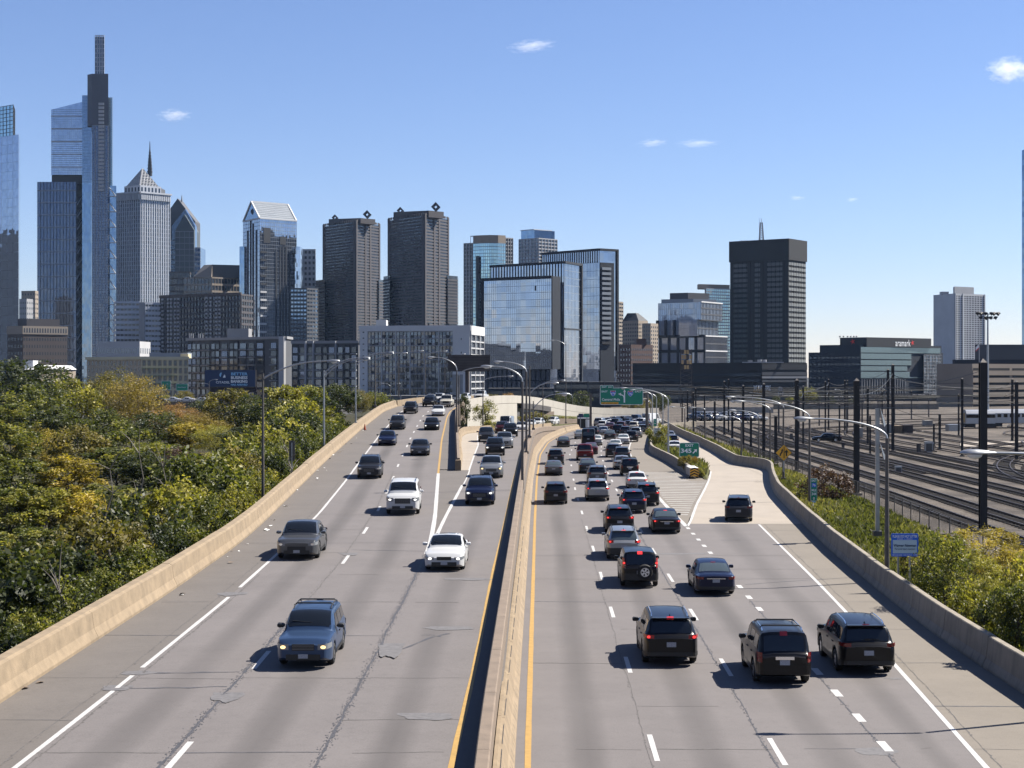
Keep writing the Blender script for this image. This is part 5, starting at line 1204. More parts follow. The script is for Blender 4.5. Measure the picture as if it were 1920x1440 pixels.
# --- the two brown towers with diamond crowns
def twin(label, L, M_, R, lowL, lowR, ylow, yt, dia, D):
    bd = Bd('office_tower', label, M_, D); Z = lambda y: WZ(y, D); l, m, r = P2(L, D + 42), P2(M_, D), P2(R, D + 34); zt = Z(yt); nf = 40
    bd.core('shaft', quad(l, m, r), GZ, zt, G['dark'])
    z0, fh = Z(640), (zt - Z(640)) / nf
    for a, c, name in ((l, m, 'spandrel'), (m, r, 'spandrel')):
        Lg = (c - a).length
        for j in range(nf):
            b = MB(); bd.fb(b, a, c, .05, Lg - .05, z0 + fh * j, z0 + fh * (j + .58), .45); b.build(name, C['brown'], bd.r)
        for s in ((.0, .06), (.94, 1.0)) if a is l else ((.0, .05), (.36, .42), (.56, .62), (.95, 1.0)):
            b = MB(); bd.fb(b, a, c, Lg * s[0], Lg * s[1], GZ, zt + 1.5, .7); b.build('pier', C['brown'], bd.r)
    one = MB()
    for i in range(16): Lg = (m - l).length; bd.fb(one, l, m, Lg * (i + .2) / 16, Lg * (i + .8) / 16, zt + .3, zt + 2.2, .5)
    for i in range(9): Lg = (r - m).length; bd.fb(one, m, r, Lg * (i + .2) / 9, Lg * (i + .8) / 9, zt + .3, zt + 2.2, .5)
    one.build('parapet_teeth', C['brown'], bd.r, kind='stuff')
    ll, lm, lr = P2(lowL, D + 48), P2(M_ - 1, D - 6), P2(lowR, D + 40); zl = Z(ylow)
    a0 = P2(lowL, D + 44); a1 = P2(L + 4, D + 40)
    for (p, q, dep) in ((P2(lowL, D + 44), P2(L + 3, D + 30), 25), (P2(R - 2, D + 30), P2(lowR, D + 40), 25)):
        bd.core('lower_wing', [q, q + Vector((0, dep)), p + Vector((0, dep)), p], GZ, zl, G['dark']); Lg = (q - p).length
        n2 = int((zl - z0) / fh)
        for j in range(n2): b = MB(); bd.fb(b, p, q, .03, Lg - .03, z0 + fh * j, z0 + fh * (j + .58), .45); b.build('spandrel', C['brown'], bd.r)
    # crown: ridge block between two diamond frames
    (x1, y1, s1), (x2, y2, s2) = dia
    A, E = P2(x1, D + 40), P2(x2, D + 8); u = (E - A).normalized(); nr = Vector((-u.y, u.x)) * 8
    b = MB(); b.prism([tuple(A - nr), tuple(E - nr), tuple(E + nr), tuple(A + nr)], zt - 1, [WZ(y1 + 3, A.y), WZ(y2 + 7, E.y), WZ(y2 + 7, E.y), WZ(y1 + 3, A.y)]); b.build('crown_ridge', C['brown'], bd.r)
    for (x, y, s), p in (((x1, y1, s1), A), ((x2, y2, s2), E)):
        h = s * D / F * .92; zc = WZ(y + 1, p.y); b = MB(); O = [(0, h), (-h, 0), (0, -h), (h, 0)]; q = h * .34; I = [(0, q), (-q, 0), (0, -q), (q, 0)]; ux, uy = .93, .37
        vs = [(p.x + a_ * ux, p.y - 9 + a_ * uy + dy, zc + c_) for dy in (0, 3.5) for a_, c_ in O + I]
        b.add(vs, [f_ for i in range(4) for f_ in ((i, (i + 1) % 4, 4 + (i + 1) % 4, 4 + i), (12 + i, 12 + (i + 1) % 4, 8 + (i + 1) % 4, 8 + i), (i, 8 + i, 8 + (i + 1) % 4, (i + 1) % 4), (4 + (i + 1) % 4, 12 + (i + 1) % 4, 12 + i, 4 + i))]); b.build('diamond_frame', C['brown'], bd.r)
    return bd
twin('brown striped tower with diamond crown, left and shorter of the pair', 606, 667, 712, 592, 720, 520, 416, ((630, 409, 7), (690, 403, 9)), 1340)
twin('brown striped tower with diamond crown, right and taller of the pair', 728, 796, 841, 719, 858, 512, 404, ((752, 396, 8), (818, 389, 10)), 1250)
# --- condominium with curved blue front
D = 1150; bd = Bd('apartment_tower', 'blue apartment tower with a gently curved front and a pale crown', 915, D); Z = lambda y: WZ(y, D)
pts = [P2(887, D + 4), P2(902, D), P2(918, D - 2), P2(934, D - 1), P2(948, D + 3)]
bd.core('curved_glazing', pts + [P2(948, D + 30), P2(887, D + 30)], GZ, Z(456), G['cyan']); bd.core('crown', pts + [P2(948, D + 30), P2(887, D + 30)], Z(456), Z(441), C['tan'])
for a, c in zip(pts[:-1], pts[1:]): bd.lat(a, c, GZ, Z(456), 4, 44, .15, .35, .2, C['steel'])
l, m = P2(870, D + 8), P2(887, D + 5); bd.core('balcony_wing', [m, m + Vector((0, 25)), l + Vector((0, 25)), l], GZ, Z(455), G['dark']); bd.lat(l, m, GZ, Z(455), 3, 40, .5, .5, .8, C['lgrey'], pname='fin')
l, m = P2(947, D + 6), P2(961, D + 10); bd.core('balcony_wing', [m, m + Vector((0, 25)), l + Vector((0, 25)), l], GZ, Z(445), G['dark']); bd.lat(l, m, GZ, Z(445), 3, 42, .4, .7, 1.0, C['lgrey'])
b = MB(); bd.fb(b, P2(893, D), P2(900, D - 1), 0, 2.6, Z(640), Z(480), .8); b.build('dark_stripe', C['char'], bd.r)
bd.lat(P2(882, D + 4), P2(888, D + 4), Z(456), Z(442), 1, 1, .7, .7, .5, C['lgrey'])
# --- tower behind
D = 1200; bd = Bd('apartment_tower', 'grey apartment tower with a blank blue glass top behind the mirror slabs', 1011, D); Z = lambda y: WZ(y, D)
l, m, r = P2(973, D + 12), P2(1009, D), P2(1044, D + 14); bd.core('shaft', quad(l, m, r), GZ, Z(447), G['mid']); bd.lat(l, m, Z(600), Z(447), 6, 24, .5, 1.2, .5, C['lgrey']); bd.lat(m, r, Z(600), Z(447), 6, 24, .3, .9, .8, C['lgrey'])
l, m, r = P2(977, D + 14), P2(1002, D + 4), P2(1040, D + 16); bd.core('top', quad(l, m, r), Z(447), Z(430), G['blue']); bd.box('roof_fin', quad(P2(976, D + 16), P2(1001, D + 6), P2(1035, D + 18)), Z(430), Z(428), C['white'])
# --- mirror glass slabs
D = 640; bd = Bd('office_slab', 'front mirror glass slab with a wide sky-blue face and dark right return', 1035, D); Z = lambda y: WZ(y, D)
l, m, r = P2(904, D + 26), P2(1034, D + 8), P2(1049, D + 12); zt = Z(519); bd.core('glazing', quad(l, m, r), Z(692), zt, G['mirror']); bd.lat(l, m, Z(692), zt, 36, 13, .05, .12, .06, C['steel'])
for a, c in ((l, m),):
    Lg = (c - a).length; b = MB(); bd.fb(b, a, c, -.3, Lg + .3, zt - .2, zt + 1.0, .6); b.build('frame', C['navy'], bd.r); b = MB(); bd.fb(b, a, c, -.3, .6, Z(692), zt, .6); b.build('frame', C['navy'], bd.r)
b = MB(); bd.fb(b, m, r, 0, (r - m).length, Z(692), zt + .8, .5); b.build('return_wall', C['navy'], bd.r)
b = MB(); Lg = (m - l).length; bd.fb(b, l, m, Lg * .765, Lg * .785, Z(542), Z(532.5), .12); b.build('open_window', C['char'], bd.r)
bd.core('base', quad(P2(906, D + 29), P2(1032, D + 12), P2(1045, D + 16)), GZ, Z(692), G['deep']); bd.lat(P2(906, D + 29), P2(1032, D + 12), GZ, Z(692), 14, 3, .4, .6, .3, C['navy'])
D = 670; bd = Bd('office_slab', 'second mirror glass slab with vertical fins along its top, behind the front slab', 1059, D); Z = lambda y: WZ(y, D)
l, m, r = P2(920, D + 26), P2(1058, D), P2(1090, D + 16); zt = Z(493); bd.core('glazing', quad(l, m, r), GZ, zt, G['mirror']); 
Lg = (m - l).length; n = 26
for i in range(n + 1): b = MB(); bd.fb(b, l, m, max(0, Lg * i / n - .16), min(Lg, Lg * i / n + .16), Z(700), zt, .25); b.build('fin', C['navy'], bd.r)
for a, c in ((l, m), (m, r)): b = MB(); bd.fb(b, a, c, -.2, (c - a).length + .2, zt - .2, zt + .8, .7); b.build('frame', C['navy'], bd.r)
bd.lat(m, r, GZ, zt, 12, 19, .06, .12, .06, C['steel']); Lr = (r - m).length; b = MB(); bd.fb(b, m, r, Lr - .9, Lr + .2, GZ, zt, .7); b.build('frame', C['navy'], bd.r)
b = MB(); bd.fb(b, m, r, 0, Lr - .9, Z(618), Z(615), .4); b.build('belt', C['navy'], bd.r)
bd.box('roof_plant', [P2(985, D + 30), P2(1045, D + 24), P2(1045, D + 30), P2(985, D + 36)], zt, Z(487), C['char'])
D = 720; bd = Bd('office_slab', 'tallest mirror glass slab with a dark balcony strip on its right face', 1124, D); Z = lambda y: WZ(y, D)
l, m, r = P2(1016, D + 26), P2(1124, D), P2(1158, D + 6); zt = Z(469); bd.core('glazing', quad(l, m, r), Z(695), zt, G['mirror']); Lg = (m - l).length; n = 26
for i in range(n + 1): b = MB(); bd.fb(b, l, m, max(0, Lg * i / n - .16), min(Lg, Lg * i / n + .16), Z(492), zt, .25); b.build('fin', C['navy'], bd.r)
bd.lat(l, m, Z(695), Z(492), 40, 13, .05, .12, .06, C['steel'])
for a, c in ((l, m), (m, r)): b = MB(); bd.fb(b, a, c, -.2, (c - a).length + .2, zt - .2, zt + .8, .7); b.build('frame', C['navy'], bd.r)
Lr = (r - m).length; b = MB(); bd.fb(b, m, r, Lr - .8, Lr + .2, Z(695), zt, .7); b.build('frame', C['navy'], bd.r)
b = MB(); bd.fb(b, m, r, .3, Lr * .78, GZ, Z(492), .35); b.build('balcony_recess', C['navy'], bd.r)
for j in range(16): b = MB(); bd.fb(b, m, r, .9, Lr * .58, Z(506 + j * 9.3), Z(501 + j * 9.3), .9); b.build('balcony', C['steel'] if j < 15 else C['char'], bd.r)
bd.core('base', quad(P2(1018, D + 27), P2(1123, D + 2), P2(1155, D + 8)), GZ, Z(695), G['deep']); bd.box('roof_plant', [P2(1063, D + 30), P2(1120, D + 20), P2(1120, D + 26), P2(1063, D + 36)], zt, Z(465), C['char']); b = MB(); bd.fb(b, l, m, Lg * .66, Lg * .98, Z(697), Z(692), .6); b.build('canopy', C['white'], bd.r)
# --- brown and brick blocks right of the slabs
simple('apartment_tower', 'slim grey striped tower just right of the mirror slabs', (1155, 1200), (1157, 1190), (1168, 1200), 566, 'taupe', 24, 1, 3, sh=1.6, pw=.4)
bd, l, m, r, zt = simple('hotel', 'old tan hotel with a dark mansard roof behind the brick block', (1167, 1000), (1197, 990), (1215, 1000), 601, 'tan', 18, 9, 6, 'wins', 'dark', .4, .5)
b = MB(); b.add([(l.x, l.y, zt), (m.x, m.y, zt), (r.x, r.y, zt), (r.x + l.x - m.x, r.y + l.y - m.y, zt)] + [(q.x * .25 + .75 * (l.x + r.x) / 2 + o, q.y * .2 + .8 * (l.y + r.y) / 2, zt + 5) for q, o in ((l, -3), (m, 0), (r, 0), (r + l - m, 0))], [(0, 1, 5, 4), (1, 2, 6, 5), (2, 3, 7, 6), (3, 0, 4, 7), (4, 5, 6, 7)]); b.build('mansard_roof', C['char'], bd.r)
simple('apartment_tower', 'lower tan block stepping down beside the old hotel', (1204, 980), (1220, 976), (1234, 985), 606, 'tan', 17, 5, 4, 'wins', 'dark', .4, .5)
simple('apartment_block', 'reddish brick block with small windows left of the glass cluster', (1157, 850), (1183, 840), (1224, 850), 646, 'brick', 9, 5, 12, 'wins', 'mid', .32, .4)
b = Bd('apartment_block', 'narrow brick stair tower above the reddish brick block', 1200, 845); b.box('wall', face1(1193, 1212, 846, 12), WZ(647, 846), WZ(635, 846), C['brick'])
# --- glass cluster
D = 1000; bd = Bd('office_tower', 'stacked pale blue glass boxes with thick dark frames', 1320, D); Z = lambda y: WZ(y, D)
def gbox(L, M_, R, y0, y1, cl, cr, fr, gl='pale', gr='mid'):
    l, m, r = P2(L, D + 22), P2(M_, D), P2(R, D + 26); z0, z1 = (GZ if y0 is None else Z(y0)), Z(y1)
    bd.core('glass_box', quad(l, m, r), z0, z1, G[gl]); bd.lat(l, m, z0, z1, cl * 5, max(2, int((z1 - z0) / 3.6)), .07, .15, .08, C['steel'])
    bd.lat(m, r, z0, z1, cr * 5, max(2, int((z1 - z0) / 3.6)), .5, .8, .3, C['dgrey'])
    Lg = (m - l).length
    if fr:
        for i in range(cl + 1): b = MB(); bd.fb(b, l, m, max(0, Lg * i / cl - .8), min(Lg, Lg * i / cl + .8), z0, z1, .6); b.build('frame_post', C['navy'], bd.r)
        for z in (z0, z1): b = MB(); bd.fb(b, l, m, 0, Lg, z - .9, z + .9, .7); b.build('frame_beam', C['navy'], bd.r)
    b = MB(); bd.fb(b, m, r, 0, (r - m).length, z1 - .3, z1 + .5, .5); b.build('ledge', C['white'], bd.r)
gbox(1222, 1322, 1363, None, 658, 6, 4, True); gbox(1222, 1322, 1363, 658, 630, 6, 4, True); gbox(1233, 1307, 1346, 630, 600, 4, 3, False); gbox(1234, 1314, 1354, 600, 566, 4, 3, False)
for i in range(3): l, m = P2(1233, D + 20), P2(1272, D + 10); b = MB(); bd.fb(b, l, m, 6.4 * i, 6.4 * i + 1.2, Z(630), Z(599), 2.0); b.build('frame_post', C['navy'], bd.r)
bd.core('roof_plant', quad(P2(1256, D + 30), P2(1290, D + 24), P2(1330, D + 34)), Z(566), Z(545), C['dgrey']); bd.core('roof_plant', quad(P2(1240, D + 24), P2(1300, D + 16), P2(1343, D + 24)), Z(566), Z(558), C['steel'])
D = 1120; bd, l, m, r, zt = simple('office_tower', 'cyan glass tower with a tan roof block behind the stacked glass boxes', (1322, 1110), (1324, 1100), (1369, 1110), 541, 'lgrey', 34, 2, 12, glass='cyan', pw=.35, sh=.7, proud=.25); bd.core('roof_block', [p + Vector((0, 2)) for p in quad(P2(1308, 1110), P2(1310, 1102), P2(1369, 1112))], WZ(541, 1100), WZ(532, 1100), C['tan'])
# --- black tower
D = 1100; bd = Bd('office_tower', 'black office tower with a windowless top and a red and white aerial', 1478, D); Z = lambda y: WZ(y, D)
l, m, r = P2(1369, D + 26), P2(1478, D), P2(1511, D + 22); zt = Z(448); bd.core('shaft', quad(l, m, r), GZ, zt, C['black'])
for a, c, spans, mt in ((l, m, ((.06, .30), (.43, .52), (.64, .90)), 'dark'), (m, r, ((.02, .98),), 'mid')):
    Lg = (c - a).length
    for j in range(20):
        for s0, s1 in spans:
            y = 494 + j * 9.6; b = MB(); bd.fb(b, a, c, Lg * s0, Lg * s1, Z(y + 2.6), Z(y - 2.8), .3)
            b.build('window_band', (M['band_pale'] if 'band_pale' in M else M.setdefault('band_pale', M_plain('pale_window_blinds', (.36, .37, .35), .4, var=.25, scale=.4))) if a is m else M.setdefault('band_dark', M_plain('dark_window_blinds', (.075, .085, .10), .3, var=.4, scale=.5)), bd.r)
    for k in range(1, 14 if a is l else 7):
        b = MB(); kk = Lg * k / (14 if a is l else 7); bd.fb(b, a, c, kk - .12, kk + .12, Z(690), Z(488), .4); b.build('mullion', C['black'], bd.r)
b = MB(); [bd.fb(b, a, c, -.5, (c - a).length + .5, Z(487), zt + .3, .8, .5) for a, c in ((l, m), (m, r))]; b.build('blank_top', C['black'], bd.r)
x = WX(1436, D); b = MB()
for i, (dx, dy) in enumerate(((-1, -1), (1, -1), (1, 1), (-1, 1))): b.bar((x + dx * 1.5, D + 20 + dy * 1.5, zt), (x + dx * .7, D + 20 + dy * .7, Z(412)), .5, .5)
for j in range(8):
    t0, t1 = j / 8, (j + 1) / 8; z0_, z1_ = zt + (Z(412) - zt) * t0, zt + (Z(412) - zt) * t1; w0, w1 = 1.5 - .8 * t0, 1.5 - .8 * t1
    b.bar((x - w0, D + 19, z0_), (x + w1, D + 19, z1_), .36, .36); b.bar((x + w0, D + 19, z0_), (x - w1, D + 19, z1_), .36, .36)
b.bar((x, D + 20, Z(412)), (x, D + 20, Z(404)), .3, .3); b.bar((x - 1.5, D + 20, Z(440)), (x - 1.5, D + 20, Z(403)), .2, .2); b.build('aerial', C['lgrey'], bd.r)
for q in (1397, 1404, 1411): b = MB(); b.tube([(WX(q, D), D + 16, zt), (WX(q, D), D + 16, Z(447))], .7, 8); b.build('roof_dish', C['lgrey'], bd.r)
# --- long dark podium with the mural
D = 780; bd = Bd('office_block', 'long low dark podium block with a WE THE PEOPLE mural', 1428, D); Z = lambda y: WZ(y, D)
l, m, r = P2(1186, D + 30), P2(1428, D), P2(1513, D + 14); bd.core('wall', quad(l, m, r), GZ, Z(680), C['black'])
L = (m - l).length; Lr = (r - m).length
for j in range(3): b = MB(); bd.fb(b, l, m, .2, L - .2, Z(705 + j * 11), Z(700.5 + j * 11), .25); b.build('window_band', G['dark'], bd.r)
for y0, y1, mt in ((693, 683, C['char']), (704, 697.5, C['dgrey']), (709.5, 705.5, C['grey']), (716.5, 712.5, C['dgrey'])): b = MB(); bd.fb(b, m, r, .1, Lr - .1, Z(y0), Z(y1), .35); b.build('band', mt, bd.r)
text(bd.r, 'WE THE PEOPLE', (WX(1429, D - 3), D - 3, Z(727)), 2.2, M['white_sign'], w=WX(1445, D) - WX(1413, D), bold=.02); text(bd.r, 'LEADERS', (WX(1421, D - 3), D - 3, Z(732)), 1.7, M['yellow_sign'], w=4.3, bold=.01)
b = MB(); n_ = 20; poly = rrect(10 * D / F, 19 * D / F, 4 * D / F); b2 = plate(bd.r, 'mural_panel', (WX(1463, D), D - 1, Z(735)), 0, 0, C['lgrey'], poly=poly, th=.4); text(bd.r, '215', (WX(1463, D), D - 1.2, Z(730)), 1.3, M['black']); text(bd.r, '0', (WX(1463, D), D - 1.2, Z(738)), 2.2, M['black'], bold=.03)
for q in (1415, 1424): b = MB(); b.tube([(WX(q + 14, D), D + 8, Z(680)), (WX(q + 14, D), D + 8, Z(674))], 1.1, 10); b.build('roof_tank', C['lgrey'], bd.r)
bd.box('roof_block', face1(1404, 1411, D + 6, 4), Z(680), Z(675), C['grey']); bd.box('roof_strip', face1(1392, 1470, D + 5, 1), Z(680), Z(678.5), C['lgrey'])
# rusty lattice sign tower
D = 560; k = D / F; r = empty('lattice_tower', (WX(1287, D), D, GZ), 0, 'rusty lattice tower carrying an old yellowish sign frame', 'lattice tower'); b = MB()
M['old_yellow'] = M_plain('weathered_yellow', (.95, .62, .26), .7, var=.3, scale=.8)
for q in (1276, 1297): b.bar((WX(q, D), D, GZ), (WX(q, D), D, WZ(655, D)), .3, .3)
for j in range(9):
    y0 = 692 + j * 8; b.bar((WX(1276, D), D, WZ(y0, D)), (WX(1297, D), D, WZ(y0 + 8, D)), .18, .18); b.bar((WX(1297, D), D, WZ(y0, D)), (WX(1276, D), D, WZ(y0 + 8, D)), .18, .18)
b.build('frame', M['rust'], r)
for i in range(4):
    for j in range(4): b = MB(); b.box((WX(1279.5 + i * 5, D), D - .3, WZ(660 + j * 9.5, D)), (4.0 * k, .2, 7.4 * k)); b.build('sign_slat', M['old_yellow'] if (i + j) % 3 else M['rust'], r)
# --- office with the roof-top name
D = 850; bd = Bd('office_block', 'dark office block with pale blue window stripes and aramark in white on its roof wall', 1613, D); Z = lambda y: WZ(y, D)
l, m, r = P2(1516, D + 20), P2(1613, D), P2(1768, D + 42); bd.core('wall', quad(l, m, r), GZ, Z(660), C['navy']); bd.wins(l, m, Z(740), Z(664), 12, 6, .5, .25, G['dark'])
l2, m2 = P2(1537, D + 18), P2(1613, D + 2); bd.core('upper_wall', quad(l2, m2, P2(1765, D + 42)), Z(660), Z(646), C['navy'])
l3, m3, r3 = P2(1575, D + 14), P2(1625, D + 3), P2(1746, D + 34); bd.core('roof_wall', quad(l3, m3, r3), Z(650), Z(632), C['char'])
L = (r - m).length
for y0, y1, s1, mt in ((661, 650.5, .96, 'cyan'), (673, 662.5, .60, 'cyan'), (684.5, 675, .60, 'cyan'), (695, 686.5, .55, 'cyan'), (707, 697, .58, 'cyan'), (709, 707.3, .74, 'cyan')): b = MB(); bd.fb(b, m, r, .1, L * s1, Z(y0), Z(y1), .4); b.build('window_band', M.setdefault('pale_band', M_plain('pale_blue_glazing', (.34, .47, .52), .12, .55, var=.1)), bd.r)
for i in range(18): b = MB(); bd.fb(b, m, r, L * .03 * i + 1, L * .03 * i + 1.3, Z(740), Z(711), .3); b.build('mullion', C['grey'], bd.r)
gl, gr_ = m + (r - m) * .74, m + (r - m) * .96; bd.core('stair_tower', [gr_ + Vector((0, -3)), gr_, gl, gl + Vector((0, -3))], GZ, Z(664), G['mid']); bd.lat(gl + Vector((0, -3)), gr_ + Vector((0, -3)), GZ, Z(664), 6, 12, .25, .3, .2, C['grey'])
u = (r3 - m3).normalized(); a = math.atan2(u.y, u.x); c_ = m3 + (r3 - m3) * .54; text(bd.r, 'aramark', (c_.x + u.y * .6, c_.y - u.x * .6, Z(641.5)), 3.6, M['white_sign'], w=12.5, rz=a, bold=.012, spacing=1.08)
def star(bd, c, rad, z, a, mt):
    vs = []
    for i in range(10): q = math.pi / 2 + .25 + i * math.pi / 5; rr = rad * (1 if i % 2 == 0 else .36); vs.append((c.x + math.cos(q) * rr * math.cos(a), c.y + math.cos(q) * rr * math.sin(a), z + math.sin(q) * rr))
    b = MB(); b.add(vs, [(9, 0, 1), (1, 2, 3), (3, 4, 5), (5, 6, 7), (7, 8, 9), (1, 3, 5, 7, 9)]); b.build('star_emblem', mt, bd.r)
c_ = m3 + (r3 - m3) * .69; star(bd, Vector((c_.x + u.y * .6, c_.y - u.x * .6)), 1.7, Z(641), a, M['red_sign']); c_ = l3 + (m3 - l3) * .5; u2 = (m3 - l3).normalized(); star(bd, Vector((c_.x + u2.y * .6, c_.y - u2.x * .6)), 1.7, Z(640), math.atan2(u2.y, u2.x), M['red_sign'])
for q in (1589, 1596, 1604, 1610, 1616, 1621): b = MB(); b.bar((WX(q, D), D + 20, Z(633)), (WX(q, D), D + 20, Z(629.5)), .2, .2); b.tube([(WX(q, D), D + 20, Z(629.5)), (WX(q, D), D + 19.6, Z(627.5))], .5, 8); b.build('roof_antenna', C['lgrey'], bd.r)
# --- white residential tower
D = 1450; bd = Bd('apartment_tower', 'white high-rise with a blank left wall standing alone at right', 1790, D); Z = lambda y: WZ(y, D)
l, m, r = P2(1751, D + 30), P2(1790, D), P2(1846, D + 22); zt = Z(551); bd.core('glazing', quad(l, m, r), GZ, zt, G['dark']); L = (m - l).length
b = MB(); bd.fb(b, l, m, 0, L, GZ, zt + .4, .5); b.build('blank_wall', C['white'], bd.r); b = MB(); bd.fb(b, m, r, 0, (r - m).length, GZ, zt + .4, .5); b.build('window_wall', C['white'], bd.r); bd.wins(m, r, Z(690), zt - 1, 11, 34, .62, .5, C['char'], proud=.6); Lr = (r - m).length; b = MB(); bd.fb(b, m, r, Lr * .24, Lr * .29, GZ, zt + .5, 1.1); b.build('pier', C['white'], bd.r)
b = MB(); bd.fb(b, m, r, 0, Lr * .02, GZ, zt + .5, 1.1); bd.fb(b, m, r, Lr * .97, Lr, GZ, zt + .5, 1.1); b.build('pier', C['white'], bd.r)
bd.box('roof_block', quad(P2(1787, D + 20), P2(1790, D + 10), P2(1826, D + 24)), zt, Z(536), C['lgrey']); bd.box('roof_block', face1(1766, 1779, D + 16, 8), zt, Z(545), C['lgrey'])
# --- parking garage
D = 560; bd = Bd('parking_garage', 'brown concrete parking garage with dark open decks at the right edge', 1823, D); Z = lambda y: WZ(y, D)
l, m, r = P2(1756, D + 6), P2(1823, D), P2(2010, D + 30); bd.core('wall', quad(l, m, r), GZ, Z(682), C['taupe']); L = (r - m).length
for j in range(7):
    for s0, s1 in ((.01, .36), (.39, .70), (.73, .98)): b = MB(); bd.fb(b, m, r, L * s0, L * s1, Z(694.5 + j * 13.6), Z(690 + j * 13.6), .12); b.build('deck_opening', C['black'], bd.r)
for j in range(7): b = MB(); bd.fb(b, m, r, 0, L, Z(703.6 + j * 13.6), Z(695 + j * 13.6), .35); b.build('deck_parapet', C['taupe'], bd.r)
D2 = D + 90; bd.core('rear_block', [P2(1828, D2), P2(2010, D2), P2(2010, D2 + 20), P2(1838, D2 + 20)], GZ, WZ(646, D2), C['dgrey']); bd.box('roof_walk', face1(1790, 1990, D + 40, 3), Z(682), Z(672), C['char'])
# flag on a pole
x = WX(1836, 540); r = empty('flagpole', (x, 540, GZ), 0, 'tall thin flagpole with a red and white flag before the white high-rise', 'flagpole'); b = MB(); b.tube([(x, 540, GZ), (x, 540, WZ(585, 540))], [.2, .08], 8); b.build('pole', C['lgrey'], r)
b = MB(); b.rows([[(x - .9 * i / 3, 540 + .12 * (i % 2), WZ(645, 540) - 1.1 - .28 * i), (x - .9 * i / 3, 540 + .12 * (i % 2), WZ(645, 540) - .28 * i)] for i in range(5)]); b.build('flag', M['white_sign'], r); b = MB(); b.rows([[(x - .9 * i / 3, 539.9 + .12 * (i % 2), WZ(645, 540) - 1.5 - .28 * i), (x - .9 * i / 3, 539.9 + .12 * (i % 2), WZ(645, 540) - 1.1 - .28 * i)] for i in range(5)]); b.build('flag_stripe', M['red_sign'], r)
# --- sliver of a glass tower at the right edge
D = 1100; bd = Bd('skyscraper', 'sliver of a blue glass tower at the right edge of the picture', 1930, D); bd.core('glazing', [P2(1916, D), P2(1990, D - 10), P2(1990, D + 40), P2(1918, D + 40)], WZ(470, D) - 160, [WZ(282, D), WZ(255, D), WZ(255, D), WZ(282, D)], G['blue'])
# --- low left blocks
bd, l, m, r, zt = simple('hotel', 'old brick hotel with a pale upper storey near the left edge', (14, 905), (43, 900), (126, 915), 612, 'brown2', 9, 5, 17, 'wins', 'dark', .34, .42); bd.core('top_storey', [p + Vector((0, 2)) for p in quad(P2(31, 906), P2(48, 903), P2(110, 914))], zt, WZ(597, 900), C['brown']); b = MB(); [bd.fb(b, a, c, -.3, (c - a).length + .3, zt - 4.4, zt + .3, .3, .2) for a, c in ((l, m), (m, r))]; b.build('pale_storey', C['tan'], bd.r); bd.wins(m, r, zt - 4, zt - .4, 17, 1, .4, .7, G['dark'], proud=.36)
simple('office_block', 'distant stone block peeking out left of the tallest tower', (40, 1500), (66, 1495), (72, 1505), 545, 'taupe', 20, 5, 2, 'wins', 'dark', .4, .4)
simple('office_block', 'lower distant block behind the old brick hotel', (36, 1400), (50, 1395), (62, 1405), 560, 'grey', 16, 4, 3, 'wins', 'dark', .4, .4)
b0 = Bd('warehouse', 'low building with a wide white roof above the tree tops at far left', 95, 520); b0.core('wall', quad(P2(46, 528), P2(60, 520), P2(142, 540)), GZ, WZ(693, 520), C['tan']); b = MB(); p = [P2(44, 528), P2(60, 518), P2(144, 540), P2(128, 552)]; z = WZ(692.5, 520); b.add([(p[0].x, p[0].y, z), (p[1].x, p[1].y, z), (p[2].x, p[2].y, z), (p[3].x, p[3].y, z), ((p[0].x + p[1].x) / 2 + 3, 528, z + 1.4), (p[2].x - 3, 544, z + 1.4)], [(0, 1, 4), (1, 2, 5, 4), (2, 3, 5), (3, 0, 4, 5)]); b.build('roof', C['white'], b0.r); b0.box('roof_block', face1(46, 62, 530, 6), z, WZ(676, 530), C['white'])
D = 600; bd = Bd('apartment_block', 'long beige apartment block with a green-tinted corner above the autumn trees', 265, D); Z = lambda y: WZ(y, D)
l, m, r = P2(163, D + 20), P2(265, D), P2(353, D + 6); zt = Z(671); bd.core('wall', quad(l, m, r), GZ, zt, C['beige']); bd.wins(l, m, Z(741), Z(674), 14, 5, .42, .62, G['dark'], parts=True); bd.lat(m, r, Z(745), Z(674), 9, 5, .55, .5, .35, C['cream'], parts=True); Lr = (r - m).length; L = (m - l).length
for j in range(5):
    for i in range(9): b = MB(); bd.fb(b, m, r, Lr * i / 9 + .5, Lr * (i + 1) / 9 - .5, Z(742 - j * 14.2), Z(732.5 - j * 14.2), .1); b.build('window', G['dark'], bd.r)
for a, c in ((l, m), (m, r)): b = MB(); bd.fb(b, a, c, -.3, (c - a).length + .3, zt - .6, zt + .5, .6, .4); b.build('cornice', C['cream'], bd.r)
for j in range(3): b = MB(); bd.fb(b, m, r, .2, Lr * .76, Z(691 + j * 14), Z(690 + j * 14), 1.3); b.build('balcony_slab', M.setdefault('lime', M_plain('pale_lime_trim', (.42, .44, .22), .6)), bd.r)
bd.box('roof_block', face1(280, 352, D + 8, 8), zt, Z(661), C['steel']); bd.box('roof_block', face1(338, 353, D + 6.5, 5), zt, Z(663.5), C['cream'])
simple('office_block', 'grey office block with rows of small windows behind the beige block', (182, 706), (262, 700), (282, 715), 640, 'lgrey', 4, 18, 5, 'wins', 'mid', .4, .4)
simple('apartment_tower', 'white banded apartment slab left of the wide brown block', (214, 1010), (218, 1000), (262, 1000), 566, 'stone', 18, 1, 6, sh=1.9, pw=.3, glass='dark')
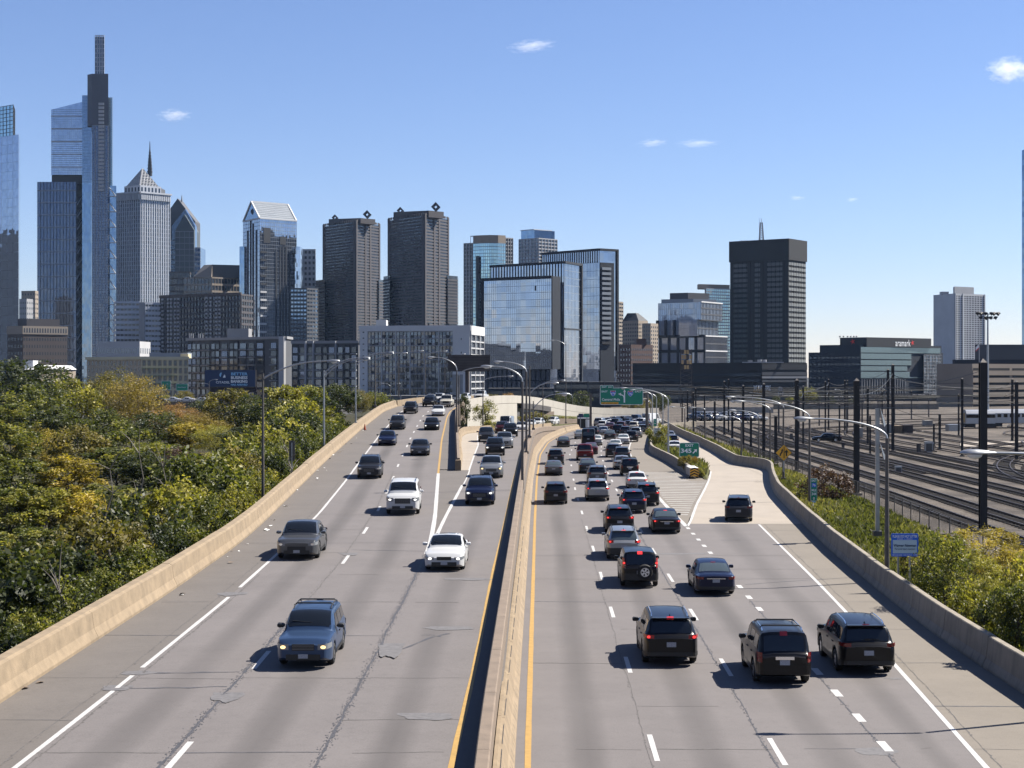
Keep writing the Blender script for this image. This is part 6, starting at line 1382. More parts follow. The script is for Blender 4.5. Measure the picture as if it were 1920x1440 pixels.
bd, l, m, r, zt = simple('apartment_tower', 'pale banded apartment slab with a grey stair shaft touching the brown block', (262, 985), (272, 980), (302, 985), 568, 'stone', 18, 2, 5, sh=1.9, pw=.3, glass='dark'); b = MB(); bd.fb(b, l, m, 0, (m - l).length, GZ, zt + .5, .6); b.build('stair_shaft', C['grey'], bd.r)
bd, l, m, r, zt = simple('apartment_block', 'wide dark brown apartment block with white balcony fronts', (300, 985), (452, 950), (474, 965), 552, 'brown', 17, 0, 5, sh=1.4, pw=.5, glass='dark'); bd.lat(l, m, GZ, zt, 26, 17, .7, 1.5, .5, C['brown']); L = (m - l).length; b = MB()
for c in (.03, .10, .14, .19, .23, .58, .63, .70, .74):
    for j in range(17): z = WZ(556 + j * 7.4, 965); bd.fb(b, l, m, L * c, L * c + 1.5, z - 1.5, z - .4, .9)
b.build('balcony_fronts', C['lgrey'], bd.r, kind='stuff'); b = MB(); bd.fb(b, l, m, -.3, L + .3, zt - .5, zt + 1.2, .6, .4); b.build('parapet', C['brown2'], bd.r)
# dark apartment blocks behind the trees
def flats(label, L, M_, R, ytop, bays, wall='char', floors=8, lightcol='lgrey'):
    bd = Bd('apartment_block', label, M_[0], M_[1]); l, m, r = P2(*L), P2(*M_), P2(*R); D = M_[1]; zt = WZ(ytop, D); bd.core('wall', quad(l, m, r), GZ, zt, C['dgrey']); Lg = (m - l).length
    for i, (s0, s1, kind) in enumerate(bays):
        if kind == 'dark': b = MB(); bd.fb(b, l, m, Lg * s0, Lg * s1, GZ, zt - 1, .25); b.build('recess_panel', C['char'], bd.r)
        if kind == 'pier': b = MB(); bd.fb(b, l, m, Lg * s0, Lg * s1, GZ, zt + .4, 1.2); b.build('pier', C['lgrey'], bd.r)
        if kind in ('win', 'dark'):
            for j in range(floors):
                z0 = zt - 1.5 - (j + 1) * 3.05; 
                for t in range(max(1, int(Lg * (s1 - s0) / 2.2))):
                    n = max(1, int(Lg * (s1 - s0) / 2.2)); w = Lg * (s1 - s0) / n; b = MB(); bd.fb(b, l, m, Lg * s0 + w * (t + .14), Lg * s0 + w * (t + .86), z0 + .5, z0 + 2.6, .30); b.build('window', random.choice((G['mid'], G['dark'], G['dark'], G['deep'])), bd.r)
        if kind == 'win':
            for j in range(floors): z0 = zt - 1.5 - (j + 1) * 3.05; b = MB(); bd.fb(b, l, m, Lg * s0, Lg * s1, z0 - .1, z0 + .25, .9); b.build('balcony_slab', C[lightcol], bd.r)
    b = MB(); [bd.fb(b, a, c, -.3, (c - a).length + .3, zt - .5, zt + .5, .5, .4) for a, c in ((l, m), (m, r))]; b.build('parapet', C['grey'], bd.r); return bd, l, m, r, zt
bd, l, m, r, zt = flats('dark grey apartment block behind the billboard with a pale end pier', (352, 640), (536, 610), (547, 622), 633, [(.0, .05, 'dark'), (.05, .14, 'win'), (.15, .24, 'win'), (.25, .34, 'dark'), (.35, .43, 'win'), (.44, .53, 'dark'), (.54, .62, 'win'), (.63, .70, 'win'), (.71, .79, 'dark'), (.85, .92, 'win'), (.95, 1.0, 'pier')], lightcol='grey')
bd.box('roof_block', face1(426, 466, 630, 8), zt, WZ(616, 630), C['grey'])
for i, q in enumerate((355, 358, 362, 372, 375, 380)): b = MB(); b.bar((WX(q, 640), 640, zt - .5), (WX(q, 640), 640, zt + 2.4), .3, .3); b.build('roof_vent', C['lgrey'], bd.r)
flats('grey apartment block with pale vertical piers just left of the white slab', (548, 600), (672, 590), (676, 600), 641, [(.0, .1, 'dark'), (.12, .2, 'win'), (.21, .23, 'pier'), (.24, .32, 'win'), (.33, .345, 'pier'), (.35, .46, 'win'), (.47, .54, 'dark'), (.55, .66, 'win'), (.67, .68, 'pier'), (.69, .78, 'win'), (.8, .88, 'dark'), (.89, .985, 'win')], lightcol='lgrey')
# white slab block
D = 540; bd = Bd('apartment_block', 'white slab block with a wide gridded front and blank white end walls', 868, D); Z = lambda y: WZ(y, D)
l, m, r = P2(675, D + 10), P2(881, D + 4), P2(906, D + 26); zt = Z(613); bd.core('glazing', quad(l, m, r), GZ, zt, G['mid']); L = (m - l).length; ga, gb = l + (m - l) * .07, l + (m - l) * .85
for s0, s1 in ((0, .07), (.85, 1.0)): b = MB(); bd.fb(b, l, m, L * s0, L * s1, GZ, zt + .5, .5); b.build('end_wall', C['white'], bd.r)
bd.wins(l, l + (m - l) * .07, Z(740), Z(616), 1, 11, .22, .2, G['dark'], proud=.56); bd.wins(l + (m - l) * .86, l + (m - l) * .99, Z(700), Z(622), 1, 3, .06, .14, G['dark'], proud=.56)
bd.lat(ga, gb, GZ, zt - 1.2, 6, 0, .35, 0, .5, C['lgrey'], parts=True); bd.lat(ga, gb, GZ, zt - 1.2, 24, 11, .22, 0, .3, C['dgrey'])
for j in range(11):
    b = MB(); zf = zt - 1.2 - j * (zt - 1.2 - GZ) / 11; bd.fb(b, ga, gb, 0, (gb - ga).length, zf - .35, zf, .42); b.build('floor_slab', C['grey'], bd.r)
Lg = (gb - ga).length
for j in range(9):
    for i in range(24):
        q = random.random(); zf = zt - 1.2 - (j + 1) * (zt - 1.2 - GZ) / 11; b = MB()
        if q < .5: bd.fb(b, ga, gb, Lg * (i + .12) / 24, Lg * (i + .88) / 24, zf, zf + random.uniform(.5, 1.1), .26); b.build('balcony_panel', random.choice((C['steel'], C['dgrey'], C['char'], C['grey'], C['lgrey'])), bd.r)
b = MB(); bd.fb(b, l, m, -.3, L + .3, zt - 1.2, zt + .7, .6, .4); b.build('parapet', C['white'], bd.r); b = MB(); bd.fb(b, m, r, -.1, (r - m).length, zt - 2.5, zt + .6, .6, .2); b.build('parapet', C['white'], bd.r); bd.lat(m, r, GZ, zt - 2.5, 3, 11, .5, .5, .5, C['lgrey'])
bd.box('lift_house', face1(705, 724, D + 14, 8), zt, Z(597), C['white']); 
for q in (736, 760, 778, 800, 838): b = MB(); b.box((WX(q, D), D + 12, zt + .8), (.6, .6, 1.6)); b.build('roof_vent', C['char'], bd.r)
# low dark street-level blocks filling the foot of the skyline
for (a, c, D, y, col, lab) in ((1040, 1165, 560, 716, 'char', 'dark low street block behind the big green sign'), (915, 1040, 520, 728, 'navy', 'dark blue glazed hall behind the flyover'), (1165, 1300, 640, 722, 'char', 'dark low block under the long podium'), (690, 905, 505, 742, 'dgrey', 'low dark wall of buildings behind the road crest'), (1500, 1620, 640, 744, 'dgrey', 'low grey concourse left of the striped offices'), (1620, 1770, 680, 740, 'taupe', 'low tan concourse before the striped offices'), (1300, 1500, 700, 742, 'dgrey', 'long low grey viaduct building beyond the rail yard')):
    bd = Bd('street_block', lab, a, D); bd.core('wall', face1(a, c, D, 14), GZ, WZ(y, D), C[col]); p, q = P2(a, D), P2(c, D); L = (q - p).length
    for j in range(2):
        b = MB(); bd.fb(b, p, q, .4, L - .4, WZ(y, D) - 2.4 - j * 3.2, WZ(y, D) - 1.0 - j * 3.2, .15); b.build('window_band', G['dark'], bd.r)
    n = max(3, int(L / 5))
    for i in range(n + 1): b = MB(); bd.fb(b, p, q, max(0, L * i / n - .2), min(L, L * i / n + .2), GZ, WZ(y, D) + .2, .3); b.build('pier', C['dgrey'] if col != 'dgrey' else C['grey'], bd.r)
# ================================================================ VEGETATION
def m_leaf(name, cols, trans=.35, rough=.55):
    """cols: list of (position, colour) along a per-leaf and per-clump variation"""
    t = NT(name); at = t.n('ShaderNodeAttribute'); at.attribute_name = 'tone'
    oi = t.n('ShaderNodeObjectInfo')
    v = t.math('ADD', at.outputs['Fac'], t.math('MULTIPLY', t.math('SUBTRACT', oi.outputs['Random'], .5), .25))
    c = t.ramp(v, [(a, sc(q, .98)) for a, q in cols]); t.col(c); t.set(rough=rough, spec=.35)
    tr = t.n('ShaderNodeBsdfTranslucent'); t.l(t.mix(1.0, c, (1.5, 1.6, .7), 'MULTIPLY'), tr.inputs[0])
    mx = t.n('ShaderNodeMixShader'); mx.inputs[0].default_value = trans
    t.l(t.b.outputs[0], mx.inputs[1]); t.l(tr.outputs[0], mx.inputs[2]); t.l(mx.outputs[0], t.out.inputs[0]); return t.m
LEAF = dict(
    green=m_leaf('leaf_green', [(0, (.026, .032, .009)), (.4, (.068, .078, .018)), (.75, (.15, .15, .032)), (1, (.27, .235, .05))]),
    dark=m_leaf('leaf_dark', [(0, (.014, .02, .008)), (.5, (.036, .045, .015)), (1, (.085, .09, .026))]),
    lime=m_leaf('leaf_yellow_green', [(0, (.06, .06, .012)), (.5, (.17, .16, .03)), (1, (.34, .29, .06))]),
    yellow=m_leaf('leaf_yellow', [(0, (.08, .065, .012)), (.5, (.24, .185, .03)), (1, (.46, .34, .06))]),
    orange=m_leaf('leaf_orange', [(0, (.09, .065, .015)), (.5, (.17, .125, .03)), (1, (.32, .23, .06))]),
    red=m_leaf('leaf_red', [(0, (.09, .06, .02)), (.5, (.25, .13, .05)), (1, (.36, .24, .08))]),
    brown=m_leaf('leaf_brown', [(0, (.035, .02, .014)), (.5, (.075, .04, .03)), (1, (.12, .07, .05))], .2),
    olive=m_leaf('leaf_olive', [(0, (.06, .055, .015)), (.5, (.13, .11, .03)), (1, (.22, .17, .05))]),
    grass=m_leaf('grass_blade', [(0, (.035, .042, .014)), (.5, (.085, .088, .028)), (1, (.21, .18, .075))], .4))
M['bark'] = M_plain('tree_bark', (.085, .07, .055), .9, var=.3, scale=3, bump=.4)
rng = np.random.default_rng(11)
def leaf_cards(centers, sizes, tones, aspect=.55, droop=.3):
    """one bent leaf card (4 verts) at each centre"""
    n = len(centers); d = rng.normal(size=(n, 3)); d[:, 2] = d[:, 2] * .6 - droop * .5; d /= np.linalg.norm(d, axis=1)[:, None]
    a = rng.normal(size=(n, 3)); a -= d * (a * d).sum(1)[:, None]; a /= np.linalg.norm(a, axis=1)[:, None]
    s = sizes[:, None]; tip = centers + d * s; w = a * s * aspect * .5; mid = centers + d * s * .45
    nrm = np.cross(d, a) * s * .10
    v = np.stack([centers, mid + w + nrm, tip, mid - w + nrm], 1).reshape(-1, 3)
    q = np.arange(n * 4).reshape(n, 4); return v, q, np.repeat(tones, 4)
def mesh_with_tone(name, v, q, tone, mat):
    me = np_mesh(name, v, q, mat); a = me.attributes.new('tone', 'FLOAT', 'POINT'); a.data.foreach_set('value', tone.astype(np.float32)); return me
def crown_points(h, rad, nclump, per, base=.25, lean=0.0, shape='round', clump_r=.28):
    cs = []; 
    while len(cs) < nclump:
        p = rng.uniform(-1, 1, 3); r = np.linalg.norm(p)
        if r > 1 or r < .35: continue
        if rng.random() > r ** 1.2: continue
        cs.append(p)
    cs = np.array(cs)
    if shape == 'cone': cs[:, :2] *= (1.0 - .45 * (cs[:, 2:3] * .5 + .5))
    cz = h * (base + (1 - base) * (cs[:, 2] * .5 + .5)); c = np.stack([cs[:, 0] * rad + lean * (cz / h), cs[:, 1] * rad, cz], 1)
    ctone = rng.uniform(.0, .7, nclump)
    pts = []; tones = []
    for i in range(nclump):
        k = int(per * rng.uniform(.6, 1.4)); cr = rad * clump_r * rng.uniform(.7, 1.3)
        p = rng.normal(size=(k, 3)); p /= np.linalg.norm(p, axis=1)[:, None]; p *= (rng.random(k) ** .45)[:, None] * cr; p[:, 2] *= .95
        pts.append(c[i] + p); tones.append(np.clip(ctone[i] + rng.normal(.15, .17, k), 0, 1))
    return c, np.concatenate(pts), np.concatenate(tones)
def trunk_mesh(h, rad, clumps, r0, bare=0):
    b = MB(); top = h * .55; pts = [(0, 0, -.6)]
    x = y = 0
    for i in range(1, 6):
        x += random.uniform(-.12, .12); y += random.uniform(-.12, .12); pts.append((x, y, top * i / 5))
    b.tube(pts, [r0 * (1 - .12 * i) for i in range(6)], 7)
    for c in clumps[:: max(1, len(clumps) // (14 + bare))]:
        s = pts[random.randint(2, 5)]; m = tuple(s[k] * .45 + c[k] * .55 + (random.uniform(-.3, .3) if k < 2 else .2) for k in range(3))
        b.tube([s, m, tuple(c)], [r0 * .38, r0 * .22, r0 * .06], 5, cap=False)
    return b.mesh('trunk', M['bark'], smooth=60)
PROTO = {}
def proto(key, h, rad, nclump, per, leaf, mats, base=.22, shape='round', r0=.16, clump_r=.28, aspect=.55, droop=.3, nvar=2):
    out = []
    for v in range(nvar):
        c, p, t = crown_points(h, rad, nclump, per, base, shape=shape, clump_r=clump_r)
        vv, q, tn = leaf_cards(p, rng.uniform(.65, 1.35, len(p)) * leaf, t, aspect, droop)
        out.append((mesh_with_tone('crown', vv, q, tn, LEAF[mats]), trunk_mesh(h, rad, c, r0)))
    PROTO[key] = out
proto('round', 8.0, 3.2, 62, 84, .34, 'green', nvar=3, clump_r=.23)
proto('tall', 11.0, 3.4, 78, 88, .36, 'green', base=.2, nvar=3, clump_r=.22)
proto('loose', 8.0, 3.0, 46, 80, .30, 'green', clump_r=.30, droop=.8, nvar=2)
proto('shrub', 3.2, 2.2, 42, 90, .22, 'green', base=.02, r0=.06, nvar=3, clump_r=.24)
proto('fine', 8.0, 3.3, 80, 130, .19, 'green', nvar=2)
proto('wispy', 3.6, 1.9, 90, 110, .15, 'green', base=.08, clump_r=.17, aspect=.22, droop=-.9, r0=.05, nvar=2)
proto('far', 9.0, 4.2, 60, 70, .42, 'green', nvar=3)
nuse = {}
def plant(name, key, x, y, z, s, leafmat, label, cat, group=None, sz=None, rot=None):
    i = nuse.get(key, 0); nuse[key] = i + 1; cm, tm = PROTO[key][i % len(PROTO[key])]
    r = empty(name, (x, y, z), random.uniform(0, 6.28) if rot is None else rot, label, cat, group)
    for nm, me in (('crown', cm), ('trunk', tm)):
        o = bpy.data.objects.new(nm, me); COL.objects.link(o); o.parent = r; o.scale = (s, s, sz or s)
        if nm == 'crown': o.material_slots[0].link = 'OBJECT'; o.material_slots[0].material = LEAF[leafmat]
    return r
DESC = dict(green='mid-green', dark='dark green', lime='yellow-green', yellow='golden yellow', orange='orange-brown', red='reddish', brown='brown half-bare', olive='olive-brown')
HGT = dict(round=8.0, tall=11.0, loose=8.0, shrub=3.2, fine=8.0, wispy=3.6, far=9.0)
# wood on the left: (photo x of the crown centre, photo y of its top, distance, kind, leaves, crown half-width in photo px)
TREES = [
 # hand-placed crowns that stand out in the photograph
 (20, 668, 330, 'far', 'dark', 70), (90, 690, 320, 'far', 'dark', 60), (215, 692, 300, 'fine', 'olive', 55), (255, 705, 285, 'fine', 'orange', 52), (60, 716, 280, 'far', 'green', 55), (140, 705, 290, 'far', 'lime', 45),
 (330, 758, 260, 'fine', 'red', 42), (375, 772, 250, 'fine', 'orange', 45), (290, 772, 240, 'far', 'dark', 45), (430, 725, 275, 'round', 'olive', 42), (468, 742, 265, 'far', 'dark', 30), (392, 748, 280, 'far', 'dark', 34),
 (355, 792, 215, 'round', 'yellow', 42), (405, 798, 205, 'fine', 'lime', 40), (530, 718, 235, 'round', 'lime', 40), (575, 722, 245, 'round', 'green', 38), (500, 745, 220, 'far', 'dark', 40), (635, 722, 260, 'round', 'dark', 36), (668, 728, 270, 'fine', 'olive', 26), (700, 736, 285, 'far', 'green', 30), (730, 748, 300, 'far', 'dark', 26), (598, 745, 205, 'tall', 'dark', 38), (565, 775, 185, 'tall', 'dark', 36),
 (455, 800, 180, 'tall', 'dark', 44), (30, 750, 230, 'tall', 'green', 60), (110, 765, 220, 'round', 'dark', 55), (190, 770, 215, 'far', 'green', 50), (245, 800, 200, 'round', 'green', 46), (80, 800, 185, 'fine', 'yellow', 46), (20, 790, 180, 'tall', 'green', 50),
 (150, 800, 178, 'round', 'olive', 50), (300, 830, 170, 'round', 'green', 48), (345, 838, 160, 'loose', 'brown', 40), (395, 850, 155, 'loose', 'lime', 38), (215, 835, 160, 'tall', 'green', 56), (270, 850, 150, 'round', 'dark', 48), (130, 855, 140, 'tall', 'yellow', 52), (40, 850, 140, 'tall', 'green', 60), (520, 830, 160, 'round', 'green', 34),
 (545, 846, 148, 'loose', 'lime', 30), (475, 868, 138, 'round', 'dark', 40), (430, 892, 132, 'tall', 'dark', 42), (350, 890, 128, 'loose', 'green', 48), (210, 905, 122, 'tall', 'green', 55), (160, 925, 112, 'round', 'yellow', 45), (90, 910, 112, 'tall', 'lime', 55), (20, 905, 110, 'tall', 'green', 58), (290, 925, 112, 'tall', 'dark', 55), (390, 935, 116, 'loose', 'green', 40),
 (240, 968, 98, 'tall', 'green', 55), (330, 975, 100, 'round', 'green', 45), (140, 985, 92, 'round', 'dark', 55), (50, 985, 90, 'tall', 'green', 60), (440, 950, 122, 'round', 'green', 32), (380, 995, 100, 'round', 'lime', 36), (295, 1020, 88, 'loose', 'green', 45), (200, 1030, 82, 'tall', 'green', 55), (90, 1045, 78, 'round', 'yellow', 40), (20, 1050, 74, 'tall', 'lime', 55), (150, 1070, 74, 'loose', 'dark', 50)]
seen_lab = {}
def uniq(lab):
    n = seen_lab.get(lab, 0); seen_lab[lab] = n + 1; return n
def where(px, py):
    h = 'at the left edge' if px < 60 else 'under the old hotel' if px < 160 else 'below the beige block' if px < 300 else 'below the billboard' if px < 480 else 'between two left lamps' if px < 608 else 'past the second left lamp'
    return h + (', front of wood' if py > 940 else ', middle of wood' if py > 800 else ', rear of wood')
rows_ = []
for px, py, D, kind, leaf, hw in TREES: rows_.append((px, py, D, kind, leaf, hw, where(px, py)))
cnt = {}
for t_ in sorted(rows_, key=lambda q: q[2]):
    px, py, D, kind, leaf, hw, wh = t_; x = WX(px, D); zt = WZ(py, D); zg = left_z(x, min(D, 300)); zg = min(zg, zt - 3.5)
    key = (DESC[leaf], wh); tot = sum(1 for q in rows_ if (DESC[q[4]], q[6]) == key); k = cnt.get(key, 0); cnt[key] = k + 1
    lab = f'{DESC[leaf]} tree {wh}' + ('' if tot == 1 else f', {ordinal(k)} nearest there')
    h = zt - zg; rad = hw * D / F * 1.15
    base_r = {'round': 3.2, 'tall': 3.4, 'loose': 3.0, 'fine': 3.3, 'far': 4.2}[kind]
    plant('broadleaf_tree', kind, x, D, zg, rad / base_r, leaf, lab, 'tree', 'trees of the wood on the left', sz=h / HGT[kind] / 1.02)
# shrubs along the parapet
k = 0
for d in drange(44, 225, 4.2):
    x = TX('lwall', d) - random.uniform(2.7, 3.6); z = left_z(x, d) - .2
    top = ZL(d) + (random.uniform(.6, 1.5) if d < 120 else random.uniform(1.2, 2.6)); s = (top - z) / 3.2
    plant('shrub', 'shrub', x, d, z, min(.85, max(.6, s * .8)), random.choice(('green', 'green', 'dark', 'lime', 'green')), f'bushy green shrub behind the left parapet, number {k + 1} counting away from us' if False else f'leafy shrub pressed against the left parapet, {ordinal(k) if k < 36 else "last"} counting away from us', 'shrub', 'shrubs behind the left parapet', sz=s); k += 1
    if k >= 36: break
k = 0
for d in drange(46, 180, 7.5):
    x = TX('lwall', d) - random.uniform(5.2, 7.0); z = left_z(x, d) - .2; top = ZL(d) + random.uniform(.6, 2.0) + (d - 46) * .018; s = (top - z) / 3.2
    plant('shrub', 'shrub', x, d, z, max(.9, s * .9), random.choice(('green', 'dark', 'dark', 'lime', 'olive')), f'taller shrub one step behind the parapet shrubs, {ordinal(k)} counting away from us', 'shrub', 'shrubs below the parapet shrubs', sz=s); k += 1
# pale dead stems in front of the dark hollow
for i, (px, py, D) in enumerate(((262, 850, 84), (225, 880, 80), (118, 1090, 60), (310, 835, 92), (548, 850, 119))):
    x = WX(px, D); z = left_z(x, D); zt = WZ(py, D); r = empty('bare_tree', (x, D, z), 0, 'pale leafless sapling ' + ('in the dark hollow of the wood', 'leaning left beside another bare sapling', 'at the front near the left parapet', 'tallest in the hollow of the wood', 'by the blank sign back at the left parapet')[i], 'tree')
    b = MB(); pts = [(x, D, z)]; lx = 0
    for j in range(1, 6): lx += random.uniform(-.35, .45); pts.append((x + lx, D + random.uniform(-.2, .2), z + (zt - z) * j / 5))
    b.tube(pts, [.07 - .011 * j for j in range(6)], 6); b.build('trunk', M['bare'] if 'bare' in M else M.setdefault('bare', M_plain('bare_wood', (.30, .26, .21), .8)), r)
    b = MB()
    for j in range(9):
        s = Vector(pts[random.randint(2, 5)]); e = s + Vector((random.uniform(-1.2, 1.2), random.uniform(-.8, .8), random.uniform(.3, 1.5))); b.tube([s, s.lerp(e, .5) + Vector((0, 0, .15)), e], [.03, .02, .008], 5)
    b.build('branches', M['bare'], r, kind='stuff')
# right bank: three big bushes, a dark red one and rough grass
D = 62; plant('bush', 'loose', WX(1772, 68), 68, -1.0, .42, 'green', 'broad-leaved green bush right of the blue sign', 'bush', sz=.52)
plant('bush', 'wispy', WX(1842, 82), 82, -1.2, 1.3, 'yellow', 'feathery golden bush at the foot of the thick catenary pole', 'bush', sz=.9)
plant('bush', 'wispy', WX(1808, 74), 74, -1.2, .95, 'lime', 'feathery yellow-green bush left of the golden one', 'bush', sz=.85)
plant('bush', 'shrub', WX(1812, 63), 63, -.8, .42, 'lime', 'low yellow-green bush just behind the right parapet', 'bush', sz=.75)
plant('bush', 'round', WX(1908, 55), 55, -.8, .32, 'green', 'tall leafy bush cut by the right edge', 'bush', sz=.44)
plant('bush', 'shrub', WX(1880, 58), 58, -.8, .5, 'dark', 'dark shaded bush low at the right edge behind the parapet', 'bush', sz=.82)
plant('bush', 'shrub', WX(1935, 60), 60, -.8, .7, 'lime', 'bright bush half outside the right edge', 'bush', sz=1.3)
plant('bush', 'shrub', WX(1548, 131), 131, -1.0, .95, 'brown', 'dark red-brown bush behind the green mile marker', 'bush', sz=1.05)
for i, (px, d) in enumerate(((1730, 76), (1690, 80), (1712, 70))): plant('bush', 'shrub', WX(px, d) + .8, d, -1.0, .38, ('green', 'olive', 'green')[i], ('small weedy bush left of the sponsor sign posts', 'small olive bush farther behind the sponsor sign', 'small green bush right under the sponsor sign')[i], 'bush', sz=.75)
def tufts(name, n, xf, zf, d0, d1, h, label, matn='grass', bias=1.0, wid=.035):
    d = d0 + (d1 - d0) * rng.random(n) ** bias; t = rng.random(n); x = np.array([xf(a, b_) for a, b_ in zip(d, t)]); z = np.array([zf(a, b_) for a, b_ in zip(d, t)])
    hh = h * rng.uniform(.4, 1.25, n) * (.6 + .5 * np.sin(x * .9 + d * .23) ** 2); a = rng.uniform(0, 6.283, n); lean = rng.normal(0, .28, (n, 2)) * hh[:, None]
    w = np.stack([np.cos(a), np.sin(a)], 1) * (wid * (1 + d / 90))[:, None]
    base = np.stack([x, d, z], 1); tip = base.copy(); tip[:, :2] += lean; tip[:, 2] += hh; mid = base.copy(); mid[:, :2] += lean * .35; mid[:, 2] += hh * .55
    v0 = base.copy(); v0[:, :2] -= w * .6; v1 = mid.copy(); v1[:, :2] += w; v2 = tip; v3 = mid.copy(); v3[:, :2] -= w
    v = np.stack([v0, v1, v2, v3], 1).reshape(-1, 3); q = np.arange(n * 4).reshape(n, 4)
    tone = np.clip(.45 + .3 * np.sin(x * .55 + 1.3) * np.sin(d * .11) + rng.normal(0, .18, n), 0, 1)
    me = mesh_with_tone(name, v, q, np.repeat(tone, 4), LEAF[matn]); o = link_mesh(name, me); tag(o, label, 'grass', None, 'stuff'); return o
def bx(d, t): a = TX('rwall', d) + .52; return a + (fx(d) - a - .1) * t
tufts('tall_grass', 60000, bx, lambda d, t: bank_z(t) - .03, 44, 190, .42, 'tall rough grass and weeds on the bank between the right parapet and the fence', bias=1.25)
tufts('tall_grass', 9000, bx, lambda d, t: bank_z(t) - .03, 180, 300, .9, 'weeds along the ramp parapet farther off')
tufts('weeds', 6000, lambda d, t: TX('outer', d) + .55 + t * (TX('rleg', d) - TX('outer', d) - .9), lambda d, t: .2, 154, 235, .75, 'weeds on the island behind the crash cushion')
tufts('verge_grass', 7000, lambda d, t: TX('lwall', d) - .75 - t * 2.5, lambda d, t: ZL(d) - .8 - t * .8, 40, 150, .8, 'grassy weeds at the foot of the shrubs behind the left parapet')
# island bushes, bushes by the flyover wall
plant('bush', 'shrub', WX(1237, 214), 216, .2, .75, 'lime', 'yellow-green bush under the speed limit sign', 'bush', sz=.95)
plant('bush', 'shrub', WX(1290, 163), 164, .2, .55, 'olive', 'small yellowing weeds bush at the exit sign posts', 'bush', sz=.5)
plant('bush', 'round', WX(868, 238), 238, 1.2, .35, 'dark', 'dark bush in the gap beside the billboard column', 'bush', sz=.72)
plant('bush', 'loose', WX(909, 245), 245, 1.2, .62, 'lime', 'leafy bush in front of the pale flyover wall', 'bush', sz=.62)
plant('bush', 'shrub', WX(921, 240), 240, 1.3, .6, 'lime', 'low bush on the middle road parapet by the pale wall', 'bush', sz=.6)
for i, (px, D, z, s, lf) in enumerate(((1000, 318, .0, 1.2, 'olive'), (1050, 342, -.3, .8, 'olive'), (1066, 346, -.3, .7, 'green'), (1036, 340, -.2, .8, 'green'), (1080, 352, -.4, .5, 'olive'))): plant('bush', 'shrub', WX(px, D), D, z - .5, s * 1.3, lf, 'bush on the grassy slope under the flyover, ' + ordinal(i) + ' from the left end' if i else 'small weeds bush at the flyover piers', 'bush', 'bushes on the flyover slope', sz=s * .8)
for i, (px, D, s) in enumerate(((1030, 420, 1.0), (1048, 425, 1.2), (1066, 430, 1.2), (1090, 440, 1.3), (1225, 450, .9), (1178, 440, .9), (1196, 440, 1.0), (1212, 445, .9), (1240, 460, 1.2))): plant('broadleaf_tree', 'far', WX(px, D), D, -1.5, s * .5, 'olive' if px > 1150 and px < 1220 else 'dark', f'far small tree behind the flyover parapet, {ordinal(i)} from the left', 'tree', 'far trees behind the flyover parapet', sz=s * .62)
for i, (px, D, s, lf) in enumerate(((1455, 640, .5, 'dark'), (1480, 620, .5, 'green'), (1512, 600, 1.1, 'lime'), (1530, 620, .6, 'dark'), (1560, 560, .6, 'dark'), (1600, 560, .6, 'dark'), (1420, 600, .5, 'dark'), (345, 480, 1.0, 'olive'), (314, 470, .9, 'lime'), (925, 460, .9, 'olive'), (955, 465, .9, 'red'))): plant('broadleaf_tree', 'far', WX(px, D), D, -1.5, s * .8, lf, f'far {DESC[lf]} street tree, {ordinal(i)} of the scattered ones beyond the yard and roads', 'tree', 'far street trees', sz=s * .75)
# ================================================================ FLYOVER SUPPORTS, SLOPES, YARD OBJECTS
def zpath(px): return None
# pale retaining wall under the near parapet (left part), then piers and an abutment
sel = [p for p in fly_near if p.y >= 252 and WX(972, p.y) >= p.x]
r = empty('retaining_wall', (sel[0].x, sel[0].y, -.6), 0, 'sunlit white concrete retaining wall under the flyover', 'wall')
i0 = 0
while i0 < len(sel) - 1:
    i1 = min(i0 + 2, len(sel) - 1); b = MB(); rows = []
    for p in sel[i0:i1 + 1]: rows.append([(p.x + .05, p.y + .06, -.8), (p.x + .05, p.y + .06, p.z - .62), (p.x + .02, p.y + .9, p.z - .62), (p.x + .02, p.y + .9, -.8)])
    b.rows(rows, closed=True); b.f += [(3, 2, 1, 0), tuple(range((len(rows) - 1) * 4, len(rows) * 4))]; b.m += [0, 0]
    b.build('wall_panel', M['concrete_white'], r); i0 = i1
def nearest(px): return min(fly_near, key=lambda p: abs(px - (960 + p.x * F / p.y)))
a, c = nearest(974), nearest(1028)
seg = [p for p in fly_near if a.y <= p.y <= c.y + 1]
r = empty('bridge_span', (a.x, a.y, a.z), 0, 'dark girder span of the flyover on pale round piers', 'bridge')
b = MB(); b.rows([[(p.x + .3, p.y + .4, p.z - .6), (p.x + .3, p.y + .4, p.z - 1.7), (p.x + .3, p.y + 1.0, p.z - 1.7), (p.x + .3, p.y + 1.0, p.z - .6)] for p in seg], closed=True); b.build('girder', M['galv_dark'], r)
f_ = offs(seg, 9.5); b = MB(); b.rows([[tuple(p + Vector((0, .2, -.55))), tuple(q + Vector((0, 0, -.55))), tuple(q + Vector((0, 0, -.35))), tuple(p + Vector((0, .2, -.35)))] for p, q in zip(seg, f_)], closed=True); b.build('deck_slab', M['concrete_brown'], r)
for px in (984, 991, 998, 1005):
    p = nearest(px)
    for w in (2.2,): b = MB(); b.tube([(p.x - .6, p.y + w, -1.2), (p.x - .6, p.y + w, p.z - 1.75)], .5, 10); b.build('pier', M['concrete_white'], r, smooth=50)
p0, p1 = nearest(980), nearest(1008); b = MB(); b.bar((p0.x - .6, p0.y + 2.2, p0.z - 1.95), (p1.x - .6, p1.y + 2.2, p1.z - 1.95), 1.3, .7); b.build('pier_cap', M['concrete_white'], r)
